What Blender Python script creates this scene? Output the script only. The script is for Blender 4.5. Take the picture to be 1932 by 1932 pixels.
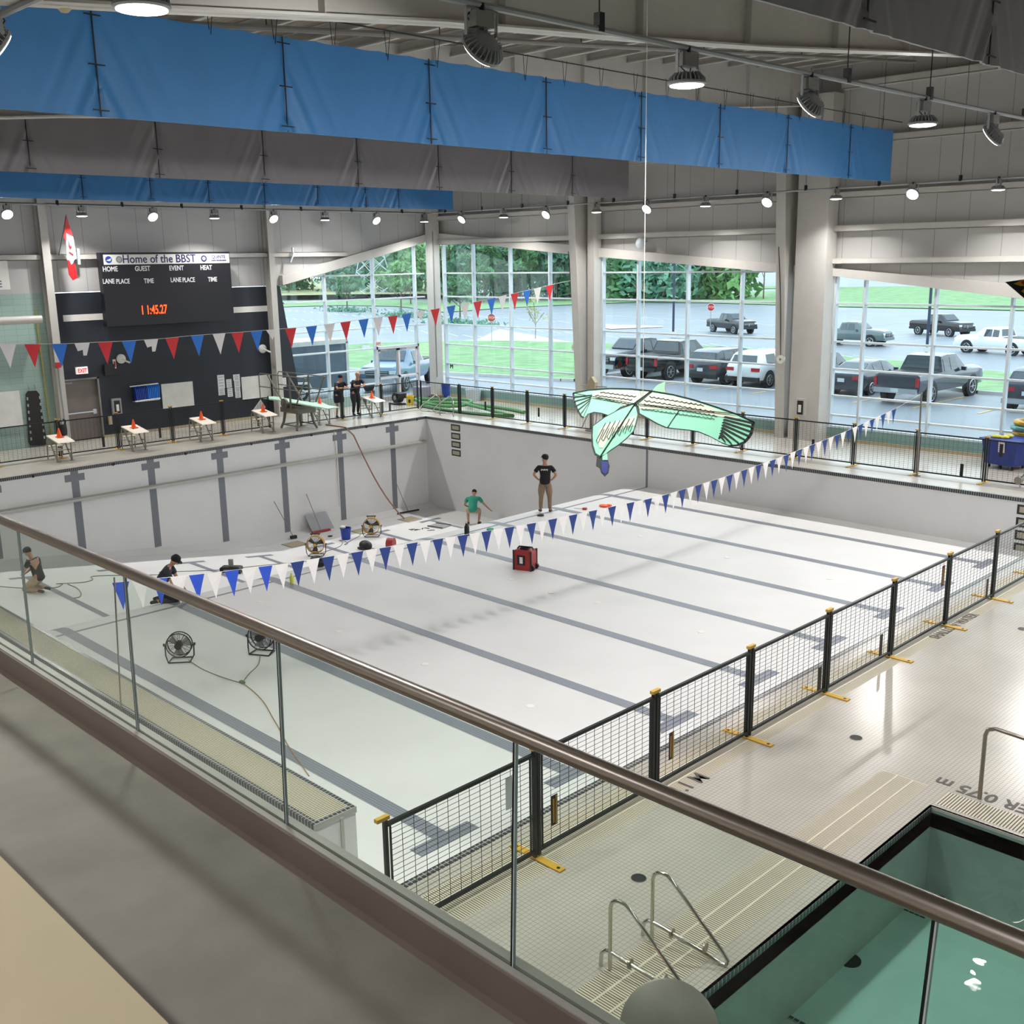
import bpy, bmesh, math, random
from mathutils import Vector, Matrix
random.seed(7)
sc = bpy.context.scene
for o in list(bpy.data.objects): bpy.data.objects.remove(o)
col = sc.collection
PI = math.pi
# ---------------------------------------------------------------- camera
CAM = Vector((32.55921, -27.48663, 6.01668)); FPX = 2018.5527
RIGHT = Vector((0.70621090, 0.70781990, -0.01603605)); UP = Vector((-0.1512948, 0.1729999, 0.97323219)); BACK = Vector((0.69164734, -0.68488101, 0.22926395))
cd = bpy.data.cameras.new('camera'); cam = bpy.data.objects.new('camera', cd); col.objects.link(cam)
m = Matrix((RIGHT, UP, BACK)).transposed().to_4x4(); m.translation = CAM
cam.matrix_world = m
cd.sensor_width = 36; cd.lens = 36 * FPX / 1932; cd.clip_start = 0.05; cd.clip_end = 800
sc.camera = cam
# ---------------------------------------------------------------- world (bright overcast sky) and exposure
w = bpy.data.worlds.new('overcast_sky'); sc.world = w; w.use_nodes = True
nt = w.node_tree; bg = nt.nodes['Background']
tc = nt.nodes.new('ShaderNodeTexCoord'); sx = nt.nodes.new('ShaderNodeSeparateXYZ'); cr = nt.nodes.new('ShaderNodeValToRGB')
nt.links.new(tc.outputs['Generated'], sx.inputs[0]); nt.links.new(sx.outputs['Z'], cr.inputs[0]); nt.links.new(cr.outputs[0], bg.inputs[0])
cr.color_ramp.elements[0].color = (0.86, 0.95, 1.0, 1); cr.color_ramp.elements[1].color = (0.70, 0.83, 1.0, 1)
bg.inputs[1].default_value = 2.5
vs = sc.view_settings; vs.view_transform = 'Standard'; vs.look = 'None'; vs.exposure = 0.08; vs.gamma = 1; vs.use_curve_mapping = False
LED_W = 105.0          # watts of each high-bay lamp (the lamps are built with their fittings below)

# pixel -> point helpers on known planes of the building (all results are real 3D positions)
def ray(px, py): return RIGHT * ((px - 966) / FPX) + UP * (-(py - 966) / FPX) - BACK
def at(ax, val, px, py):
    d = ray(px, py); return CAM + d * ((val - CAM[ax]) / d[ax])
def Z(px, py, z=0.0): return at(2, z, px, py)
def X(px, py, x): return at(0, x, px, py)
def Y(px, py, y): return at(1, y, px, py)

# ---------------------------------------------------------------- materials
def S(r, g=None, b=None):
    if isinstance(r, str): r, g, b = int(r[0:2], 16), int(r[2:4], 16), int(r[4:6], 16)
    f = lambda c: (c / 255 / 12.92) if c / 255 <= 0.04045 else ((c / 255 + 0.055) / 1.055) ** 2.4
    return (f(r), f(g), f(b), 1)
def nodes(name):
    mt = bpy.data.materials.new(name); mt.use_nodes = True
    return mt, mt.node_tree, mt.node_tree.nodes['Principled BSDF']
def mat(name, c, rough=0.5, metal=0.0, noise=0.06, ns=3.0, bump=0.0, bs=20.0, spec=0.5, emit=0.0, coat=0.0):
    mt, nt, b = nodes(name)
    c = S(c) if isinstance(c, str) else c
    tcn = nt.nodes.new('ShaderNodeTexCoord'); n = nt.nodes.new('ShaderNodeTexNoise'); n.inputs['Scale'].default_value = ns; n.inputs['Detail'].default_value = 4
    nt.links.new(tcn.outputs['Object'], n.inputs['Vector'])
    r = nt.nodes.new('ShaderNodeValToRGB'); nt.links.new(n.outputs['Fac'], r.inputs[0])
    r.color_ramp.elements[0].position = 0.3; r.color_ramp.elements[1].position = 0.7
    r.color_ramp.elements[0].color = tuple(max(0, v * (1 - noise)) for v in c[:3]) + (1,)
    r.color_ramp.elements[1].color = tuple(min(1, v * (1 + noise)) for v in c[:3]) + (1,)
    nt.links.new(r.outputs[0], b.inputs['Base Color'])
    b.inputs['Roughness'].default_value = rough; b.inputs['Metallic'].default_value = metal; b.inputs['Specular IOR Level'].default_value = spec
    if coat: b.inputs['Coat Weight'].default_value = coat; b.inputs['Coat Roughness'].default_value = 0.05
    if emit:
        b.inputs['Emission Color'].default_value = c; b.inputs['Emission Strength'].default_value = emit
    if bump:
        n2 = nt.nodes.new('ShaderNodeTexNoise'); n2.inputs['Scale'].default_value = bs; n2.inputs['Detail'].default_value = 3
        nt.links.new(tcn.outputs['Object'], n2.inputs['Vector'])
        bp = nt.nodes.new('ShaderNodeBump'); bp.inputs['Strength'].default_value = bump; bp.inputs['Distance'].default_value = 0.05
        nt.links.new(n2.outputs['Fac'], bp.inputs['Height']); nt.links.new(bp.outputs[0], b.inputs['Normal'])
    return mt
def grid_mat(name, c, gc, sx_, sy_, axes=(0, 1), line=0.006, rough=0.35, noise=0.05, ns=0.6, dirt=None, spec=0.5, bump=0.3):
    """square-grid tiles / panel joints: lines every sx_, sy_ metres along two object axes"""
    mt, nt, b = nodes(name); c = S(c); gc = S(gc)
    tcn = nt.nodes.new('ShaderNodeTexCoord'); sp = nt.nodes.new('ShaderNodeSeparateXYZ'); nt.links.new(tcn.outputs['Object'], sp.inputs[0])
    def lines(ax, s):
        if not s: return None
        a = nt.nodes.new('ShaderNodeMath'); a.operation = 'MULTIPLY'; a.inputs[1].default_value = 1 / s; nt.links.new(sp.outputs[ax], a.inputs[0])
        f = nt.nodes.new('ShaderNodeMath'); f.operation = 'FRACT'; nt.links.new(a.outputs[0], f.inputs[0])
        l = nt.nodes.new('ShaderNodeMath'); l.operation = 'LESS_THAN'; l.inputs[1].default_value = line / s; nt.links.new(f.outputs[0], l.inputs[0])
        return l.outputs[0]
    outs = [o for o in (lines(axes[0], sx_), lines(axes[1], sy_)) if o is not None]
    if len(outs) == 2:
        mx = nt.nodes.new('ShaderNodeMath'); mx.operation = 'MAXIMUM'; nt.links.new(outs[0], mx.inputs[0]); nt.links.new(outs[1], mx.inputs[1]); fac = mx.outputs[0]
    else: fac = outs[0]
    n = nt.nodes.new('ShaderNodeTexNoise'); n.inputs['Scale'].default_value = ns; n.inputs['Detail'].default_value = 5; nt.links.new(tcn.outputs['Object'], n.inputs['Vector'])
    r = nt.nodes.new('ShaderNodeValToRGB'); nt.links.new(n.outputs['Fac'], r.inputs[0])
    r.color_ramp.elements[0].position = 0.32; r.color_ramp.elements[1].position = 0.68
    r.color_ramp.elements[0].color = (S(dirt) if dirt else tuple(v * (1 - noise) for v in c[:3]) + (1,))
    r.color_ramp.elements[1].color = tuple(min(1, v * (1 + noise)) for v in c[:3]) + (1,)
    mix = nt.nodes.new('ShaderNodeMix'); mix.data_type = 'RGBA'
    nt.links.new(fac, mix.inputs['Factor']); nt.links.new(r.outputs[0], mix.inputs['A']); mix.inputs['B'].default_value = gc
    nt.links.new(mix.outputs['Result'], b.inputs['Base Color'])
    b.inputs['Roughness'].default_value = rough; b.inputs['Specular IOR Level'].default_value = spec
    if bump:
        inv = nt.nodes.new('ShaderNodeMath'); inv.operation = 'SUBTRACT'; inv.inputs[0].default_value = 1; nt.links.new(fac, inv.inputs[1])
        bp = nt.nodes.new('ShaderNodeBump'); bp.inputs['Strength'].default_value = bump; bp.inputs['Distance'].default_value = 0.004
        nt.links.new(inv.outputs[0], bp.inputs['Height']); nt.links.new(bp.outputs[0], b.inputs['Normal'])
    return mt
def glass_mat(name, tint, refl=0.10, ior=1.45):
    mt = bpy.data.materials.new(name); mt.use_nodes = True; nt = mt.node_tree
    for n in list(nt.nodes): nt.nodes.remove(n)
    out = nt.nodes.new('ShaderNodeOutputMaterial'); t = nt.nodes.new('ShaderNodeBsdfTransparent'); g = nt.nodes.new('ShaderNodeBsdfGlossy')
    t.inputs[0].default_value = tint; g.inputs['Roughness'].default_value = 0.02
    fr = nt.nodes.new('ShaderNodeLayerWeight'); fr.inputs['Blend'].default_value = 0.5
    pw = nt.nodes.new('ShaderNodeMath'); pw.operation = 'POWER'; pw.inputs[1].default_value = 4.5; nt.links.new(fr.outputs['Facing'], pw.inputs[0])
    cl = nt.nodes.new('ShaderNodeMath'); cl.operation = 'MULTIPLY_ADD'; cl.inputs[1].default_value = 0.8; cl.inputs[2].default_value = refl; nt.links.new(pw.outputs[0], cl.inputs[0])
    mx = nt.nodes.new('ShaderNodeMixShader'); nt.links.new(cl.outputs[0], mx.inputs[0]); nt.links.new(t.outputs[0], mx.inputs[1]); nt.links.new(g.outputs[0], mx.inputs[2])
    nt.links.new(mx.outputs[0], out.inputs[0]); return mt

M = dict(
 plaster=mat('pool_plaster', 'd9d9d8', 0.55, noise=0.035, ns=0.7, bump=0.05, bs=8),
 lane=grid_mat('lane_tile', '6f7480', '9a9ea6', 0.05, 0.05, (0, 1), 0.006, 0.45),
 wall_lane=grid_mat('wall_lane_tile', '6d7078', '8c9098', 0.05, 0.05, (1, 2), 0.006, 0.45),
 ledge=mat('ledge_concrete', 'b4b4ac', 0.6),
 rimtile=grid_mat('rim_tile', '34383d', 'b0b0aa', 0.06, 0.06, (0, 1), 0.010, 0.3),
 deck=grid_mat('deck_mosaic', 'bcb7ad', '98938a', 0.052, 0.052, (0, 1), 0.006, 0.24, noise=0.05, ns=0.8, dirt='b0aba1', bump=0.25),
 grate=grid_mat('gutter_grate', 'cfc7b0', '3e3a30', 0, 0.028, (0, 1), 0.010, 0.5, bump=0.6),
 gratex=grid_mat('gutter_grate_across', 'cfc7b0', '3e3a30', 0.034, 0, (0, 1), 0.014, 0.5, bump=0.6),
 panel=grid_mat('wall_panel', 'b9b8b5', '8f8e8b', 1.0, 0, (0, 2), 0.02, 0.5, noise=0.02, bump=0.5),
 panelx=grid_mat('wall_panel_side', 'bdbcba', '929190', 1.0, 0, (1, 2), 0.02, 0.5, noise=0.02, bump=0.5),
 green=grid_mat('green_block', '9db7ae', '8aa39a', 0.4, 0.2, (1, 2), 0.012, 0.45),
 greeny=grid_mat('green_block_long', '7fa09b', '6d8a85', 0.4, 0.2, (0, 2), 0.012, 0.45),
 dark=grid_mat('charcoal_block', '2b3038', '262a32', 0.4, 0.2, (1, 2), 0.008, 0.5, spec=0.35),
 steel=mat('painted_steel', 'c6c3bd', 0.45, noise=0.03),
 deckroof=grid_mat('roof_deck', '8f8577', '756c5f', 0, 0.15, (0, 1), 0.03, 0.6, bump=0.8),
 alu=mat('window_frame_alu', 'ccd6dc', 0.35, noise=0.02), alud=mat('window_frame_grey', '9b9da0', 0.4),
 winglass=glass_mat('window_glass', (0.93, 0.985, 0.985, 1), 0.035),
 balglass=glass_mat('balustrade_glass', (0.925, 0.965, 0.935, 1), 0.02),
 stainless=mat('stainless', '9c948c', 0.28, 1.0, noise=0.03), chrome=mat('chrome_tube', 'c8c4bc', 0.14, 1.0, noise=0.02),
 railm=mat('brushed_rail', 'b0a69e', 0.33, 1.0, noise=0.04),
 curb=mat('curb_steel', '776b62', 0.55, 0.0), curbtop=mat('curb_cap', 'aaa8a2', 0.45, 0.2),
 conc=mat('balcony_concrete', '78746b', 0.7, noise=0.16, ns=2.2, bump=0.1, bs=14),
 cream=mat('bench_top', 'b5a88a', 0.6, noise=0.03), black=mat('black_metal', '14191c', 0.4), blackp=mat('black_plastic', '17181b', 0.5),
 white=mat('white_paint', 'e6e4de', 0.5), whiteb=mat('white_board', 'e0dfd9', 0.3), grey=mat('grey_paint', '85837e', 0.5),
 yellow=mat('yellow_paint', 'd6a62a', 0.45), orange=mat('orange_plastic', 'ff5a1e', 0.45), red=mat('red_plastic', 'b81f24', 0.4),
 blue=mat('blue_plastic', '1c3f9e', 0.4), bluefab=mat('blue_baffle_fabric', '3c7fbd', 0.45, noise=0.05, ns=1.5),
 greyfab=mat('grey_baffle_fabric', '858185', 0.42, noise=0.05, ns=1.5), lens=mat('lamp_lens', 'fff8ee', 0.4, emit=14.0, noise=0.0),
)

# ---------------------------------------------------------------- mesh builder
class MB:
    def __init__(s): s.v = []; s.f = []; s.mi = []; s.cur = 0; s.sm = []
    def add(s, vs, fs, smooth=False):
        o = len(s.v); s.v += [tuple(v) for v in vs]
        for f in fs: s.f.append([o + i for i in f]); s.mi.append(s.cur); s.sm.append(smooth)
        return s
    def box(s, c, d, rz=0.0, mtx=None):
        x, y, z = d[0] / 2, d[1] / 2, d[2] / 2
        vs = [Vector((a, b, e)) for e in (-z, z) for b in (-y, y) for a in (-x, x)]
        R = mtx if mtx is not None else (Matrix.Rotation(rz, 3, 'Z') if rz else None)
        if R is not None: vs = [R @ v for v in vs]
        return s.add([v + Vector(c) for v in vs], [(0, 2, 3, 1), (4, 5, 7, 6), (0, 1, 5, 4), (2, 6, 7, 3), (0, 4, 6, 2), (1, 3, 7, 5)])
    def bb(s, a, b):
        return s.box([(a[i] + b[i]) / 2 for i in range(3)], [abs(b[i] - a[i]) for i in range(3)])
    def prism(s, pts, vec):
        """closed prism: polygon pts (3D) swept by vec"""
        n = len(pts); vec = Vector(vec); A = [Vector(p) for p in pts]; B = [p + vec for p in A]
        return s.add(A + B, [list(range(n))[::-1], list(range(n, 2 * n))] + [(i, (i + 1) % n, n + (i + 1) % n, n + i) for i in range(n)])
    def tube(s, pts, r, n=8, caps=True, closed=False):
        P = [Vector(p) for p in pts]; rs = r if isinstance(r, (list, tuple)) else [r] * len(P); rings = []
        up = None
        for i, p in enumerate(P):
            a = P[i - 1] if (i > 0 or closed) else P[0]; b = P[(i + 1) % len(P)] if (i < len(P) - 1 or closed) else P[-1]
            t = (b - a)
            if t.length < 1e-9: t = Vector((0, 0, 1))
            t.normalize()
            if up is None: up = Vector((0, 0, 1)) if abs(t.z) < 0.9 else Vector((1, 0, 0))
            sd = t.cross(up)
            if sd.length < 1e-4: sd = t.cross(Vector((0.3, 1, 0.2)))
            sd.normalize(); up2 = sd.cross(t).normalized(); up = up2
            rings.append([p + (sd * math.cos(2 * PI * k / n) + up2 * math.sin(2 * PI * k / n)) * rs[i] for k in range(n)])
        vs = [v for rg in rings for v in rg]; fs = []
        m_ = len(P) if closed else len(P) - 1
        for i in range(m_):
            j = (i + 1) % len(P)
            for k in range(n): fs.append((i * n + k, i * n + (k + 1) % n, j * n + (k + 1) % n, j * n + k))
        s.add(vs, fs, n > 5)
        if caps and not closed:
            o = len(s.v) - len(vs)
            s.f.append([o + k for k in range(n)][::-1]); s.mi.append(s.cur); s.sm.append(False)
            s.f.append([o + (len(P) - 1) * n + k for k in range(n)]); s.mi.append(s.cur); s.sm.append(False)
        return s
    def bar(s, a, b, w_, h_=None):
        """square bar between two points"""
        a = Vector(a); b = Vector(b); h_ = h_ or w_; t = (b - a).normalized()
        u = Vector((0, 0, 1)) if abs(t.z) < 0.95 else Vector((1, 0, 0))
        sd = t.cross(u).normalized() * w_ / 2; u = sd.cross(t).normalized() * h_ / 2
        vs = [p + sd * i + u * j for p in (a, b) for i, j in ((-1, -1), (1, -1), (1, 1), (-1, 1))]
        return s.add(vs, [(0, 3, 2, 1), (4, 5, 6, 7)] + [(i, (i + 1) % 4, 4 + (i + 1) % 4, 4 + i) for i in range(4)])
    def lathe(s, prof, c=(0, 0, 0), n=20, mtx=None):
        """profile [(r,z)...] turned about z"""
        c = Vector(c); vs = []; fs = []
        for (r, z) in prof:
            for k in range(n):
                v = Vector((r * math.cos(2 * PI * k / n), r * math.sin(2 * PI * k / n), z))
                vs.append((mtx @ v if mtx is not None else v) + c)
        for i in range(len(prof) - 1):
            for k in range(n): fs.append((i * n + k, i * n + (k + 1) % n, (i + 1) * n + (k + 1) % n, (i + 1) * n + k))
        fs.append(tuple(range(n))[::-1]); fs.append(tuple((len(prof) - 1) * n + k for k in range(n)))
        return s.add(vs, fs, True)
    def cyl(s, a, b, r, n=12, r2=None): return s.tube([a, b], [r, r if r2 is None else r2], n)
    def ball(s, c, r, n=10, sc_=(1, 1, 1)):
        prof = [(max(1e-4, math.sin(PI * i / n)), -math.cos(PI * i / n)) for i in range(n + 1)]
        mt = Matrix.Diagonal(Vector((r * sc_[0], r * sc_[1], r * sc_[2]))); return s.lathe(prof, c, n + 2, mt)
    def loft(s, rings, caps=True, smooth=True):
        n = len(rings[0]); vs = [v for r in rings for v in r]; fs = []
        for i in range(len(rings) - 1):
            for k in range(n): fs.append((i * n + k, i * n + (k + 1) % n, (i + 1) * n + (k + 1) % n, (i + 1) * n + k))
        if caps: fs.append(tuple(range(n))[::-1]); fs.append(tuple((len(rings) - 1) * n + k for k in range(n)))
        return s.add(vs, fs, smooth)
    def build(s, name, mtl, parent=None, world=True, smooth=None):
        me = bpy.data.meshes.new(name)
        vs = s.v
        if parent is not None and world and name_m(parent) is not None:
            inv = name_m(parent).inverted(); vs = [tuple(inv @ Vector(v)) for v in s.v]
        me.from_pydata(vs, [], s.f)
        for mm in (mtl if isinstance(mtl, (list, tuple)) else [mtl]): me.materials.append(M[mm] if isinstance(mm, str) else mm)
        me.polygons.foreach_set('material_index', s.mi)
        me.polygons.foreach_set('use_smooth', [bool(a) if smooth is None else smooth for a in s.sm])
        bm = bmesh.new(); bm.from_mesh(me); bmesh.ops.recalc_face_normals(bm, faces=bm.faces); bm.to_mesh(me); bm.free()
        me.validate(); me.update()
        if any(s.sm) and smooth is None:
            try: me.set_sharp_from_angle(angle=math.radians(40))
            except Exception: pass
        o = bpy.data.objects.new(name, me); col.objects.link(o)
        if parent is not None: o.parent = parent
        return o
WM = {}
def name_m(o):
    if o is None: return None
    if o.name in WM: return WM[o.name]
    return name_m(o.parent) if o.parent else None
def tag(o, label=None, cat=None, group=None, kind=None):
    if label: o['label'] = label
    if cat: o['category'] = cat
    if group: o['group'] = group
    if kind: o['kind'] = kind
    return o
def thing(name, label, cat, loc=(0, 0, 0), rz=0.0, group=None, kind=None):
    o = bpy.data.objects.new(name, None); o.empty_display_size = 0.1; col.objects.link(o)
    o.location = loc; o.rotation_euler = (0, 0, rz)
    WM[o.name] = Matrix.Translation(Vector(loc)) @ Matrix.Rotation(rz, 4, 'Z')
    return tag(o, label, cat, group, kind)
def local(mb, name, mtl, parent, **k): return mb.build(name, mtl, parent, world=False, **k)
def struct(mb, name, mtl, label=None, parent=None):
    o = mb.build(name, mtl, parent)
    if parent is None: tag(o, label, None, None, 'structure')
    return o
def dup(o, label=None, loc=None, rz=None, group=None):
    def rec(a, par):
        c = a.copy(); col.objects.link(c)
        if par is not None: c.parent = par
        for ch in list(a.children): rec(ch, c)
        return c
    c = rec(o, None)
    if label: c['label'] = label
    if group: c['group'] = group
    if loc is not None: c.location = loc
    if rz is not None: c.rotation_euler = (0, 0, rz)
    WM[c.name] = Matrix.Translation(c.location) @ Matrix.Rotation(c.rotation_euler[2], 4, 'Z')
    return c
def text_mesh(txt, size, name, mtl, parent, origin, xdir, ydir, align='LEFT', depth=0.004, sx_=1.0, bold=0.0):
    """flat lettering: origin = baseline point, xdir / ydir = unit vectors of reading and up"""
    cu = bpy.data.curves.new('t', 'FONT'); cu.body = txt; cu.size = size; cu.extrude = depth / 2; cu.align_x = align; cu.offset = bold
    cu.resolution_u = 3
    ob = bpy.data.objects.new('t', cu); col.objects.link(ob)
    me = bpy.data.meshes.new_from_object(ob.evaluated_get(bpy.context.evaluated_depsgraph_get()))
    bpy.data.objects.remove(ob)
    xd = Vector(xdir).normalized() * sx_; yd = Vector(ydir).normalized(); zd = xd.normalized().cross(yd)
    T = Matrix((xd, yd, zd)).transposed().to_4x4(); T.translation = Vector(origin)
    if parent is not None and name_m(parent) is not None: T = name_m(parent).inverted() @ T
    me.transform(T); me.name = name
    me.materials.clear(); me.materials.append(M[mtl] if isinstance(mtl, str) else mtl)
    o = bpy.data.objects.new(name, me); col.objects.link(o); o.parent = parent
    return o
# ================================================================ STRUCTURE
L = 25.0; W_ = 21.0; LANE = [-(1.731 + 2.5 * i) for i in range(8)]
def interp(x, tab):
    if x <= tab[0][0]: a, b = tab[0], tab[1]
    elif x >= tab[-1][0]: a, b = tab[-2], tab[-1]
    else:
        for a, b in zip(tab, tab[1:]):
            if a[0] <= x <= b[0]: break
    return a[1] + (b[1] - a[1]) * (x - a[0]) / (b[0] - a[0])
def zdeep(y): return -3.62 if y > -8.1 else max(-3.62 + 0.125 * (-8.1 - y), -3.62)
def zfloor(x, y):
    s = -1.36; d = zdeep(y)
    if x >= 11.0: return s
    if x > 10.2:
        t = (11.0 - x) / 0.8; return s - 0.16 * t * t
    foot = 10.2 - (s - 0.16 - d) / 0.62
    if x >= foot: return s - 0.16 - (10.2 - x) * 0.62
    return d
# ---- pool basin floor
xs = [0.45, 2, 3, 4, 5, 6, 6.4, 6.8, 7.2, 7.6, 8, 8.5, 9, 9.6, 10.2, 10.3, 10.4, 10.5, 10.6, 10.7, 10.8, 10.9, 11.0, 12, 15, 20, 25]
ys = [0, -4, -8.1, -9, -11, -13, -15, -17, -19, -21, -21.6, -25]
mb = MB()
vs = [(x, y, zfloor(x, y)) for x in xs for y in ys]; ny = len(ys)
mb.add(vs, [(i * ny + j, (i + 1) * ny + j, (i + 1) * ny + j + 1, i * ny + j + 1) for i in range(len(xs) - 1) for j in range(ny - 1)])
# cove at the foot of the deep wall
mb.add([(x, y, z) for y in ys for x, z in ((0.0, zdeep(y) + 0.12), (0.45, zdeep(y)))], [(2 * j, 2 * j + 1, 2 * j + 3, 2 * j + 2) for j in range(ny - 1)])
struct(mb, 'pool_floor', 'plaster', 'empty white plastered pool floor with a deep end and a shallow end')
def slab(pts, thick, n): return [Vector(p) + Vector(n) * thick for p in pts]
mb = MB(); mb.bb((-0.3, -25.3, -4), (0, 0.3, -0.10)); struct(mb, 'wall_pool_deep_end', 'plaster', 'tall white pool wall marked with eight dark crosses')
mb = MB(); mb.bb((0, 0, -4), (L + .3, 0.3, -0.10)); struct(mb, 'wall_pool_far_side', 'plaster', 'long plain pool wall under the windows')
mb = MB(); mb.bb((L, -25.3, -2), (L + .3, 0, -0.10)); struct(mb, 'wall_pool_shallow_end', 'plaster', 'shallow end pool wall under the wire fence')
mb = MB(); mb.bb((-.3, -25.3, -4), (L + .3, -25.0, -0.10)); struct(mb, 'wall_pool_near_side', 'plaster', 'near pool wall below the balcony')
# tiled rim bands
mb = MB()
mb.bb((-.06, -25, -.10), (0.012, 0.012, -0.0)); mb.bb((-.06, -.012, -.10), (L, 0.06, -0.0)); mb.bb((L - .012, -25, -.10), (L + .08, 0.06, 0.002)); 
struct(mb, 'trim_1', 'rimtile', 'dark tiled water line band around the empty pool')
# long ledge on the deep wall
mb = MB(); mb.prism([(0, -0.15, -0.93), (0.20, -0.15, -0.955), (0.20, -0.15, -1.0), (0.0, -0.15, -1.0)], (0, -24.8, 0)); struct(mb, 'trim_2', 'ledge', 'grey safety ledge running along the deep end wall')
mb = MB(); mb.bb((0, -24.95, -1.035), (0.19, -0.15, -1.0)); struct(mb, 'trim_3', 'rimtile', 'dark tile row under the safety ledge')
# lane markings on the floor
def strip(mb, y0, y1, x0, x1, dz=0.004):
    st = sorted(set([x0, x1] + [x for x in xs if x0 < x < x1]))
    vs = [(x, y, zfloor(x, y) + dz) for x in st for y in (y0, y1)]
    mb.add(vs, [(2 * i, 2 * i + 1, 2 * i + 3, 2 * i + 2) for i in range(len(st) - 1)])
for i, y in enumerate(LANE):
    mb = MB(); strip(mb, y - .125, y + .125, 10.25, L - 2.25)
    mb.bb((L - 2.25, y - .5, -1.362), (L - 2.0, y + .5, -1.356))
    o = mb.build('lane_line', 'lane'); tag(o, 'grey tiled lane line with a T end on the shallow floor, %s' % ('first from the windows' if i == 0 else 'nearest the balcony' if i == 7 else '%s from the window side' % ['', 'second', 'third', 'fourth', 'fifth', 'sixth', 'seventh'][i]), None, None, 'structure')
    mb = MB(); strip(mb, y - .1, y + .1, 2.12, 9.9)
    mb.add([(x, yy, zdeep(yy) + .005) for x, yy in ((2.0, y - .5), (2.2, y - .5), (2.2, y + .5), (2.0, y + .5))], [(0, 1, 2, 3)])
    o = mb.build('lane_line', 'lane'); tag(o, 'grey tiled lane line with a T end on the deep floor, lane %s from the windows' % ['one', 'two', 'three', 'four', 'five', 'six', 'seven', 'eight'][i], None, None, 'structure')
    mb = MB(); mb.bb((0, y - .12, zdeep(y) + .14), (.006, y + .12, -0.10)); mb.bb((0, y - .31, -0.42), (.008, y + .31, -0.20))
    o = mb.build('wall_cross', 'wall_lane'); tag(o, 'grey tiled cross target on the deep end wall, lane %s' % ['one', 'two', 'three', 'four', 'five', 'six', 'seven', 'eight'][i], None, None, 'structure')
mb = MB(); mb.bb((11.1, -21, -1.362), (11.18, -0.0, -1.355)); mb.bb((11.1, -0.006, -1.36), (11.18, 0, -0.1)); struct(mb, 'trim_4', 'lane', 'thin grey tile line across the floor at the break in depth')
# rope anchor holes in the deep wall
for i in range(9):
    y = -0.48 - 2.5 * i
    mb = MB(); mb.cyl((0.0, y, -0.075), (0.03, y, -0.075), 0.045, 12); tag(mb.build('rope_anchor', 'blackp'), 'black round lane rope anchor on the deep end rim', 'anchor', 'rope anchors along the deep end rim')
# ---- bulkhead between this pool and the next strip
mb = MB(); mb.bb((-0.0, -21.56, -3.9), (23.40, -21.0, -0.07)); struct(mb, 'wall_bulkhead', 'plaster', 'white dividing wall inside the pool')
mb = MB(); mb.bb((0, -21.50, -.07), (23.34, -21.06, 0.0)); struct(mb, 'trim_5', 'gratex', 'cream slotted grating on top of the dividing wall')
mb = MB(); mb.bb((0, -21.06, -.07), (23.41, -20.99, 0.004)); mb.bb((0, -21.57, -.07), (23.41, -21.50, 0.004)); mb.bb((23.34, -21.5, -.07), (23.41, -21.06, 0.004)); struct(mb, 'trim_6', 'rimtile', 'dark ribbed tile edging of the dividing wall')
mb = MB(); mb.bb((23.40, -21.22, -1.5), (23.42, -21.18, -0.05)); struct(mb, 'trim_7', 'ledge', 'grey vertical joint strip in the end of the dividing wall')
# ---- decks
PX0, PY1 = 28.10, -16.55     # teaching pool corner
def deckbox(a, b, m='deck', name='floor', lab='cream mosaic tiled pool deck'):
    mb = MB(); mb.bb((a[0], a[1], -0.25), (b[0], b[1], 0)); return struct(mb, name, m, lab)
deckbox((-6.5, -31, ), (-0.06, 5.2)); deckbox((-0.06, 0.06), (40, 5.2)); deckbox((26.3, -16.1), (40, 0.06)); deckbox((25.9, -31), (26.3, 0.06))
deckbox((26.3, -31), (27.30, -16.1)); deckbox((-0.06, -31), (25.9, -25.0))
# gutter gratings along shallow end and around the teaching pool
deckbox((25.08, -25), (25.30, 0.06), 'deck', 'trim_8', 'plain cream tile strip along the shallow end')
deckbox((25.30, -25), (25.86, 0.06), 'grate', 'trim_9', 'slotted cream grating along the shallow end')
deckbox((25.86, -25), (25.9, 0.06), 'deck', 'trim_10', 'narrow cream tile joint beside the grating')
deckbox((27.30, -31), (27.86, -16.1), 'grate', 'trim_11', 'slotted cream grating along the teaching pool')
deckbox((27.86, -31), (PX0, -16.1 + 0), 'deck', 'trim_12', 'cream tiled lip of the teaching pool')
deckbox((PX0, -16.46), (40, -16.1), 'gratex', 'trim_13', 'slotted grating with dark gaps at the head of the teaching pool')
deckbox((PX0, PY1), (40, -16.46), 'deck', 'trim_14', 'cream lip at the head of the teaching pool')
mb = MB()
for k in (27.48, 27.67): mb.bb((k, -31, -.01), (k + .02, -16.1, 0.003))
for k in (25.48, 25.67): mb.bb((k, -25, -.01), (k + .02, 0, 0.003))
struct(mb, 'trim_15', mat('grate_rib', 'd6cfba', .5), 'pale lengthwise ribs of the gratings')
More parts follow.
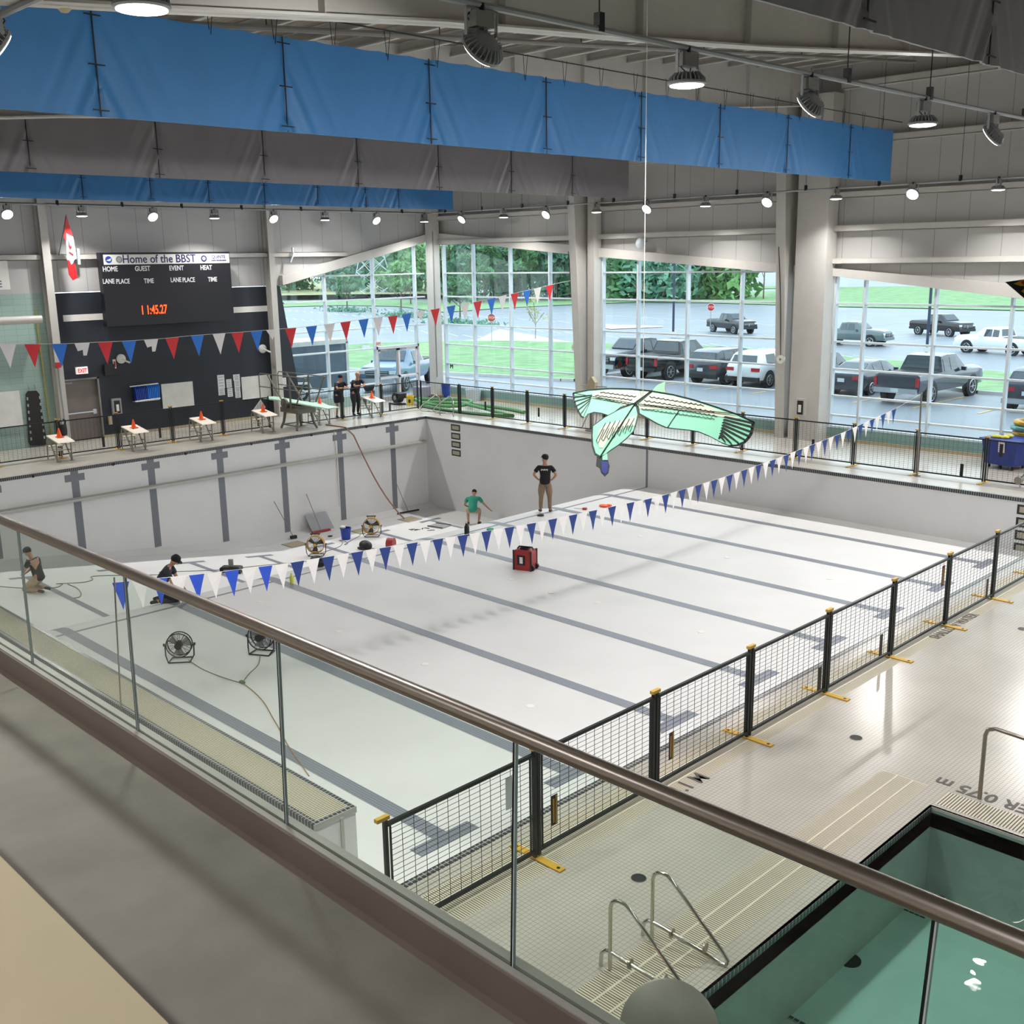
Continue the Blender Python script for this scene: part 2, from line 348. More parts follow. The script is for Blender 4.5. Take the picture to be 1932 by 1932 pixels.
# teaching pool basin and water
TZ = -1.05
mb = MB(); mb.bb((PX0, -31, TZ - .1), (40, PY1, TZ)); struct(mb, 'floor_teaching_pool', mat('teaching_pool_tile', 'c2d2c9', 0.4, noise=0.03, ns=2), 'pale tiled floor of the teaching pool')
mb = MB(); mb.bb((PX0 - .2, -31, TZ), (PX0, PY1, -.07)); mb.bb((PX0 - .2, PY1, TZ), (40, PY1 + .3, -.07)); struct(mb, 'wall_teaching_pool', 'ledge', 'submerged walls of the teaching pool')
mb = MB(); mb.bb((PX0 - .03, -31, -.07), (PX0 + .005, PY1, -0.0)); mb.bb((PX0 - .03, PY1 - .005, -.07), (40, PY1 + .03, 0.0)); struct(mb, 'trim_16', 'rimtile', 'dark blue tiled water line of the teaching pool')
mb = MB(); mb.bb((PX0, PY1 - .30, TZ), (PX0 + .30, PY1, TZ + .02)); 
mw = bpy.data.materials.new('teaching_pool_water'); mw.use_nodes = True; nt = mw.node_tree
for n in list(nt.nodes): nt.nodes.remove(n)
out = nt.nodes.new('ShaderNodeOutputMaterial'); tr = nt.nodes.new('ShaderNodeBsdfTransparent'); gl = nt.nodes.new('ShaderNodeBsdfGlossy'); mx = nt.nodes.new('ShaderNodeMixShader'); fr = nt.nodes.new('ShaderNodeFresnel')
fr.inputs[0].default_value = 1.33; tr.inputs[0].default_value = (0.64, 0.82, 0.79, 1); gl.inputs['Roughness'].default_value = 0.01
nn = nt.nodes.new('ShaderNodeTexNoise'); nn.inputs['Scale'].default_value = 1.6; nn.inputs['Detail'].default_value = 2; tcn = nt.nodes.new('ShaderNodeTexCoord'); nt.links.new(tcn.outputs['Object'], nn.inputs['Vector'])
bp = nt.nodes.new('ShaderNodeBump'); bp.inputs['Strength'].default_value = 0.35; bp.inputs['Distance'].default_value = 0.02; nt.links.new(nn.outputs['Fac'], bp.inputs['Height']); nt.links.new(bp.outputs[0], gl.inputs['Normal']); nt.links.new(bp.outputs[0], fr.inputs['Normal'])
nt.links.new(fr.outputs[0], mx.inputs[0]); nt.links.new(tr.outputs[0], mx.inputs[1]); nt.links.new(gl.outputs[0], mx.inputs[2]); nt.links.new(mx.outputs[0], out.inputs[0])
M['water'] = mw
mb = MB(); mb.add([(PX0 + .005, -31, -.035), (40, -31, -.035), (40, PY1 - .005, -.035), (PX0 + .005, PY1 - .005, -.035)], [(0, 1, 2, 3)])
tag(mb.build('pool_water', 'water'), 'still green-blue water filling the teaching pool', 'water', kind='stuff')

# ---- building walls
HB = [(-4.53, 6.93), (3.0, 6.24), (4.44, 6.117), (12.66, 5.48), (14.44, 5.39), (20.48, 4.74), (40, 2.7)]   # window head (x, z)
HT = [(-4.73, 7.28), (2.94, 6.61), (4.44, 6.458), (12.63, 5.76), (14.46, 5.626), (20.26, 5.123), (40, 3.4)]
LB = [(-3.16, 5.185), (-1.0, 5.64), (1.47, 6.19), (4.6, 6.895), (5.0, 6.98)]     # (y, z) on the end wall
LT = [(-3.45, 5.50), (-0.46, 6.146), (4.58, 7.216), (5.0, 7.3)]
ROOF = lambda y: 11.45 + 0.085 * y
mb = MB()
top = [(-5.2, 5, ROOF(5) + .1), (40, 5, ROOF(5) + .1)]
low = [(40, 5, 2.9)] + [(x, 5, z + .12) for x, z in HB[::-1][1:]] + [(-5.2, 5, 7.1)]
mb.prism(top + low, (0, 0.2, 0)); struct(mb, 'wall_windows_side', 'panel', 'pale grey metal panel wall above the tall windows')
mb = MB(); mb.prism([(-5, -31, 5.18), (-5, -3.19, 5.18)] + [(-5, y, z + .12) for y, z in LB] + [(-5, 5.2, ROOF(5) + .1), (-5, -31, ROOF(-31) + .1)], (-0.2, 0, 0)); struct(mb, 'wall_deep_end_upper', 'panelx', 'pale grey metal panel wall above the scoreboard')
mb = MB(); mb.bb((-5.2, -31, 0), (-5, -12.3, 5.18)); struct(mb, 'wall_deep_end_green', 'green', 'pale green painted block wall')
mb = MB(); mb.prism([(-4.95, -10.97, 0), (-4.95, -2.45, 0), (-4.95, -3.2, 5.15), (-4.95, -12.3, 5.15), (-4.95, -12.3, 2.2), (-4.95, -10.97, 2.2)], (-0.25, 0, 0)); struct(mb, 'wall_deep_end_dark', 'dark', 'charcoal painted block wall behind the starting blocks')
mb = MB(); mb.bb((-4.955, -10.97, 0.0), (-4.94, -2.5, 0.10)); struct(mb, 'baseboard_deep_end', 'cream', 'cream tiled base of the charcoal wall')
mb = MB(); mb.bb((-5.2, -31.2, 0), (40, -31.0, 10)); struct(mb, 'wall_spectator_side', 'panel', 'grey wall behind the spectators')
mb = MB(); mb.bb((40, -31.2, -1.2), (40.2, 5.2, 12)); struct(mb, 'wall_far_right', 'panelx', 'grey wall beyond the teaching pool')
# white painted stripe on the charcoal wall
mb = MB(); mb.bb((-4.95, -12.0, 4.19), (-4.938, -3.62, 4.41)); struct(mb, 'trim_17', 'white', 'white painted stripe across the charcoal wall')
# low block wall under windows
mb = MB(); mb.bb((-5, 4.93, 0), (40, 5.1, 0.42)); struct(mb, 'wall_under_windows', 'greeny', 'low green block wall under the windows')
mb = MB(); mb.bb((-5, 4.90, 0), (40, 4.94, 0.10)); struct(mb, 'baseboard_windows', 'cream', 'cream tiled base below the windows')
mb = MB(); mb.bb((-5.08, -2.5, 0), (-4.93, 1.2, 0.42)); struct(mb, 'wall_under_end_window', 'green', 'low green block wall under the end window')
# ---- ceiling, purlins, rafters, columns
mb = MB(); mb.prism([(-5.2, -31.2, ROOF(-31.2)), (-5.2, 5.2, ROOF(5.2)), (-5.2, 5.2, ROOF(5.2) + .2), (-5.2, -31.2, ROOF(-31.2) + .2)], (45.4, 0, 0)); struct(mb, 'ceiling', 'deckroof', 'ribbed metal roof deck sloping down towards the spectators')
for k in range(24):
    y = 4.2 - 1.5 * k; z = ROOF(y)
    mb = MB(); mb.bb((-5, y - .09, z - .03), (40, y + .0, z + .0)); mb.bb((-5, y - .02, z - .22), (40, y, z)); mb.bb((-5, y - .09, z - .22), (40, y, z - .19))
    tag(mb.build('roof_purlin', 'steel'), 'pale steel purlin spanning under the roof deck', None, None, 'structure')
RF = [(-31, 7.4), (-26, 7.83), (-22.6, 8.13), (-19.5, 8.43), (-16.3, 8.66), (-13.3, 8.90), (-7.2, 9.49), (4.3, 10.55)]
for x, lab in ((4.6, 'third from the right'), (14.1, 'just beyond the near blue banner'), (23.5, 'nearest, with a bright lower flange')):
    t = thing('roof_beam', 'deep pale steel roof beam, ' + lab, 'beam', (x, -10, 9), kind='structure')
    mb = MB(); mb.prism([(x - .012, y, z) for y, z in RF] + [(x - .012, 4.3, ROOF(4.3)), (x - .012, -31, ROOF(-31))], (.024, 0, 0)); mb.build('web', 'steel', t)
    for s in (0, 1):
        mb = MB(); pts = [(x - .14, y, z) for y, z in RF] if s == 0 else [(x - .14, y, ROOF(y) - .03) for y, z in RF]
        mb.prism(pts + [(p[0], p[1], p[2] + .025) for p in pts[::-1]], (.28, 0, 0)); mb.build('flange', 'steel', t)
    mb = MB()
    for k in range(14):
        y = 3 - 2.4 * k; mb.bb((x - .12, y - .006, interp(y, RF)), (x + .12, y + .006, ROOF(y) - .03))
    mb.build('stiffener', 'steel', t)
def taper_col(name, lab, x, w0, w1, ztop, y_in0, y_in1, fl=0.34):
    """tapered I column against the window wall; inner flange leans into the hall with height"""
    t = thing(name, lab, 'column', (x, 4.9, 0), kind='structure')
    mb = MB(); mb.prism([(x - .01, 4.9, 0), (x - .01, y_in0, 0), (x - .01, y_in1, ztop), (x - .01, 4.9, ztop)], (.02, 0, 0)); mb.build('web', 'steel', t)
    mb = MB(); mb.prism([(x - fl / 2, y_in0, 0), (x - fl / 2, y_in0 - .02, 0), (x - fl / 2, y_in1 - .02, ztop), (x - fl / 2, y_in1, ztop)], (fl, 0, 0)); mb.build('flange', 'steel', t)
    mb = MB(); mb.bb((x - fl / 2, 4.88, 0), (x + fl / 2, 4.9, ztop)); mb.build('flange', 'steel', t)
    return t
taper_col('steel_column', 'tapered pale steel column between the two left window bays', 4.35, 0, 0, 10.7, 4.35, 3.7)
taper_col('steel_column', 'tapered pale steel column left of the twin pair', 13.4, 0, 0, 10.7, 4.35, 3.7)
taper_col('steel_column', 'tapered pale steel column, last one by the right window bay', 23.5, 0, 0, 10.7, 4.35, 3.7)
mb = MB(); mb.bb((13.75, 4.3, 0), (14.85, 4.92, 10.9)); tag(mb.build('column_casing', 'steel'), 'wide boxed pale pillar between the two right window bays', 'column', None, 'structure')
mb = MB(); mb.bb((4.62, 4.5, 0), (4.95, 4.92, 10.9)); tag(mb.build('column_casing', 'steel'), 'boxed pale pillar beside the left tapered column', 'column', None, 'structure')
def hcol(x, y, lab, top=10.9, d=.26):
    t = thing('steel_post', lab, 'column', (x, y, 0), kind='structure')
    mb = MB(); mb.bb((x - .35, y - .006, 0), (x, y + .006, top)); mb.build('web', 'steel', t)
    for xx in (-.35, 0):
        mb = MB(); mb.bb((x + xx - .01, y - d / 2, 0), (x + xx + .01, y + d / 2, top)); mb.build('flange', 'steel', t)
hcol(-4.58, -12.47, 'pale steel wall post left of the charcoal wall'); hcol(-4.58, -3.72, 'pale steel wall post right of the scoreboard')
t = thing('steel_post', 'pale square steel post in the corner between the glass walls', 'column', (-4.6, 4.6, 0), kind='structure')
mb = MB(); mb.bb((-4.78, 4.36, 0), (-4.36, 4.8, 10.9)); mb.build('post', 'steel', t)
mb = MB(); mb.tube([(-4.34, 4.42, .9), (-4.34, 4.42, 7.3)], .02, 6); mb.build('conduit', 'grey', t)
# girts (horizontal channels) on the walls
def girt(n, a, b, lab):
    mb = MB(); mb.bb(a, b); struct(mb, n, 'steel', lab)
k = 20
for z in (6.72, 7.75, 9.35, 11.0):
    for xa, xb in ((-4.6, 4.2), (4.95, 13.2), (14.85, 23.3), (23.7, 39)):
        if z > 6.6 or xa > 10:
            mb = MB(); mb.bb((xa, 4.72, z), (xb, 5, z + .02)); mb.bb((xa, 4.72, z - .0), (xb, 4.74, z + .2)); mb.bb((xa, 4.72, z + .18), (xb, 5, z + .2))
            struct(mb, 'trim_%d' % k, 'steel', 'pale steel wall rail'); k += 1
for xa, xb in ((14.85, 23.3), (23.7, 39)):
    mb = MB(); mb.bb((xa, 4.72, 5.72), (xb, 5, 5.74)); mb.bb((xa, 4.72, 5.72), (xb, 4.74, 5.9)); mb.bb((xa, 4.72, 5.88), (xb, 5, 5.9)); struct(mb, 'trim_%d' % k, 'steel', 'pale steel wall rail over the right window'); k += 1
for z in (6.26, 8.1, 9.9):
    for ya, yb in ((-30, -12.6), (-12.3, -3.8), (-3.6, -0.0 if z < 7 else 4.4)):
        mb = MB(); mb.bb((-5, ya, z), (-4.74, yb, z + .02)); mb.bb((-4.76, ya, z), (-4.74, yb, z + .2)); mb.bb((-5, ya, z + .18), (-4.74, yb, z + .2)); struct(mb, 'trim_%d' % k, 'steel', 'pale steel rail on the deep end wall'); k += 1
# sloping window heads
mb = MB()
for a, b in zip(HB, HB[1:]):
    za, zb = interp(a[0], HT), interp(b[0], HT)
    mb.prism([(a[0] if a is not HB[0] else -5, 4.78, a[1] if a is not HB[0] else 6.975), (b[0], 4.78, b[1]), (b[0], 4.78, zb), (a[0] if a is not HB[0] else -5, 4.78, za)], (0, .3, 0))
struct(mb, 'trim_18', 'steel', 'sloping pale beam over the windows of the long wall')
mb = MB()
for a, b in zip(LB, LB[1:]):
    mb.prism([(-4.78, a[0], a[1]), (-4.78, b[0], b[1]), (-4.78, b[0], interp(b[0], LT)), (-4.78, a[0], interp(a[0], LT))], (-.3, 0, 0))
struct(mb, 'trim_19', 'steel', 'sloping pale beam over the end window')
# ---- windows
TR = [5.49, 4.47, 3.24, 2.35, 1.47, 0.83]
def window_x(n, xa, xb, muls, lab):
    t = thing('window_%d' % n, lab, None, (xa, 5, 0.42), kind='structure')
    zt = max(interp(xa, HB), interp(xb, HB)) + .1
    mb = MB(); mb.prism([(xa, 5.06, .45), (xb, 5.06, .45), (xb, 5.06, interp(xb, HB) + .1), (xa, 5.06, interp(xa, HB) + .1)], (0, .012, 0)); mb.build('pane', 'winglass', t)
    for x in [xa + .03, xb - .03] + muls:
        mb = MB(); mb.bb((x - .035, 4.93, .42), (x + .035, 5.12, interp(x, HB) + .1)); mb.build('mullion', 'alu', t)
    pts = sorted([xa, xb] + muls)
    for z in TR + [.45]:
        xe = xb
        while interp(xe, HB) < z and xe > xa: xe -= .1
        if xe - xa < .4: continue
        mb = MB(); mb.bb((xa, 4.965, z - .03), (xe, 5.10, z + .03)); mb.build('transom', 'alu' if z > 1 else 'alu', t)
    return t
window_x(1, -4.36, 4.18, [-2.4, -.12, 2.16], 'tall glazed wall bay beside the corner post')
window_x(2, 4.96, 13.22, [6.73, 9.01, 11.3], 'tall glazed wall bay showing the parked black trucks')
window_x(3, 14.86, 23.3, [15.9, 18.21, 20.48, 22.8], 'glazed wall bay on the right showing the white truck')
window_x(4, 23.7, 39.5, [25.1, 27.4, 29.7, 32, 34.3, 36.6], 'glazed wall bay outside the picture on the right')
t = thing('window_5', 'tall glazed end wall with a sloping head left of the corner post', None, (-5, -2.4, 0.0), kind='structure')
mb = MB(); mb.prism([(-5.06, -2.5, .42), (-5.06, 1.52, .42), (-5.06, 1.52, 2.38), (-5.06, 4.7, 2.38), (-5.06, 4.7, 7.0), (-5.06, -3.16, 5.25)], (-.012, 0, 0)); mb.build('pane', 'winglass', t)
for y in (-1.02, 1.5, 3.85):
    mb = MB(); mb.bb((-5.12, y - .035, .42 if y < 1 else (0 if y < 2 else 2.38)), (-4.93, y + .035, interp(y, LB) + .05)); mb.build('mullion', 'alu', t)
for z in TR:
    y0 = -3.05 if z > 4.2 else -2.5 - .14 * z; y1 = 4.4 if z > 2.4 else 1.5
    if z > 5.2: y0 = -1.7
    mb = MB(); mb.bb((-5.10, y0, z - .03), (-4.965, y1, z + .03)); mb.build('transom', 'alu', t)
# glass double door in the end wall
t = thing('door_1', 'glass double door with pale frames in the end window wall', None, (-5, 1.6, 0), kind='structure')
pinkm = mat('door_frame_pink', 'ecdfe0', 0.4, noise=0.02)
def door_leaf(t, y0, y1, m, push):
    mb = MB()
    for a, b in (((y0, 0.0), (y0 + .09, 2.3)), ((y1 - .09, 0), (y1, 2.3)), ((y0, 2.2), (y1, 2.3)), ((y0, 0), (y1, .2)), ((y0, 1.0), (y1, 1.1))):
        mb.bb((-5.03, a[0], a[1]), (-4.98, b[0], b[1]))
    lf = mb.build('door_leaf', m, t)
    mb = MB(); mb.bb((-5.01, y0 + .09, .2), (-5.0, y1 - .09, 2.2)); mb.build('pane', 'winglass', lf)
    mb = MB(); mb.bb((-4.98, y0 + .06, .98), (-4.92, y1 - .06, 1.06)); mb.build('push_bar', 'alu', lf)
    mb = MB(); mb.bb((-4.98, y0 + .12, 2.22), (-4.92, y0 + .42, 2.28)); mb.build('door_closer', 'alud', lf)
door_leaf(t, 1.58, 2.72, 'alud', True); door_leaf(t, 2.74, 3.84, pinkm, True)
mb = MB(); mb.bb((-5.1, 1.5, 2.3), (-4.93, 3.9, 2.42)); mb.bb((-5.1, 1.5, 0), (-4.93, 1.58, 2.42)); mb.bb((-5.1, 3.84, 0), (-4.93, 3.92, 2.42)); mb.build('door_frame', 'alu', t)
# brown steel door in the charcoal wall
t = thing('door_2', 'brown steel door with a push bar in the charcoal wall', None, (-5, -11.6, 0), kind='structure')
mb = MB(); mb.bb((-5.16, -12.24, 0.03), (-5.11, -11.03, 2.14)); lf = mb.build('door_leaf', mat('brown_door', '7d746f', 0.5), t)
mb = MB(); mb.tube([(-5.08, -12.2, .98), (-5.04, -12.2, .98), (-5.04, -11.15, .98), (-5.1, -11.15, .98)], .025, 6); mb.bb((-5.11, -11.25, .9), (-5.02, -11.13, 1.06)); mb.build('push_bar', 'alu', lf)
mb = MB(); mb.bb((-5.1, -12.2, 2.03), (-5.03, -11.9, 2.09)); mb.build('door_closer', 'alud', lf)
mb = MB(); mb.bb((-5.2, -12.3, 0), (-4.94, -12.24, 2.2)); mb.bb((-5.2, -11.03, 0), (-4.94, -10.97, 2.2)); mb.bb((-5.2, -12.3, 2.14), (-4.94, -10.97, 2.2)); mb.build('door_frame', 'grey', t)
mb = MB(); mb.bb((-5.3, -12.6, 0), (-5.2, -10.6, 2.6)); struct(mb, 'wall_behind_door', 'dark', 'wall behind the brown steel door')

# ---- balcony with glass balustrade
BF = 3.337; RY, RZ = -25.052, 4.407
mb = MB(); mb.bb((8, -31, BF - .3), (40, -25.16, BF)); struct(mb, 'floor_balcony', 'conc', 'stained grey concrete floor of the spectator balcony')
mb = MB(); mb.bb((8, -25.16, BF - .42), (40, -25.105, BF - .02)); struct(mb, 'trim_38', 'curb', 'recessed dark joint strip along the balcony edge')  # groove shaped in for the shadow band at the foot of the curb
mb = MB(); mb.bb((8, -25.105, BF - .5), (40, -25.088, 3.46)); struct(mb, 'trim_39', 'curb', 'brown painted steel edge plate of the balcony')
mb = MB(); mb.bb((8, -25.092, 3.452), (40, -25.062, 3.466)); mb.bb((8, -25.045, 3.452), (40, -25.005, 3.466)); struct(mb, 'trim_40', 'curbtop', 'pale double lip holding the balustrade glass')
mb = MB(); mb.bb((8, -25.088, BF - .5), (40, -25.01, 3.452)); struct(mb, 'trim_41', 'curb', 'brown balcony edge beam on the pool side')
tg = thing('glass_balustrade', 'frameless glass balustrade with a brushed steel tube handrail along the balcony', 'balustrade', (25, RY, 3.466))
js = [10.6 + 1.5 * k for k in range(20)]
for a, b in zip(js, js[1:]):
    mb = MB(); g = .007
    mb.prism([(a + g - .035, RY - .006, 3.44), (b - g - .035, RY - .006, 3.44), (b - g, RY - .006, RZ - .02), (a + g, RY - .006, RZ - .02)], (0, .012, 0)); mb.build('glass_panel', 'balglass', tg)
    mb = MB(); mb.prism([(a - g - .035, RY - .007, 3.44), (a - g * .2 - .035, RY - .007, 3.44), (a - g * .2, RY - .007, RZ - .02), (a - g, RY - .007, RZ - .02)], (0, .014, 0)); mb.build('glass_edge', 'blackp', tg)
    mb = MB(); mb.prism([(a + g * .3 - .035, RY - .007, 3.44), (a + g - .035, RY - .007, 3.44), (a + g, RY - .007, RZ - .02), (a + g * .3, RY - .007, RZ - .02)], (0, .014, 0)); mb.build('glass_edge', 'alu', tg)
mb = MB(); mb.tube([(8, RY, RZ), (39.8, RY, RZ)], 0.031, 24); mb.build('handrail', 'railm', tg)
t = thing('spectator_bench', 'long cream topped spectator bench on the balcony floor', 'bench', (30, -26.6, BF))
mb = MB(); mb.bb((20, -27.15, 3.74), (33.6, -26.27, 3.78)); mb.build('seat_board', 'cream', t)
mb = MB()
for x in (21, 24, 27, 30, 33): mb.bb((x, -27.05, BF), (x + .06, -26.4, 3.74))
for x in (21, 24, 27, 30, 33):
    mb = MB(); mb.bb((x, -27.05, BF), (x + .06, -26.45, 3.74)); mb.build('leg', 'grey', t)
# ================================================================ HIGH-BAY LAMPS ON THEIR PIPES
def make_lamp(tilt, label, group):
    """local frame: pipe above the origin at z=.33; a tilted lamp throws its light towards +x"""
    t = thing('high_bay_lamp', label, 'lamp', (0, 0, 0), 0, group)
    R = Matrix.Rotation(-tilt, 3, 'Y')
    mb = MB(); mb.lathe([(.05, .10), (.10, .10), (.12, .085), (.13, .03), (.185, .02), (.19, 0.0), (.175, -.012), (.02, -.012)], (0, 0, 0), 28, R)
    mb.cur = 0
    for k in range(26):
        a = 2 * PI * k / 26; c, s_ = math.cos(a), math.sin(a)
        p = [Vector((c * .11, s_ * .11, .09)), Vector((c * .125, s_ * .125, .105)), Vector((c * .182, s_ * .182, .05)), Vector((c * .182, s_ * .182, .015)), Vector((c * .12, s_ * .12, .03))]
        q = Vector((-s_, c, 0)) * .004
        mb.prism([R @ (v - q) for v in p], R @ (q * 2))
    hs = local(mb, 'heat_sink', 'alud', t)
    mb = MB(); mb.lathe([(.001, -.013), (.165, -.013), (.165, -.02), (.12, -.03), (.001, -.034)], (0, 0, 0), 28, R); local(mb, 'lens', 'lens', t)
    mb = MB(); mb.bb((-.015, -.17, .09), (.015, -.16, .30)); mb.bb((-.015, .16, .09), (.015, .17, .30)); mb.bb((-.015, -.17, .29), (.015, .17, .30)); mb.cyl((0, -.18, .10), (0, -.15, .10), .02, 8); local(mb, 'bracket', 'alud', t)
    mb = MB(); mb.bb((-.05, -.10, .16), (.06, .10, .28)); local(mb, 'driver_box', 'grey', t)
    mb = MB(); mb.tube([(0, .05, .33), (.04, .12, .24), (.03, .05, .15), (0, 0, .10)], .006, 5); mb.tube([(0, -.1, .3), (.05, -.13, .2), (0, -.05, .11)], .006, 5); mb.cyl((0, 0, .28), (0, 0, .34), .035, 8); local(mb, 'cable', 'blackp', t)
    return t
def lamp_light(loc, direction, power=None):
    ld = bpy.data.lights.new('led_light', 'AREA'); ld.shape = 'DISK'; ld.size = .32; ld.energy = LED_W if power is None else power; ld.color = (1.0, 0.975, 0.955); ld.spread = math.radians(125)
    lo = bpy.data.objects.new('led_light', ld); col.objects.link(lo)
    d = Vector(direction).normalized(); lo.rotation_euler = d.to_track_quat('-Z', 'Y').to_euler(); lo.location = Vector(loc) + d * .045
LT_ = math.radians(52)
proto_d = make_lamp(0, 'x', 'x'); proto_t = make_lamp(LT_, 'x', 'x')
first = {'d': True, 't': True}
lamp_names = []
def put_lamp(kind, x, y, ang, label, group, z=7.67):
    pr = proto_d if kind == 'd' else proto_t
    if first[kind]:
        first[kind] = False; o = pr; o.location = (x, y, z); o.rotation_euler = (0, 0, ang); o['label'] = label; o['group'] = group
        WM[o.name] = Matrix.Translation((x, y, z)) @ Matrix.Rotation(ang, 4, 'Z')
    else: o = dup(pr, label, (x, y, z), ang, group)
    # tilt about Y by -tilt: lens normal (0,0,-1) -> (sin t, 0, -cos t) in the lamp frame
    d = Vector((math.sin(LT_), 0, -math.cos(LT_))) if kind == 't' else Vector((0, 0, -1))
    lamp_light((x, y, z), Matrix.Rotation(ang, 3, 'Z') @ d)
gA = 'lamps over the deep end wall'; gB = 'lamps along the window wall'; gC = 'lamps on the near ceiling pipe'
ordn = ['first', 'second', 'third', 'fourth', 'fifth', 'sixth', 'seventh', 'eighth', 'ninth']
for i, y in enumerate([-23.8, -18.9, -14.02, -9.12, -4.25, .64]):
    put_lamp('t', -3.45, y, 0, 'tilted glowing LED lamp over the deep end wall, %s from the left' % (ordn[max(0, i - 2)] if i > 1 else 'unseen ' + ordn[i]), gA)
for i, y in enumerate([-21.4, -16.5, -11.62, -6.74, -1.9, 3.2]):
    put_lamp('d', -3.45, y, 0, 'downward LED lamp over the deep end wall, %s from the left' % (ordn[max(0, i - 2)] if i > 1 else 'unseen ' + ordn[i]), gA)
for i, x in enumerate([-1.2, 3.57, 8.41, 13.24, 18.04, 22.9, 27.7, 32.5]):
    put_lamp('t', x, 3.3, -PI / 2, 'tilted glowing LED lamp along the window wall, %s from the corner' % ordn[i], gB)
for i, x in enumerate([1.27, 6.1, 10.88, 15.64, 20.45, 25.3, 30.1]):
    put_lamp('d', x, 3.3, 0, 'downward LED lamp along the window wall, %s from the corner' % ordn[i], gB)
for i, (k, y) in enumerate([('t', -21.12), ('d', -18.35), ('t', -16.03), ('d', -13.14), ('t', -10.87), ('d', -8.4), ('t', -6.0), ('d', -3.5), ('t', -1.0)]):
    lab = 'large finned LED lamp %s on the near pipe, %s from the left' % ('tilted away' if k == 't' else 'facing down', ordn[i])
    put_lamp(k, 25.87, y, PI, lab, gC)
pD = Y(268, 20, -23.82); pE = Y(-8, 92, -23.82)
put_lamp('d', pD.x, -23.82, 0, 'brightest large LED lamp at the top edge beside the motion sensor', gC, z=pD.z + .02)
put_lamp('t', pE.x, -23.82, PI / 2, 'large finned LED lamp cut by the left edge near the top corner', gC, z=pE.z)
for i, x in enumerate([6, 13, 20, 36]):
    put_lamp('d', x, -23.82, 0, 'LED lamp facing down over the balcony edge, %s from the deep end' % ordn[i], 'lamps over the balcony edge')
for i, (x, y) in enumerate([(33, -5), (33, -11), (33, -17), (38, -8), (38, -15)]):
    put_lamp('d', x, y, 0, 'LED lamp facing down over the teaching pool, %s of five' % ordn[i], 'lamps over the teaching pool')
for i, x in enumerate([22, 27, 32]):  # unseen lamps added to brighten the balcony floor, curb and handrail
    put_lamp('d', x, -28.6, 0, 'LED lamp facing down over the spectator seats, %s of three' % ordn[i], 'lamps over the spectator seats')
# pipes with hangers
def pipe(label, pts, hang, r=.03):
    t = thing('lighting_pipe', label, 'pipe', pts[0])
    mb = MB(); mb.tube(pts, r, 8)
    a, b = Vector(pts[0]), Vector(pts[-1])
    mb.build('pipe', 'alud', t)
    for p in hang:
        mb = MB(); mb.tube([(p[0], p[1], p[2] + .03), (p[0], p[1], ROOF(p[1]) - .22)], .007, 5); mb.bb((p[0] - .035, p[1] - .035, p[2] - .02), (p[0] + .035, p[1] + .035, p[2] + .14)); mb.build('hanger', 'black', t)
pipe('long galvanised lighting pipe over the deep end wall', [(-3.45, -30, 8), (-3.45, 3.3, 8)], [(-3.45, y, 8) for y in (-26, -22.8, -17.5, -14.9, -12.4, -10.2, -8, -5.6, -3, -.6, 2)])
pipe('long galvanised lighting pipe along the window wall', [(-3.45, 3.32, 8), (39, 3.32, 7.93)], [(x, 3.3, 8 - .0016 * x) for x in (-2.2, 0, 2.3, 4.7, 6.9, 9.6, 12.1, 14.6, 17, 19.4, 21.8, 26, 30)])
pipe('near galvanised lighting pipe crossing the top of the view', [(25.87, -23.8, 8), (25.87, 2, 8)], [(25.87, y, 8) for y in (-22.6, -19.67, -15.2, -13.0, -9.7, -6, -2)])
pipe('galvanised lighting pipe at the top left corner of the view', [(2, -23.82, 8), (36, -23.82, 8)], [(x, -23.82, 8) for x in (6, 12, 18, 22, 30)])
t = thing('sprinkler_pipe', 'dark sprinkler pipe slung under the roof beyond the near beam', 'pipe', (18, -18, 9.4)); mb = MB(); mb.tube([(18, -21, 9.15), (18, -8.5, 10.21), (18, 3, 11.2)], .045, 8); mb.build('pipe', 'grey', t)
for y in (-18, -14.6, -11, -7, -3):
    mb = MB(); z = 9.41 + .085 * (y + 18); mb.tube([(18, y, z), (18, y, ROOF(y) - .2)], .01, 5); mb.build('hanger', 'black', t)
# motion sensor
p = Y(121, 12, -23.4)
t = thing('motion_sensor', 'cream motion sensor hanging beside the brightest lamp', 'sensor', (p.x, p.y, p.z))
mb = MB(); mb.lathe([(.045, .30), (.06, .05), (.055, -.02), (.03, -.045), (.001, -.05)], (0, 0, 0), 16); local(mb, 'housing', 'cream', t)
mb = MB(); mb.tube([(0, 0, .25), (0, 0, ROOF(p.y) - p.z - .2)], .008, 5); local(mb, 'stem', 'grey', t)

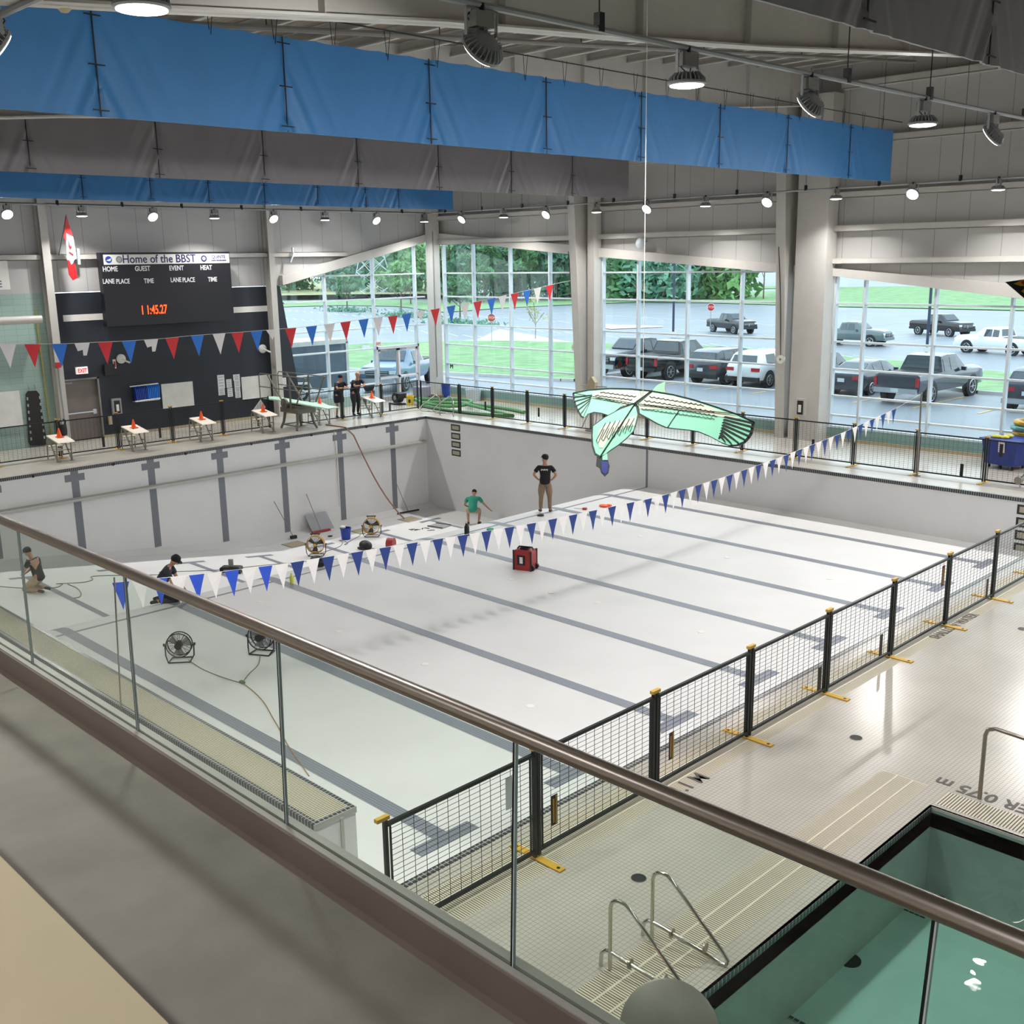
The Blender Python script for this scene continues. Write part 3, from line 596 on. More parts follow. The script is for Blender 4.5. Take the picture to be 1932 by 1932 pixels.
# ================================================================ FABRIC BANNERS (acoustic baffles)
def baffle(x, y0, y1, zb, h, m, seams, label, hooks=True, amp=.028, wires=True):
    t = thing('fabric_baffle', label, 'banner', (x, (y0 + y1) / 2, zb))
    rnd = random.Random(int(x * 10))
    nyy = int((y1 - y0) / .045); nz = 22; vs = []; fs = []
    def disp(y, u):
        d = 0
        for s_ in seams:
            dd = abs(y - s_)
            if dd < 1.5:
                g = math.exp(-dd / .42) * (1 - u) ** .7
                d += amp * g * math.sin(dd * 17 + (u) * 11 + s_) + amp * .6 * g * math.sin((dd + u * .7) * 31)
                if dd < .05: d += -.02
        d += .008 * math.sin(y * 2.1 + x) + .012 * max(0, u - .8) * math.sin(y * 10)
        return d
    for j in range(nz + 1):
        u = j / nz
        for i in range(nyy + 1):
            y = y0 + (y1 - y0) * i / nyy; sag = -.018 * abs(math.sin((y - y0) * PI / .62)) * (u > .97)
            vs.append((x + disp(y, u), y, zb + h * u + sag))
    for j in range(nz):
        for i in range(nyy):
            a = j * (nyy + 1) + i; fs.append((a, a + 1, a + nyy + 2, a + nyy + 1))
    n = len(vs)
    vs2 = [(v[0] - .03, v[1], v[2]) for v in vs]; fs2 = [(a + n, d_ + n, c_ + n, b_ + n) for a, b_, c_, d_ in fs]
    edge = [i for i in range(nyy + 1)] + [j * (nyy + 1) + nyy for j in range(1, nz + 1)] + [nz * (nyy + 1) + i for i in range(nyy - 1, -1, -1)] + [j * (nyy + 1) for j in range(nz - 1, 0, -1)]
    fe = [(edge[k], edge[(k + 1) % len(edge)], edge[(k + 1) % len(edge)] + n, edge[k] + n) for k in range(len(edge))]
    mb = MB(); mb.add(vs + vs2, fs + fs2, True); mb.add([], []); 
    for f in fe: mb.f.append(list(f)); mb.mi.append(0); mb.sm.append(False)
    mb.build('fabric_sheet', m, t)
    for s_ in seams:
        mb = MB(); mb.bb((x + .0, s_ - .008, zb), (x + .012 + disp(s_, .5) * 0, s_ + .008, zb + h)); mb.build('seam', 'black', t)
        for u in (.06, .48, .93): mb = MB(); mb.bar((x + .03, s_ - .11, zb + h * u), (x + .03, s_ + .11, zb + h * u - .005), .015); mb.build('lacing_tie', 'black', t)
    if wires:
        mb = MB(); mb.tube([(x, y0 - .3, zb + h + .42), (x, y0 + 3, zb + h + .35), (x, (y0 + y1) / 2, zb + h + .3), (x, y1 + .5, zb + h + .24)], .012, 5); mb.build('suspension_cable', 'blackp', t)
        ys_ = []; y = y0 + .2
        while y < y1: ys_.append(y); y += 1.05
        mb = MB()
        for y in ys_:
            mb.tube([(x, y, zb + h + .33), (x, y + .03, zb + h - .06)], .006, 4); mb.tube([(x, y + .12, zb + h + .33), (x, y + .05, zb + h - .12)], .006, 4)
        tag(mb.build('cord', 'blackp', t), kind='stuff')
    return t
sm = [X(q, 285, 18.2).y for q in (197, 545, 814, 1031, 1209, 1357, 1485, 1603)]
baffle(18.2, -23.5, 1.55, 7.94, 1.34, 'bluefab', [sm[0]] + sm[1:], 'large blue fabric banner hanging across the hall, nearest blue one')
sg = [X(q, 340, 9.05).y for q in (60, 302, 500, 676, 828, 965, 1080)]
baffle(9.05, -22.5, 1.5, 7.95, 1.30, 'greyfab', sg, 'grey fabric banner hanging between the two blue banners', wires=False)
sb = [X(q, 380, .25).y for q in (158, 286, 395, 500, 600, 690, 752)]
baffle(.25, -21, 1.55, 7.96, 1.30, 'bluefab', sb, 'small looking blue fabric banner farthest away by the deep end', wires=False)
sn = [X(q, 100, 27.5).y for q in (1632, 1866)]
baffle(27.5, -22.4, 1.5, 7.98, 1.30, 'greyfab', [sn[0], sn[1], sn[1] + 2.9, sn[0] - 2.9], 'dark grey fabric banner overhead in the top right corner', wires=False)
# ================================================================ OUTDOORS
def H(y): 
    if y <= 20: return -.02
    if y < 33: 
        t = (y - 20) / 13; return -.02 - 1.2 * t * t * (3 - 2 * t)
    if y < 95: return -1.22
    return -1.22 + (y - 95) * .012
def G(px, py, up=0.0):
    z = 0.0
    for _ in range(25):
        p = Z(px, py, z)
        if p.y < 4 or (p - CAM).dot(BACK) > 0: p.y = 250
        z = .5 * z + .5 * H(p.y)
    return Vector((p.x, p.y, H(p.y) + up))
yy = [5.2, 8, 12, 16, 20, 21.5, 23, 24.5, 26, 27.5, 29, 30.5, 32, 33.5, 40, 60, 95, 140, 200, 320]
xx = [-260, -100, -40, 0, 40, 140]
mb = MB(); mb.add([(x, y, H(y)) for y in yy for x in xx], [(j * 6 + i, j * 6 + i + 1, j * 6 + i + 7, j * 6 + i + 6) for j in range(len(yy) - 1) for i in range(5)])
mb.add([(-260, -60, -.02), (-5.3, -60, -.02), (-5.3, 5.2, -.02), (-260, 5.2, -.02)], [(0, 1, 2, 3)])
M['asphalt'] = mat('asphalt', '8b9096', 0.45, noise=0.10, ns=.35, bump=.1, bs=30)
M['grass'] = mat('grass', '86a874', 0.9, noise=0.22, ns=.9, bump=.5, bs=9); M['drygrass'] = mat('dry_grass', 'a8a777', 0.9, noise=0.3, ns=.6, bump=.5, bs=9)
M['kerb'] = mat('kerb_concrete', 'd4d3cd', 0.7); M['lineW'] = mat('line_white', 'dfe2e4', .6); M['lineY'] = mat('line_yellow', 'e0bc74', .6)
struct(mb, 'ground_asphalt', 'asphalt', 'wet grey asphalt of the car park outside')
def patch(lo, up, mtl, name, label, dz=.05, n=24, m_=6, kind='structure', skirt=None):
    def pl(tab, t):
        x = tab[0][0] + (tab[-1][0] - tab[0][0]) * t; return (x, interp(x, tab))
    vs = []
    for j in range(m_ + 1):
        for i in range(n + 1):
            a = pl(lo, i / n); b = pl(up, i / n); f = (j / m_); p0 = G(*a); p1 = G(*b); p = p0.lerp(p1, f); vs.append((p.x, p.y, H(p.y) + dz))
    mb = MB(); mb.add(vs, [(j * (n + 1) + i, j * (n + 1) + i + 1, (j + 1) * (n + 1) + i + 1, (j + 1) * (n + 1) + i) for j in range(m_) for i in range(n)])
    # kerb skirt along the near edge
    o = mb.build(name, mtl); tag(o, label, None, None, kind)
    if skirt:
        mb = MB()
        for i in range(n):
            a, b = Vector(vs[i]), Vector(vs[i + 1]); d = (b - a).normalized(); q = Vector((d.y, -d.x, 0)) * .18
            mb.add([a + q + Vector((0, 0, .02)), b + q + Vector((0, 0, .02)), b + Vector((0, 0, .02)), a + Vector((0, 0, .02)), a + q - Vector((0, 0, .2)), b + q - Vector((0, 0, .2))], [(0, 1, 2, 3), (0, 4, 5, 1)])
        tag(mb.build('kerb', 'kerb'), skirt, None, None, 'structure')
LO1 = [(560, 697), (668, 699), (845, 706), (960, 712), (1080, 720), (1105, 716), (1125, 704), (1200, 692), (1330, 690), (1480, 695), (1560, 703), (1700, 722), (1845, 742), (1990, 752)]
UP1 = [(560, 662), (640, 655), (700, 650), (835, 646), (960, 645), (1080, 648), (1122, 650), (1330, 655), (1460, 662), (1560, 673), (1700, 684), (1845, 700), (1990, 716)]
patch(LO1, UP1, 'grass', 'grass_island', 'long grass island beyond the near parking row', .12, 60, 6, skirt='pale kerb in front of the grass island')
LO2 = [(527, 580), (640, 577), (760, 579), (830, 591), (948, 582), (1069, 576), (1200, 571), (1330, 572), (1465, 576), (1556, 579), (1750, 583), (1980, 588)]
UP2 = [(527, 569), (640, 567), (760, 566), (830, 572), (948, 570), (1069, 566), (1152, 560), (1300, 554), (1465, 550), (1556, 543), (1700, 541), (1980, 546)]
patch(LO2, UP2, 'grass', 'grass_verge', 'far grass verge behind the car park', .1, 60, 5)
patch([(520, 567), (760, 564), (900, 566)], [(520, 535), (760, 528), (900, 530)], 'drygrass', 'dry_grass_bank', 'bank of pale dry grass and scrub behind the car park', 1.0, 30, 6)
patch([(1250, 548), (1470, 545)], [(1250, 544), (1470, 540)], 'grass', 'grass_strip', 'thin grass strip beyond the far road', .1, 10, 2)
patch([(838, 652), (905, 655), (1000, 657), (1090, 655)], [(838, 648), (905, 640), (940, 621), (1090, 648)], 'kerb', 'concrete_path', 'pale concrete path by the stop sign', .03, 24, 4)
patch([(1120, 616), (1150, 622), (1250, 618)], [(1120, 610), (1150, 613), (1250, 616)], 'kerb', 'traffic_island', 'thin pale kerb island in the car park', .06, 12, 2)
# white stall lines of the far car park
def ground_line(p, q, w_, mtl, label):
    a, b = Vector(p), Vector(q); d = (b - a); n = max(1, int(d.length / 3)); s_ = Vector((-d.y, d.x, 0)).normalized() * w_ / 2; mb = MB()
    for i in range(n):
        u = a + d * (i / n); v = a + d * ((i + 1) / n)
        mb.add([(c.x, c.y, H(c.y) + .012) for c in (u - s_, v - s_, v + s_, u + s_)], [(0, 1, 2, 3)])
    return mb
mb = MB()
for r, (x0, x1, yb) in enumerate([(-120, -5, 0), (-120, -5, 7), (-110, -8, 15), (-100, -20, 24)]):
    x = x0
    while x < x1:
        base = Vector((x, 44 + yb * 1.4 + (-x - 40) * .22, 0)); q = ground_line(base, base + Vector((4.2, -2.4, 0)), .14, None, ''); mb.add(q.v, q.f); x += 3.0
for r, yb in enumerate((62, 70, 80)):
    for i in range(14):
        base = Vector((-24 + i * 3.1, yb, 0)); q = ground_line(base, base + Vector((.6, 5.2, 0)), .14, None, ''); mb.add(q.v, q.f)
struct(mb, 'road_marking', 'lineW', 'white stall lines of the far car park')
for i, x in enumerate([-4.4, -1.75, .87, 3.47, 6.08, 8.6, 11.02, 13.62, 16.2, 18.8]):
    mb = ground_line((x, 14.0, 0), (x + .12, 18.6, 0), .13, None, ''); o = mb.build('stall_line', 'lineY'); tag(o, 'yellow stall line of the near parking row, %s' % (['leftmost', 'second', 'third', 'fourth', 'fifth', 'sixth', 'seventh', 'eighth', 'ninth', 'tenth'][i]), None, None, 'structure')

# ---- vehicles: local frame, nose towards +y, origin on the ground at the centre
M['tyre'] = mat('tyre', '1c1d1f', .8); M['rim'] = mat('alloy_rim', 'c3c8cc', .3, .8); M['carglass'] = mat('car_glass', '39464f', .08, 0, noise=.02, spec=.9)
M['headlamp'] = mat('head_lamp', 'dfe6ea', .15); M['taillamp'] = mat('tail_lamp', 'b5182a', .25); M['plate'] = mat('number_plate', 'd9dde0', .5)
def paint(n, c, r=.22): M[n] = mat(n, c, r, .15, noise=.03, ns=1, coat=.6)
for n, c in (('p_black', '15181d'), ('p_navy', '2a3444'), ('p_white', 'eef1f2'), ('p_grey', '5f6e70'), ('p_char', '343c46'), ('p_blue', '5d7d96'), ('p_ramb', '1d242c'), ('p_silver', '9fb2c4')): paint(n, c)
KINDS = {  # stations: y, z_bottom, z_belt, z_top, half width, half width top
 'pickup': dict(st=[(-2.95, .62, 1.12, 1.16, .94, .92), (-2.9, .5, 1.2, 1.24, .99, .95), (-.95, .48, 1.2, 1.24, 1.0, .95), (-.9, .48, 1.2, 1.26, 1.0, .93), (-.72, .48, 1.2, 1.86, 1.0, .74), (-.2, .48, 1.2, 1.92, 1.0, .74), (.62, .48, 1.2, 1.90, 1.0, .74), (1.28, .48, 1.2, 1.34, 1.0, .84), (2.5, .48, 1.16, 1.29, .99, .82), (2.84, .5, 1.1, 1.22, .97, .80), (2.96, .55, 1.0, 1.05, .93, .78)],
   win=[(-.72, -.2), (-.14, .5)], glass=((3, 4), (6, 7)), wheels=(-1.85, 1.85), R=.43, bed=(-2.85, -1.0)),
 'suv': dict(st=[(-2.25, .45, .95, 1.0, .86, .8), (-2.18, .4, 1.02, 1.1, .92, .82), (-1.95, .38, 1.05, 1.55, .93, .70), (-1.6, .36, 1.05, 1.66, .93, .70), (.1, .36, 1.04, 1.68, .93, .70), (.55, .36, 1.02, 1.60, .93, .70), (1.2, .36, 1.0, 1.12, .93, .80), (1.95, .38, .96, 1.05, .91, .76), (2.22, .42, .84, .9, .86, .7)],
   win=[(-1.55, -.75), (-.68, .02), (.08, .6)], glass=((1, 2), (5, 6)), wheels=(-1.38, 1.38), R=.36, bed=None),
 'sedan': dict(st=[(-2.38, .4, .8, .86, .82, .74), (-2.3, .34, .92, .98, .89, .8), (-1.85, .32, .94, 1.04, .91, .78), (-1.05, .32, .94, 1.38, .91, .62), (-.2, .32, .92, 1.45, .91, .62), (.4, .32, .9, 1.38, .91, .62), (1.2, .32, .88, .94, .91, .76), (2.1, .34, .78, .84, .88, .7), (2.38, .4, .6, .64, .78, .6)],
   win=[(-1.1, -.35), (-.28, .4)], glass=((2, 3), (5, 6)), wheels=(-1.42, 1.42), R=.33, bed=None)}
def vehicle(kind, pnt, label, loc, ang, name, chrome_bumper=False, dark_rims=False, tail=True):
    K = KINDS[kind]; t = thing(name, label, 'car' if kind != 'pickup' else 'pickup truck', loc, ang)
    st = K['st']
    def ring(s_):
        y, zb, zl, zt, w_, wt = s_
        return [Vector(p) for p in ((-w_ * .93, y, zb), (-w_, y, zb + .18), (-w_ * 1.005, y, zl - .2), (-w_ * .975, y, zl), (-wt, y, zt - .02), (-wt * .85, y, zt), (wt * .85, y, zt), (wt, y, zt - .02), (w_ * .975, y, zl), (w_ * 1.005, y, zl - .2), (w_, y, zb + .18), (w_ * .93, y, zb))]
    mb = MB(); mb.loft([ring(s_) for s_ in st]); b = local(mb, 'body', pnt, t)
    def sec(y):
        for a, c in zip(st, st[1:]):
            if a[0] <= y <= c[0]: f = (y - a[0]) / (c[0] - a[0]); return [a[i] + (c[i] - a[i]) * f for i in range(6)]
    for sd in (-1, 1):
        for (ya, yb) in K['win']:
            q = []
            for y, u in ((ya, .1), (yb, .1), (yb - .08 * (yb > 0), .84), (ya + .06, .84)):
                s_ = sec(y); w0, w1 = s_[4] * .975, s_[5]; z0, z1 = s_[2], s_[3] - .02
                q.append(Vector((sd * (w0 + (w1 - w0) * u + .012), y, z0 + (z1 - z0) * u)))
            mb = MB(); mb.prism(q, (-sd * .02, 0, 0)); local(mb, 'side_window', 'carglass', t)
        mb = MB(); yh = K['win'][-1][1] + .1; mb.box((sd * (st[4][4] + .1), yh + .1, st[4][2] + .08), (.2, .1, .16)); local(mb, 'mirror', pnt, t)
    for gi, (i0, i1) in enumerate(K['glass']):
        a, c = st[i0], st[i1]; q = []
        for s_, u, f in ((a, .12, 0), (c, .88, 1)):
            pass
        def pt(f, sx): 
            wv = (a[5] + (c[5] - a[5]) * f) * .86; y = a[0] + (c[0] - a[0]) * f; z = a[3] + (c[3] - a[3]) * f; return Vector((sx * wv, y, z))
        dn = -1 if gi == 0 else 1
        q = [pt(.12, -1), pt(.12, 1), pt(.9, 1), pt(.9, -1)]; off = Vector((0, dn * .012, .014))
        mb = MB(); mb.prism([v + off for v in q], (0, -dn * .01, -.02)); local(mb, 'windscreen' if gi else 'rear_window', 'carglass', t)
    if K['bed']:
        mb = MB(); mb.bb((-.86, K['bed'][0], 1.2), (.86, K['bed'][1], 1.262)); local(mb, 'bed_cover', 'blackp', t)
    R = K['R']
    for wy in K['wheels']:
        for sd in (-1, 1):
            w_ = sec(wy)[4]
            mb = MB(); mb.cyl((sd * (w_ - .2), wy, R + .03), (sd * (w_ + .008), wy, R + .03), R + .08, 20); local(mb, 'wheel_arch', 'blackp', t)
            mb = MB(); mb.cyl((sd * (w_ - .24), wy, R), (sd * (w_ + .02), wy, R), R, 22); wh = local(mb, 'wheel', 'tyre', t)
            mb = MB(); mb.cyl((sd * (w_ + .02), wy, R), (sd * (w_ + .03), wy, R), R * .2, 10)
            for k in range(6):
                a = 2 * PI * k / 6; d = Vector((0, math.cos(a), math.sin(a)))
                mb.bar(Vector((sd * (w_ + .024), wy, R)) + d * R * .1, Vector((sd * (w_ + .024), wy, R)) + d * R * .66, .05, .02) if True else None
            mb.tube([Vector((sd * (w_ + .02), wy + math.cos(a) * R * .66, R + math.sin(a) * R * .66)) for a in [2 * PI * k / 18 for k in range(18)]], .02, 5, closed=True)
            local(mb, 'rim', 'alud' if dark_rims else 'rim', wh)
    ye, yf = st[0][0], st[-1][0]; zb = st[0][1]; zm = .8 if kind != 'sedan' else .72
    if kind == 'pickup': tl = [(.84, .96, -2.965, .78, 1.14)]
    else: tl = [(.48, .90, ye + .0, zm, zm + .16)]
    for sd in (-1, 1):
        x0, x1, y_, z0, z1 = tl[0]; mb = MB(); mb.box((sd * (x0 + x1) / 2, y_ + .04, (z0 + z1) / 2), (x1 - x0, .14, z1 - z0)); local(mb, 'tail_lamp', 'taillamp', t)
        mb = MB(); zz = st[-2][2] - .1; mb.box((sd * (st[-1][4] - .16), yf - .06, zz), (.3, .16, .16 if kind == 'pickup' else .12)); local(mb, 'head_lamp', 'headlamp', t)
    bm_ = 'rim' if chrome_bumper else ('blackp' if kind == 'suv' else pnt)
    mb = MB(); mb.box((0, ye - .04, zb - .02), (1.84, .16, .2)); local(mb, 'rear_bumper', bm_, t)
    mb = MB(); mb.box((0, yf + .02, zb - .02), (1.8, .16, .22)); local(mb, 'front_bumper', bm_, t)
    mb = MB(); mb.box((0, yf + .01, st[-2][2] - .2), (1.1, .06, .3)); local(mb, 'grille', 'blackp', t)
    mb = MB(); mb.box((0, yf + .045, st[-2][2] - .2), (1.08, .02, .03)); mb.box((0, yf + .045, st[-2][2] - .1), (1.08, .02, .03)); mb.box((0, yf + .045, st[-2][2] - .2), (.05, .02, .28)); local(mb, 'grille_bar', 'rim', t)
    mb = MB(); mb.box((0, ye - .13, zb + (.0 if kind == 'pickup' else .3)), (.32, .02, .16)); local(mb, 'number_plate', 'plate', t)
    if kind == 'pickup':
        mb = MB(); mb.box((0, -2.965, .98), (1.6, .02, .36)); local(mb, 'tailgate', pnt, t)
    return t
vehicle('pickup', 'p_ramb', 'dark pickup truck parked nose first towards the windows, chrome grille showing', (-3.75, 18.1, -.02), PI, 'pickup_truck', True)
vehicle('pickup', 'p_black', 'glossy black pickup truck seen from behind with red tail lamp, beside the chrome grilled pickup', (-1.15, 18.15, -.02), 0, 'pickup_truck', False, True)
vehicle('suv', 'p_char', 'dark grey compact SUV between the black pickup and the white SUV', (2.25, 17.8, -.02), 0, 'suv_car')
vehicle('suv', 'p_white', 'white SUV in the near parking row partly behind the pillar', (4.5, 17.9, -.02), 0, 'suv_car', False, True)
vehicle('suv', 'p_navy', 'dark blue car just right of the twin pillars, mostly hidden', (7.0, 18.2, -.02), 0, 'suv_car')
vehicle('sedan', 'p_char', 'dark grey sedan seen from behind left of the big dark blue pickup', (9.5, 18.2, -.02), 0, 'sedan_car')
vehicle('pickup', 'p_navy', 'large dark blue pickup truck seen from behind with chrome bumper', (12.75, 17.35, -.02), math.radians(-2), 'pickup_truck', True)
vehicle('suv', 'p_navy', 'dark SUV at the right edge seen from behind', (17.5, 17.5, -.02), 0, 'suv_car', True)
vehicle('pickup', 'p_blue', 'blue grey pickup truck standing outside the glass doors', (-9.1, 6.1, -.02), math.radians(-150), 'pickup_truck', True)
def far(pl, pr, kind, pnt, label, side, name, **k):
    """pl, pr: ground contact pixels of the two near side wheels; side=1 nose right, -1 nose left"""
    a, b = G(*pl), G(*pr); d = (b - a).normalized(); n = Vector((-d.y, d.x, 0)); mid = (a + b) / 2 + n * .95
    ang = math.atan2(d.y, d.x) - PI / 2 if side > 0 else math.atan2(-d.y, -d.x) - PI / 2
    vehicle(kind, pnt, label, (mid.x, mid.y, H(mid.y)), ang, name, **k)
far((1340, 626), (1389, 631), 'pickup', 'p_black', 'black pickup truck alone in the far car park behind the stop sign', 1, 'pickup_truck')
far((1566, 651), (1634, 654), 'pickup', 'p_grey', 'grey green pickup truck in the far car park right of the pillars', 1, 'pickup_truck')
far((1728, 631), (1794, 636), 'pickup', 'p_black', 'black pickup truck in the far car park behind the right lamp post', 1, 'pickup_truck')
far((1831, 666), (1899, 671), 'pickup', 'p_white', 'white pickup truck at the right edge of the far car park', -1, 'pickup_truck')
# cargo trailer outside the end window
t = thing('cargo_trailer', 'charcoal cargo trailer with a white roof outside the end window', 'trailer', (-9, -.9, -.02))
mb = MB(); mb.bb((-10.1, -4.6, .45), (-8.0, 2.15, 2.42)); mb.build('box', mat('trailer_panel', '5b6a7a', .4), t)
mb = MB(); mb.bb((-10.15, -4.65, 2.42), (-7.95, 2.2, 2.62)); mb.bb((-8.03, 2.07, .4), (-7.95, 2.2, 2.5)); mb.bb((-8.02, -4.6, .38), (-7.96, 2.2, .48)); mb.build('trim', 'white', t)
for y in (-1.6, -.5):
    mb = MB(); mb.cyl((-8.3, y, .36), (-7.9, y, .36), .36, 20); wh = mb.build('wheel', 'tyre', t)
    mb = MB(); mb.cyl((-7.9, y, .36), (-7.88, y, .36), .2, 14); mb.build('rim', 'rim', wh)
mb = MB(); mb.tube([(-7.92, -2.2, .35), (-7.9, -2.0, .78), (-7.9, -1.05, .84), (-7.9, -.1, .78), (-7.92, .1, .35)], .06, 6); mb.build('fender', 'white', t)
mb = MB(); mb.bb((-9.1, 2.15, .4), (-9.0, 3.3, .5)); mb.build('tow_bar', 'grey', t)
# lamp posts, stop signs
for (px, py, hh, lab) in ((1270, 636, 9, 'tall dark car park lamp post left of the twin pillars'), (1748, 668, 9, 'tall dark car park lamp post in front of the far black pickup')):
    p = G(px, py); t = thing('lamp_post', lab, 'lamp post', (p.x, p.y, p.z))
    mb = MB(); mb.cyl((0, 0, 0), (0, 0, .5), .3, 16); local(mb, 'base', 'kerb', t)
    mb = MB(); mb.tube([(0, 0, .5), (0, 0, hh)], .11, 8); mb.bb((-.9, -.05, hh - .1), (.9, .05, hh)); local(mb, 'pole', mat('lamp_post_paint', '2c3850', .5), t)
    for s_ in (-1, 1):
        mb = MB(); mb.box((s_ * 1.1, 0, hh), (.6, .35, .12)); local(mb, 'lamp_head', 'grey', t)
p = G(1269, 692); t = thing('lamp_post', 'short dark post standing among the near parked trucks', 'lamp post', (p.x, p.y, p.z)) if False else None
for (px, py, lab) in ((1340, 629, 'red stop sign in front of the far black pickup'), (928, 646, 'red stop sign by the concrete path')):
    p = G(px, py); t = thing('stop_sign', lab, 'traffic sign', (p.x, p.y, p.z))
    hh = 2.5 if px > 1000 else 2.2
    mb = MB(); mb.tube([(0, 0, 0), (0, 0, hh + .2)], .035, 6); local(mb, 'post', 'alud', t)
    d = (CAM - p); d.z = 0; d.normalize(); sd = Vector((-d.y, d.x, 0)); 
    for nm, r, off, mm in (('face_border', .40, .02, 'white'), ('sign_face', .36, .03, 'red')):
        c = Vector((0, 0, hh)) + d * off; pts = [c + sd * r * math.cos(a) + Vector((0, 0, 1)) * r * math.sin(a) for a in [PI / 8 + k * PI / 4 for k in range(8)]]
        mb = MB(); mb.prism(pts, d * .01); fc = local(mb, nm, mm, t)
    c = p + Vector((0, 0, hh - .1)) + d * .05; text_mesh('STOP', .3, 'lettering', 'white', t, c, sd, (0, 0, 1), 'CENTER', .01)
# ---- trees
M['bark'] = mat('bark', '6a5a4a', .9, noise=.2); 
for n, c in (('leaf_a', '5c8a5c'), ('leaf_b', '7aa468'), ('leaf_c', '4f7a63'), ('leaf_d', 'b9b36a'), ('leaf_e', '6c9a80')): M[n] = mat(n, c, .8, noise=.35, ns=.5)
def tree(px, py, h, wdt, leaf, label, seed, trunk=.25, n=620, name='leafy_tree', ls=.55, dy=0.0):
    r = random.Random(seed); p = G(px, py); p = Vector((p.x, p.y + dy, H(p.y + dy))); t = thing(name, label, 'tree', (p.x, p.y, p.z))
    th = h * .35; mb = MB(); mb.tube([(0, 0, 0), (.05, .02, th), (r.uniform(-.2, .2), r.uniform(-.2, .2), h * .8)], [trunk * .5, trunk * .35, .04], 7)
    for k in range(5):
        a = r.uniform(0, 2 * PI); z = th * r.uniform(.8, 1.3); mb.tube([(0, 0, z), (math.cos(a) * wdt * .3, math.sin(a) * wdt * .3, z + h * .25)], [trunk * .2, .03], 5)
    local(mb, 'trunk', 'bark', t)
    cl = [(r.gauss(0, .45), r.gauss(0, .45), r.uniform(-.8, .9), r.uniform(.3, .5)) for _ in range(12)]
    mb = MB()
    for k in range(n):
        cx, cy, cz, cr_ = r.choice(cl); v = Vector((r.gauss(0, 1), r.gauss(0, 1), r.gauss(0, 1))).normalized() * cr_ * r.uniform(.5, 1)
        taper = 1 - .35 * max(0, cz); c = Vector(((cx * taper * .8 + v.x) * wdt * .5, (cy * taper * .8 + v.y) * wdt * .5, th + (h - th) * (.5 + .42 * (cz + v.z * .7))))
        a, b = Vector((r.gauss(0, 1), r.gauss(0, 1), r.gauss(0, 1))).normalized(), Vector((r.gauss(0, 1), r.gauss(0, 1), r.gauss(0, 1))).normalized(); s_ = ls * r.uniform(.6, 1.2)
        mb.add([c + a * s_, c + b * s_ * .5, c - a * s_, c - b * s_ * .5], [(0, 1, 2, 3)])
    tag(local(mb, 'foliage', leaf, t), kind='stuff')
    return t
TL = [  # px, py of foot, height, width, leaf, where
 (545, 560, 8, 9, 'leaf_c', 'dark green tree at the left end of the glazed wall'), (590, 556, 9, 9, 'leaf_a', 'green tree left of the pylon behind the end window'), (655, 582, 5.5, 6.5, 'leaf_a', 'round green tree on the verge left of the pylon'),
 (640, 548, 7, 10, 'leaf_c', 'dark tree behind the round verge tree'), (757, 592, 7.5, 7, 'leaf_b', 'bright green tree standing by the parking island'), (775, 575, 12, 9, 'leaf_b', 'tall light green tree left of the corner post'),
 (715, 556, 11, 10, 'leaf_e', 'tall bluish tree behind the pylon'), (742, 552, 13, 11, 'leaf_c', 'tall dark tree near the corner post'), (842, 565, 13, 8, 'leaf_b', 'tall pale tree right of the corner post'),
 (868, 608, 6, 5.5, 'leaf_a', 'small leafy tree right of the corner post'), (885, 566, 12, 9, 'leaf_e', 'tall bluish tree in the first bay'), (913, 572, 10, 9, 'leaf_a', 'broad green tree in the second pane column'),
 (935, 566, 12, 9, 'leaf_c', 'tall dark tree behind the broad green one'), (985, 570, 11, 9, 'leaf_a', 'broad green tree in the third pane column'), (1000, 566, 12, 9, 'leaf_c', 'dark tree in the third pane column'),
 (1050, 568, 10, 8, 'leaf_c', 'dark tree at the right of the first bay'), (1155, 562, 11, 9, 'leaf_a', 'leafy tree at the left of the middle bay'), (1132, 558, 12, 9, 'leaf_e', 'bluish tree behind the left pillar'),
 (1196, 562, 10, 7, 'leaf_c', 'dark slim tree in the middle bay'), (1240, 563, 12, 10, 'leaf_c', 'large dark tree behind the left lamp post'), (1335, 565, 11, 10, 'leaf_c', 'large dark tree in the middle of the middle bay'),
 (1306, 560, 10, 6, 'leaf_a', 'green tree just left of the large dark one'), (1412, 562, 11, 8, 'leaf_e', 'bluish tree near the right of the middle bay'), (1440, 565, 12, 9, 'leaf_c', 'dark tree beside the twin pillars'), (1572, 545, 9, 7, 'leaf_c', 'dark tree at the left of the right bay'),
 (1225, 540, 9, 14, 'leaf_b', 'far light green trees beyond the road'), (1385, 536, 9, 16, 'leaf_e', 'far bluish trees beyond the road')]
for i, (px, py, h_, w_, lf, lab) in enumerate(TL):
    tree(px, py, h_, w_, lf, lab, i + 3, ls=.5 if h_ < 8 else .75, n=620 if h_ < 8 else 1300)
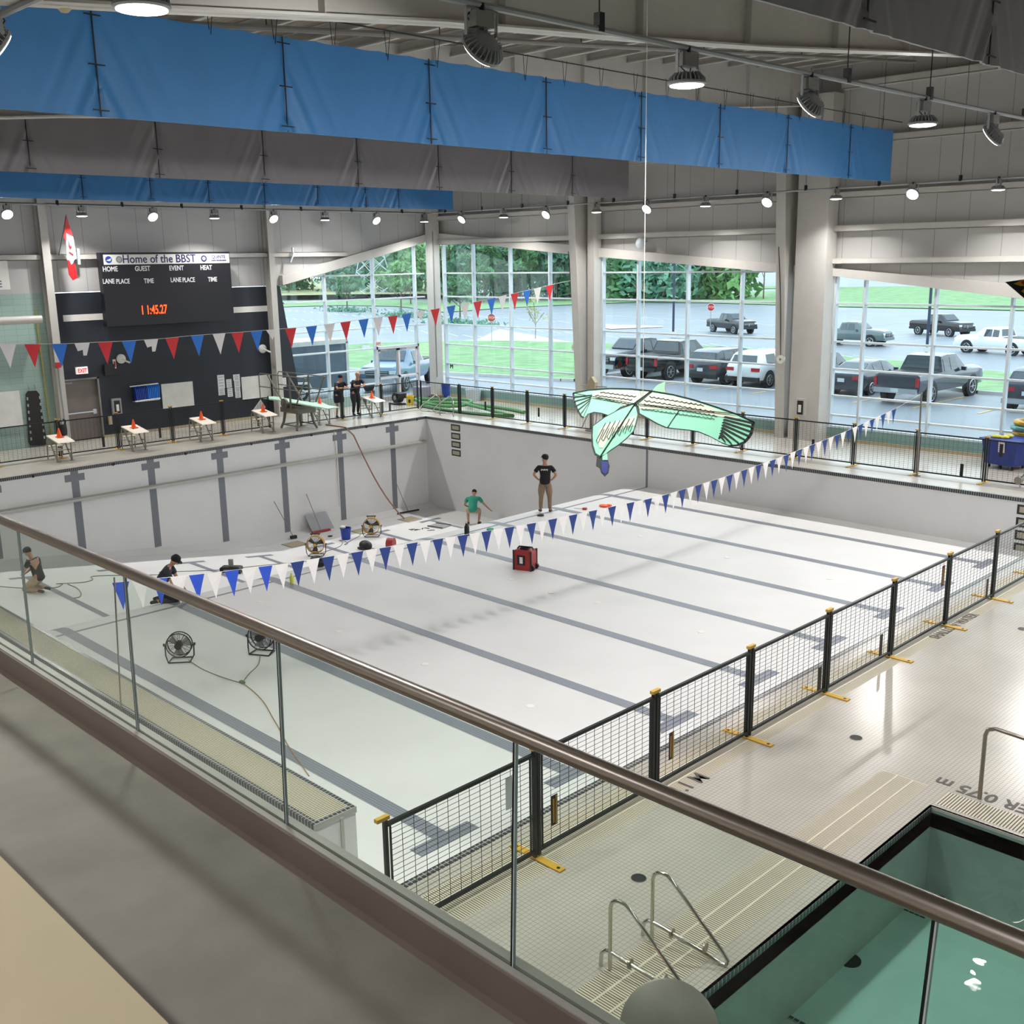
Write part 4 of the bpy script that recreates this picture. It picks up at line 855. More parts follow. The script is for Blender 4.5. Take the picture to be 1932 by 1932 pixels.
# long belt of trees far behind
for i in range(16):
    px = 560 + i * 50; q = Y(px, 520, 118)
    x = q.x; y = 116 + (i % 2) * 9
    r = random.Random(50 + i)
    t = thing('leafy_tree', 'tree in the distant green belt, %s from the left' % ['first', 'second', 'third', 'fourth', 'fifth', 'sixth', 'seventh', 'eighth', 'ninth', 'tenth', 'eleventh', 'twelfth', 'thirteenth', 'fourteenth', 'fifteenth', 'sixteenth'][i], 'tree', (x, y, H(y)), 0, 'distant belt of trees')
    mb = MB(); mb.tube([(0, 0, 0), (0, 0, 5)], .2, 6); local(mb, 'trunk', 'bark', t)
    mb = MB(); hh = r.uniform(8, 11) if i < 12 else r.uniform(6, 8)
    for k in range(1100):
        c = Vector((max(-5.5, min(5.5, r.gauss(0, 3.2))), max(-4, min(4, r.gauss(0, 2))), abs(r.gauss(hh * .5, hh * .24)))); c.z = min(c.z, hh)
        a, b = Vector((r.gauss(0, 1), r.gauss(0, 1), r.gauss(0, 1))).normalized(), Vector((r.gauss(0, 1), r.gauss(0, 1), r.gauss(0, 1))).normalized(); s_ = r.uniform(.5, 1.1)
        mb.add([c + a * s_, c + b * s_ * .6, c - a * s_, c - b * s_ * .6], [(0, 1, 2, 3)])
    tag(local(mb, 'foliage', ['leaf_a', 'leaf_c', 'leaf_e', 'leaf_b'][i % 4], t), kind='stuff')
tree(1010, 640, 4.2, 3.0, 'leaf_d', 'young yellowing tree on the near grass', 99, .07, 170, 'young_tree', .16)
# distant buildings and pylon
for (px0, px1, pyb, hh, mm, lab) in ((600, 735, 535, 10, 'white', 'long white building far beyond the left trees'), (690, 712, 534, 10.5, 'red', 'red sign tower before the distant white building'), (900, 965, 530, 9, 'white', 'white building far behind the first bay'), (1005, 1066, 532, 10, 'white', 'pale house with grey roof behind the first bay')):
    a = G(px0, pyb); b = G(px1, pyb); mb = MB(); a = Vector((a.x, 190, 0)) if True else a
    d0 = Y(px0, pyb, 185 if mm != 'red' else 182); d1 = Y(px1, pyb, 185 if mm != 'red' else 182)
    if mm == 'red': mb.bb((d0.x, 182, -.2), (d1.x, 184, 9.0))
    else: mb.bb((d0.x, 185, 0), (d1.x, 200, hh))
    if mm == 'red': tag(mb.build('sign_box', 'red'), lab, 'sign')
    else:
        t = thing('distant_building', lab, 'building', ((d0.x + d1.x) / 2, 192, 0)); mb.build('wall', mm, t)
        mb = MB(); mb.prism([(d0.x - 1, 184, hh), (d0.x - 1, 201, hh), (d0.x - 1, 192, hh + 2.5)], (d1.x - d0.x + 2, 0, 0)); mb.build('roof', 'grey', t)
t = thing('lattice_pylon', 'pale steel lattice pylon beyond the left trees', 'pylon', tuple(G(705, 562)))
mb = MB(); 
for s0 in range(6):
    z0, z1 = s0 * 2.6, (s0 + 1) * 2.6; w0, w1 = 3.2 - s0 * .45, 3.2 - (s0 + 1) * .45
    c0 = [(w0, w0), (-w0, w0), (-w0, -w0), (w0, -w0)]; c1 = [(w1, w1), (-w1, w1), (-w1, -w1), (w1, -w1)]
    for k in range(4):
        n_ = (k + 1) % 4
        mb.bar((c0[k][0], c0[k][1], z0), (c1[k][0], c1[k][1], z1), .12); mb.bar((c0[k][0], c0[k][1], z0), (c1[n_][0], c1[n_][1], z1), .08); mb.bar((c0[n_][0], c0[n_][1], z0), (c1[k][0], c1[k][1], z1), .08)
local(mb, 'lattice', 'alu', t)
# low bushes on the parking islands
for i, (px, py, lab) in enumerate(((655, 588, 'low green bushes on the left parking island'), (770, 598, 'low bushes at the foot of the bright green tree'), (868, 612, 'low bushes beside the small leafy tree'))):
    p = G(px, py); r = random.Random(i); mb = MB()
    for k in range(380):
        c = Vector((r.gauss(0, 3), r.gauss(0, .8), abs(r.gauss(.2, .25)))); a, b = Vector((r.gauss(0, 1), r.gauss(0, 1), r.gauss(0, 1))).normalized(), Vector((r.gauss(0, 1), r.gauss(0, 1), r.gauss(0, 1))).normalized(); mb.add([p + c + a * .3, p + c + b * .15, p + c - a * .3, p + c - b * .15], [(0, 1, 2, 3)])
    tag(mb.build('low_bushes', 'leaf_e'), lab, 'bush', kind='stuff')
# ================================================================ WIRE FENCE PANELS
M['fence'] = mat('fence_black', '141c1e', .4, .2); M['wire'] = mat('fence_wire', '20272a', .4, .2); M['signo'] = mat('sign_orange_strip', 'a8843c', .5); M['signd'] = mat('sign_dark', '201c1c', .5)
M['clampy'] = mat('yellow_clamp', 'c9a13a', .4); M['footy'] = mat('yellow_foot', 'c99f2e', .5)
def panel_parts(t, w_, sign=None, wires=True):
    """local: x along the panel 0..w_, z up"""
    mb = MB()
    for x in (.02, w_ - .02): mb.bar((x, 0, .03), (x, 0, 1.22), .036, .036)
    for x in (.075, w_ - .075): mb.bar((x, 0, .08), (x, 0, 1.17), .016, .016)
    for z in (.09, 1.17): mb.bar((.02, 0, z), (w_ - .02, 0, z), .036, .036)
    local(mb, 'frame', 'fence', t)
    if wires:
        mb = MB(); n = 13
        for i in range(1, n): x = .075 + (w_ - .15) * i / n; mb.bar((x, .004, .09), (x, .004, 1.17), .0042)
        n = 20
        for i in range(1, n): z = .09 + 1.08 * i / n; mb.bar((.075, -.003, z), (w_ - .075, -.003, z), .0036)
        local(mb, 'wire_mesh', 'wire', t)
    if sign:
        sx_, sz, mm = sign; mb = MB(); mb.bb((sx_ - .045, -.012, sz), (sx_ + .045, -.006, sz + .34)); sg = local(mb, 'sign_plate', 'signd' if mm != 'white' else 'alu', t)
        if mm == 'orange': mb = MB(); mb.bb((sx_ + .012, -.016, sz + .01), (sx_ + .04, -.012, sz + .33)); mb.bb((sx_ - .03, -.016, sz + .03), (sx_ - .005, -.012, sz + .3)); local(mb, 'sign_strip', 'signo', sg)
def fence_run(p0, p1, n, labf, group, signs, foot_dir, feet=True):
    p0, p1 = Vector(p0), Vector(p1); d = (p1 - p0) / n; ang = math.atan2(d.y, d.x); w_ = d.length - .02
    proto = None
    for i in range(n):
        a = p0 + d * i; t = thing('wire_fence', labf(i), 'fence', (a.x, a.y, 0), ang, group); panel_parts(t, w_, signs[i % len(signs)])
        q = p0 + d * i
        if feet:
            f = thing('fence_stand', 'yellow steel foot and clamp under the ' + group + ' joint, ' + labf(i).split(', ', 1)[-1], 'fence foot', (q.x - d.x / d.length * .01, q.y - d.y / d.length * .01, 0), ang + foot_dir, group + ' feet')
            mb = MB(); mb.bb((-.36, -.045, 0.002), (.36, .045, .016)); local(mb, 'plate', 'footy', f); mb = MB(); mb.cyl((.3, 0, .016), (.3, 0, .019), .02, 10); mb.cyl((-.3, 0, .016), (-.3, 0, .019), .02, 10); local(mb, 'bolt_hole', 'signd', f)
            mb = MB(); mb.bb((-.0245, -.07, 1.225), (.0245, .07, 1.26)); local(mb, 'top_clamp', 'clampy', f)
O_ = ['first', 'second', 'third', 'fourth', 'fifth', 'sixth', 'seventh', 'eighth', 'ninth', 'tenth', 'eleventh', 'twelfth', 'thirteenth', 'fourteenth']
fence_run((25.64, -22.30, 0), (25.64, 1.16, 0), 12, lambda i: 'black wire fence panel along the shallow end, %s from the balcony' % O_[i], 'shallow end fence', [(1.55, .72, 'white'), (.25, .28, 'orange'), (.3, .3, 'orange'), (1.75, .12, 'dark'), (1.6, .12, 'dark'), (1.7, .75, 'orange'), (1.65, .10, 'dark'), (1.65, .10, 'dark')], PI / 2)
fence_run((25.3, 1.25, 0), (.7, 1.2, 0), 13, lambda i: 'black wire fence panel in front of the windows, %s from the right' % O_[i], 'window side fence', [(.4, .3, 'dark'), (1.5, .75, 'dark'), (.6, .1, 'dark'), None, (1.3, .3, 'orange'), None], PI / 2)
fence_run((-2.2, -23.6, 0), (-2.15, -5.8, 0), 9, lambda i: 'black wire fence panel behind the starting blocks, %s from the left' % (O_[i - 4] if i > 3 else 'unseen ' + O_[i]), 'deep end fence', [(1.5, .2, 'dark'), None, (1.45, .15, 'dark')], PI / 2)
fence_run((-1.93, -4.6, 0), (-1.78, 1.15, 0), 3, lambda i: 'black wire fence panel near the corner of the deep end, %s from the left' % O_[i], 'corner fence', [None, None, (.4, .1, 'dark')], PI / 2)
t = thing('wire_fence', 'black wire fence panel right at the corner, in front of the green hose', 'fence', (.68, 1.2, 0), PI, 'corner fence'); panel_parts(t, 2.4)
# ================================================================ STARTING BLOCKS WITH CONES
M['blockleg'] = mat('block_leg', '8d8a82', .45, .4); M['blocktop'] = mat('block_top', 'ddd5c6', .5)
def start_block():
    t = thing('starting_block', 'x', 'starting block')
    mb = MB(); mb.prism([(-.0, -.27, .80), (.86, -.27, .66), (.90, -.27, .63), (.86, -.27, .625), (0, -.27, .765)], (0, .54, 0)); local(mb, 'platform', 'blocktop', t)
    for s_ in (-.23, .23):
        mb = MB(); mb.tube([(.62, s_, 0.01), (.08, s_, .70)], .026, 6); mb.tube([(-.15, s_, .0), (-.10, s_, .62), (.02, s_, .77)], .02, 6); mb.box((.62, s_, .01), (.12, .09, .02)); local(mb, 'side_leg', 'blockleg', t)
        mb = MB(); mb.tube([(.62, s_, .02), (.64, s_, .62)], .026, 6); mb.tube([(.35, s_, .34), (.62, s_, .34)], .018, 6); local(mb, 'front_leg', 'blockleg', t)
        mb = MB(); mb.prism([(.1, s_ - .004, .72), (.32, s_ - .004, .70), (.3, s_ - .004, .50), (.2, s_ - .004, .46)], (0, .008, 0)); local(mb, 'gusset', 'blockleg', t)
    mb = MB(); mb.tube([(.35, -.23, .33), (.35, .23, .33)], .018, 6); mb.tube([(-.13, -.23, .3), (-.13, .23, .3)], .018, 6); mb.bb((-.16, -.22, .42), (.12, .22, .45)); local(mb, 'rear_step', 'blocktop', t)
    return t
def cone():
    t = thing('traffic_cone', 'x', 'cone'); mb = MB(); mb.bb((-.11, -.11, 0), (.11, .11, .02)); local(mb, 'base', 'orange', t)
    mb = MB(); mb.lathe([(.085, .02), (.08, .03), (.022, .27), (.018, .29), (.01, .29)], (0, 0, 0), 18); local(mb, 'body', 'orange', t); return t
B0 = start_block(); C0 = cone(); wh_ = ['left edge one beside the dark bag', 'second from the left by the brown door', 'third from the left', 'fourth, beside the diving board', 'fifth, under the diving board tip', 'rightmost one beside the two standing men']
for k, i in enumerate((5, 4, 3, 2, 1, 0)):
    y = LANE[i] + .3; lab = 'cream topped starting block with an orange cone, ' + wh_[k]
    b = B0 if k == 0 else dup(B0, lab, (-1.95, y, 0), 0); b.location = (-1.95, y, 0); b['label'] = lab; b['group'] = 'starting blocks'
    c = C0 if k == 0 else dup(C0, None, (0, 0, 0), 0); c.location = (-1.62, y + .02, .745); c['label'] = 'small orange cone standing on the starting block, ' + wh_[k].replace('one ', ''); c['group'] = 'cones on the starting blocks'
p = Z(128, 822, .76); t = thing('swim_fins_bag', 'black bag leaning behind the leftmost cone', 'bag', (-1.78, LANE[5] + .52, .77))
mb = MB(); mb.loft([[Vector((math.cos(a) * .09, math.sin(a) * .13, 0)) for a in [k * PI / 6 for k in range(12)]], [Vector((math.cos(a) * .11, math.sin(a) * .14, .16)) for a in [k * PI / 6 for k in range(12)]], [Vector((math.cos(a) * .09, math.sin(a) * .13, .34)) for a in [k * PI / 6 for k in range(12)]]]); local(mb, 'bag_body', 'blackp', t)
for s_ in (-.08, .08): mb = MB(); mb.tube([(0, s_, .3), (0, s_ * 1.4, .46), (.02, s_ * .4, .5)], .03, 6); local(mb, 'strap', 'blackp', t)
# ================================================================ DIVING BOARD
M['mint'] = mat('diving_board_mint', 'b4d6c2', .5); M['olive'] = mat('stand_grey_green', '6b6a60', .45, .3)
t = thing('diving_board', 'low diving board stand with a long pale green board and hand rails', 'diving board', (-1.2, -5.1, 0))
mb = MB(); mb.prism([(-3.3, -5.35, .98), (.95, -5.35, .93), (.95, -5.35, .965), (-3.3, -5.35, 1.03)], (0, .5, 0)); mb.build('board', 'mint', t)
mb = MB(); mb.bb((-1.9, -5.5, .62), (-.75, -4.7, .80)); mb.bb((-1.85, -5.45, .80), (-.8, -4.75, .9)); mb.build('stand_body', 'olive', t)
mb = MB(); mb.cyl((-1.55, -5.56, .95), (-1.55, -5.48, .95), .2, 20); mb.cyl((-1.55, -5.6, .95), (-1.55, -5.56, .95), .05, 10); mb.build('fulcrum_wheel', 'olive', t)
for sx_, sy in ((-1, -1), (1, -1), (-1, 1), (1, 1)):
    mb = MB(); cx, cy = -1.32, -5.1; mb.tube([(cx + sx_ * .40, cy + sy * .30, .65), (cx + sx_ * .45, cy + sy * .36, .25), (cx + sx_ * .52, cy + sy * .45, .015)], [.06, .05, .045], 8); mb.build('leg', 'olive', t)
mb = MB(); 
for sy in (-1, 1): mb.bar((-1.32 - .48, -5.1 + sy * .4, .16), (-1.32 + .48, -5.1 + sy * .4, .16), .04)
mb.bar((-1.75, -5.5, .16), (-1.75, -4.7, .16), .04); mb.build('cross_bar', 'olive', t)
for sy in (-.42, .42):
    y = -5.1 + sy; mb = MB()
    mb.tube([(-3.2, y, .95), (-3.2, y, 1.9), (-3.12, y, 1.98), (-.2, y, 1.98)], .022, 6); mb.tube([(-3.2, y, 1.48), (-.2, y, 1.48)], .02, 6); mb.tube([(-2.6, y, 1.97), (-1.6, y, .95)], .035, 6); mb.tube([(-1.15, y, .8), (-1.15, y, 1.95)], .04, 6); mb.tube([(-.1, y, 1.98), (-.75, y, 1.0)], .03, 6)
    mb.build('hand_rail', 'olive', t)
# ================================================================ POOL LADDERS
def grab(t, x, y, ang, name='grab_rail', s_=1.0, plates=True):
    """U rail: leaves the deck, climbs, slopes down over the edge and returns low"""
    R = Matrix.Rotation(ang, 3, 'Z'); f = lambda a, z: Vector((x, y, 0)) + R @ Vector((a * s_, 0, 0)) + Vector((0, 0, z * s_))
    P = [f(0, 0), f(0, .70)] + [f(.10 - .10 * math.cos(a), .70 + .11 * math.sin(a)) for a in (PI / 6, PI / 3, PI / 2)] + [f(.17, .80), f(.24, .74), f(.78, .18)]
    P += [f(.83 + .03, .08), f(.84, -.0 + .02), f(.77, -.04 + .08 - .02), f(.66, .05), f(.02, .20), f(-.05, .20), f(-.10, .15), f(-.11, 0)]
    mb = MB(); mb.tube(P, .021 * s_, 10); mb.build('rail', 'chrome', t)
    if plates:
        for q in (.22, .60): 
            mb = MB(); c = f(q, .13 + (.66 - q) * .06); c2 = f(q + .02, .13 + (.66 - q) * .06); mb.cyl(c, c2, .055 * s_, 16); mb.build('flange_plate', 'stainless', t)
def px_rail(t, tops, r, z0):
    pass
p1, p2 = Z(1151, 1829, 0), Z(1230, 1771, 0)
t = thing('ladder_rails', 'pair of bright steel pool ladder rails standing on the deck below the balcony', 'pool ladder', (p1.x, p1.y, 0))
grab(t, p1.x, p1.y, math.radians(10), s_=.86); grab(t, p2.x, p2.y, math.radians(10), s_=.86)
# the same pair at the far corner
q1, q2 = Z(877, 773, 0), Z(897, 777, 0)
t = thing('ladder_rails', 'pair of steel ladder rails at the far corner beside the green hose', 'pool ladder', (q1.x, q1.y, 0))
for q in (q1, q2):
    x, y = q.x, .55; mb = MB(); mb.tube([(x + .3, y + .1, 0), (x + .3, y + .1, .55), (x + .22, y + .1, .72), (x + .05, y + .1, .78), (x - .25, y + .05, .6), (x - .7, y, .32), (x - .82, y, .16), (x - .7, y, .06), (x + .1, y, .12), (x + .35, y, .16), (x + .42, y, 0)], .022, 8); mb.build('rail', 'chrome', t)
# hand rail at the teaching pool
a = Z(1848, 1507, 0)
t = thing('stair_handrail', 'dark steel handrail standing by the teaching pool edge', 'handrail', (a.x, a.y, 0))
mb = MB(); mb.tube([(a.x, a.y, 0), (a.x - .0, a.y, .78), (a.x + .03, a.y - .02, .86), (a.x + .12, a.y - .03, .90), (a.x + 1.6, a.y - .1, .86), (a.x + 1.7, a.y - .1, .7), (a.x + 1.75, a.y - .1, 0.0)], .024, 12); mb.build('rail', 'stainless', t)
# ladder at the far right pool edge (only its rails show)
a = Z(1925, 920, 0); t = thing('ladder_rails', 'steel ladder rail with round plate cut by the right edge of the picture', 'pool ladder', (a.x, a.y, 0))
mb = MB(); mb.tube([(a.x, a.y, 0), (a.x - .05, a.y - .05, .2), (a.x + .5, a.y + .3, .95), (a.x + .8, a.y + .5, 1.0), (a.x + .95, a.y + .6, .8), (a.x + .95, a.y + .6, 0)], .022, 8); mb.build('rail', 'chrome', t)
mb = MB(); mb.cyl((a.x - .04, a.y - .12, .2), (a.x - .04, a.y + .04, .2), .1, 16); mb.build('flange_plate', 'stainless', t)
# floor drains in the deck and pool floor
for (px, py, z, lab) in ((1205, 1657, 0, 'round black floor drain between the fence and the ladder rails'), (1615, 1392, 0, 'round black floor drain in the middle of the right deck'), (1930, 1187, 0, 'round black floor drain at the right edge of the deck')):
    p = Z(px, py, z); t = thing('floor_drain', lab, 'drain', (p.x, p.y, 0)); mb = MB(); mb.cyl((0, 0, 0), (0, 0, .004), .075, 20); local(mb, 'drain_cover', 'blackp', t)
    mb = MB(); mb.tube([(.078 * math.cos(k * PI / 12), .078 * math.sin(k * PI / 12), .003) for k in range(24)], .004, 4, closed=True); local(mb, 'ring', 'grey', t)
p = Z(1602, 1812, TZ); t = thing('floor_drain', 'large round black drain on the teaching pool floor', 'drain', (p.x, p.y, TZ)); mb = MB(); mb.cyl((0, 0, 0), (0, 0, .01), .12, 24); local(mb, 'drain_cover', 'blackp', t)
def sump(px, py, lab, sx_=.62, sy=.62):
    p = Z(px, py, TZ); t = thing('drain_sump', lab, 'drain', (p.x, p.y, TZ))
    mb = MB(); mb.bb((-sx_ / 2, -sy / 2, 0), (sx_ / 2, sy / 2, .012)); local(mb, 'tile_border', 'rimtile', t)
    mb = MB(); mb.add([(-sx_ / 2 + .06, -sy / 2 + .06, .014), (sx_ / 2 - .06, -sy / 2 + .06, .014), (sx_ / 2 - .06, sy / 2 - .06, .014), (-sx_ / 2 + .06, sy / 2 - .06, .014), (0.02, .02, .05)], [(0, 1, 4), (1, 2, 4), (2, 3, 4), (3, 0, 4)]); local(mb, 'sloped_plate', 'ledge', t)
    mb = MB(); mb.bb((-.06, -.06, .04), (.08, .08, .058)); local(mb, 'outlet', 'white', t)
sump(1718, 1690, 'square tiled drain sump on the teaching pool floor under the handrail'); sump(1440, 1945, 'square tiled drain sump at the bottom edge of the teaching pool', .7, .7)
for (px, py, z, lab) in ((773, 980, -3.6, 'square floor drain by the deep corner under the hose'), (684, 1002, -3.6, 'square floor drain behind the blue bucket'), (556, 1027, -3.58, 'square floor drain beside the left yellow fan')):
    p = Z(px, py, z); zz = zfloor(p.x, p.y); p = Z(px, py, zz); t = thing('floor_grate', lab, 'drain', (p.x, p.y, zz))
    mb = MB(); mb.bb((-.35, -.35, 0), (.35, .35, .006)); local(mb, 'tile_border', 'lane', t); mb = MB(); mb.bb((-.30, -.30, .006), (.30, .30, .01)); local(mb, 'plate', 'cream', t)
for i, (px, py) in enumerate([(490, 1135), (640, 1191), (802, 1253), (1000, 1332), (965, 1093), (1128, 1137), (1323, 1192), (1208, 1012), (1372, 1052), (1565, 1092), (1405, 955), (1565, 985), (1040, 1118), (1620, 1170)]):
    p = Z(px, py, -1.357); mb = MB(); mb.lathe([(.075, -1.358), (.07, -1.352), (.001, -1.352)], (p.x, p.y, 0), 16); tag(mb.build('floor_inlet', 'white'), 'round white water inlet in the shallow floor', 'inlet', 'inlets in the shallow floor')
# recessed wall steps
M['stepin'] = mat('step_recess', 'a79f8c', .6)
for (xx, lab) in ((1.76, 'recessed step in the far wall by the deep corner'), (23.15, 'recessed step in the far wall by the shallow end')):
    for k in range(4):
        z = -.17 - .33 * k; t = thing('wall_step', lab + ', %s from the top' % O_[k], 'step', (xx, 0, z - .25))
        mb = MB(); mb.bb((xx - .26, -.006, z - .25), (xx + .26, .0, z)); mb.build('tile_border', 'signd', t); mb = MB(); mb.bb((xx - .2, -.009, z - .20), (xx + .2, -.006, z - .05)); mb.build('recess', 'stepin', t)
for k in range(2):
    z = -.22 - .3 * k; t = thing('wall_step', 'recessed step in the teaching pool wall under water, %s' % ('upper' if k == 0 else 'lower'), 'step', (PX0, -20.95, z)); mb = MB(); mb.bb((PX0, -21.2, z - .16), (PX0 + .008, -20.75, z)); mb.build('tile_border', 'rimtile', t); mb = MB(); mb.bb((PX0 + .008, -21.13, z - .12), (PX0 + .012, -20.82, z - .04)); mb.build('recess', 'stepin', t)
# deck lettering
M['ink'] = mat('deck_letters', '55504c', .6)
p = Z(1770, 1470, .003); q = Z(1900, 1520, .003)
t0 = text_mesh('SHALLOW WATER 0.75 m', .30, 'deck_lettering', 'ink', None, (p.x - .02, p.y + .06, .003), (-1, 0, 0), (0, -1, 0), 'RIGHT', .002, .86, .006); tag(t0, 'dark tiled depth lettering at the head of the teaching pool', 'lettering')
p = Z(1764, 1200, .003)
t0 = text_mesh('SHALLOW WATER', .24, 'deck_lettering', 'ink', None, (25.84, p.y - .1, .003), (0, 1, 0), (-1, 0, 0), 'LEFT', .002, .8, .005); tag(t0, 'dark lettering beside the shallow end fence', 'lettering')
p = Z(1300, 1460, .003); t0 = text_mesh('1.1 M', .30, 'deck_lettering', 'ink', None, (25.92, p.y + .1, .003), (0, 1, 0), (-1, 0, 0), 'RIGHT', .002, .9, .005); tag(t0, 'dark lettering partly hidden by the handrail at the fence', 'lettering')
# ================================================================ PENNANT LINES
for n, c in (('f_navy', '203a80'), ('f_blue', '2a52c8'), ('f_white', 'e9e6e6'), ('f_red', 'd8262e'), ('f_sky', '1f74d6')): M[n] = mat(n, c, .55, noise=.02)
def pennant(t, a, b, drop, m, torn=0, name='pennant', ylean=0.0):
    a, b = Vector(a), Vector(b); mid = (a + b) / 2 + Vector((ylean, 0, -drop)); n = Vector(((b - a).y, -(b - a).x, 0)).normalized() * .003
    if torn: pts = [a, a.lerp(mid, .35), (a + b) / 2 + Vector((0, 0, -drop * .30)), (a + b) / 2 + Vector((0, 0, -drop * .55)), b.lerp(mid, .55), b]
    else: pts = [a, a.lerp(mid, .5) + n * 3, mid, b.lerp(mid, .5) - n * 2, b]
    mb = MB(); mb.prism(pts, n); return mb.build(name, m, t)
A_, B_ = Vector((18.8, -21.5, 1.86)), Vector((19.75, 1.0, 2.25))
def nl(f):   # the line sags towards the middle
    p = A_.lerp(B_, f); p.z = interp(f, NLT); return p
NLT = []
for px, py in ((209, 1100), (390, 1082), (540, 1063), (718, 1034), (870, 1010), (1001, 988), (1150, 957), (1247, 936), (1364, 901), (1469, 864), (1589, 817), (1692, 770), (1733, 746)):
    d = ray(px, py); n = Vector((-(B_ - A_).y, (B_ - A_).x, 0)); tt = (A_ - CAM).dot(n) / d.dot(n); p = CAM + d * tt; NLT.append(((p - A_).y / (B_ - A_).y, p.z))
t = thing('pennant_line', 'long line of navy and white backstroke pennants across the shallow end', 'bunting', tuple(A_))
mb = MB(); mb.tube([nl(k / 60) for k in range(61)], .004, 5); mb.build('rope', 'white', t)
f0 = NLT[0][0]; NP = 39; fe = NLT[-2][0]
for i in range(NP * 2 - 1):
    f = f0 + .006 + (fe - f0) * i / (NP * 2 - 1); w_ = .205 / 22.5 / 2 * 1.15
    a, b = nl(f - w_), nl(f + w_); c = ('f_blue' if i < 10 else 'f_navy') if i % 2 == 0 else 'f_white'
    pennant(t, a, b, .40, c, 0, 'pennant', .012 * math.sin(i * 2.3))
p = Vector((19.8, 1.0, 0)); t = thing('pennant_pole', 'slim steel pole holding the navy pennant line on the window side', 'pole', tuple(p)); mb = MB(); mb.tube([(0, 0, 0), (-.04, 0, 2.3)], .025, 8); local(mb, 'pole', 'stainless', t); mb = MB(); mb.cyl((0, 0, 0), (0, 0, .02), .09, 12); local(mb, 'base_plate', 'stainless', t)
t = thing('pennant_pole', 'slim pole holding the navy pennant line beside the balcony', 'pole', (18.8, -21.6, 0)); mb = MB(); mb.tube([(0, 0, 0), (0, .1, 1.9)], .012, 8); local(mb, 'pole', 'stainless', t)
XL = 4.5; pts = [(0, 649), (111, 649), (198, 645), (285, 641), (373, 632), (449, 627), (549, 619), (588, 616), (652, 607), (686, 602), (741, 596), (767, 592), (821, 583), (851, 577), (901, 569), (927, 563), (971, 553), (994, 548), (1037, 538)]
xt = [(X(a, b, XL).y, X(a, b, XL).z) for a, b in pts]
t = thing('pennant_line', 'line of red, white and blue pennants across the deep end', 'bunting', (XL, -10, 4.1))
zy = lambda y: interp(y, xt)
mb = MB(); mb.tube([(XL, -26, zy(-17.7) + .5), (XL, -20, zy(-17.7) + .08)] + [(XL, y_, zy(y_)) for y_ in [-17.7 + k * .9 for k in range(24)]] + [(4.25, 3.9, 5.2)], .006, 5); mb.build('rope', 'white', t)
seq = [13, 60, 111, 154, 198, 243, 285, 325, 373, 414, 449, 485, 514, 549, 588, 622, 652, 686, 713, 741, 767, 793, 821, 851, 877, 901, 927, 948, 971, 994, 1014, 1037]
for i, px in enumerate(seq):
    c = ('f_white', 'f_red', 'f_sky')[i % 3]; y = X(px, 640 - (px > 500) * (px - 500) * .18, XL).y; w_ = .205
    pennant(t, (XL, y - w_, zy(y - w_)), (XL, y + w_, zy(y + w_)), .60 if not (c == 'f_white' and px in (514, 793)) else .3, c, 1 if px in (154, 285) else 0)
# ================================================================ PEOPLE
def sk(c): return mat('skin', c, .55, noise=.04)
M['skin'] = sk('b98a72'); M['hair'] = mat('dark_hair', '1d1714', .8); M['navyc'] = mat('navy_cloth', '171b2c', .8, noise=.1, ns=8); M['blackc'] = mat('black_cloth', '101114', .8, noise=.1, ns=8)
M['khaki'] = mat('khaki_cloth', '86745f', .85, noise=.1, ns=8); M['tan'] = mat('tan_cloth', 'b09a7c', .85, noise=.1, ns=8); M['teal'] = mat('teal_cloth', '2f9a82', .8, noise=.08, ns=8); M['shoe'] = mat('dark_shoe', '1c1a1a', .6); M['brownshoe'] = mat('brown_boot', '4a3a30', .7); M['greyc'] = mat('charcoal_cloth', '2a2c32', .8, noise=.1, ns=8)
def skin_mesh(name, chain, mtl, parent, lvl=2):
    """chain: list of (point, radius) polylines joined where points coincide"""
    vs = []; es = []; rr = []
    def vid(p, r):
        for i, q in enumerate(vs):
            if (q - p).length < 1e-4: return i
        vs.append(p); rr.append(r); return len(vs) - 1
    for c in chain:
        prev = None
        for p, r in c:
            k = vid(Vector(p), r)
            if prev is not None and prev != k: es.append((prev, k))
            prev = k
    me = bpy.data.meshes.new(name); me.from_pydata([tuple(v) for v in vs], es, [])
    ob = bpy.data.objects.new(name, me); col.objects.link(ob)
    md = ob.modifiers.new('s', 'SKIN'); 
    for i, sv in enumerate(me.skin_vertices[0].data):
        r = rr[i]; sv.radius = r if isinstance(r, tuple) else (r, r); sv.use_root = (i == 0)
    md.use_smooth_shade = True; md.branch_smoothing = .6
    sb = ob.modifiers.new('u', 'SUBSURF'); sb.levels = lvl; sb.render_levels = lvl
    dg = bpy.context.evaluated_depsgraph_get(); m2 = bpy.data.meshes.new_from_object(ob.evaluated_get(dg)); bpy.data.objects.remove(ob)
    m2.name = name; m2.materials.clear(); m2.materials.append(M[mtl]); m2.polygons.foreach_set('use_smooth', [True] * len(m2.polygons))
    o = bpy.data.objects.new(name, m2); col.objects.link(o); o.parent = parent; return o
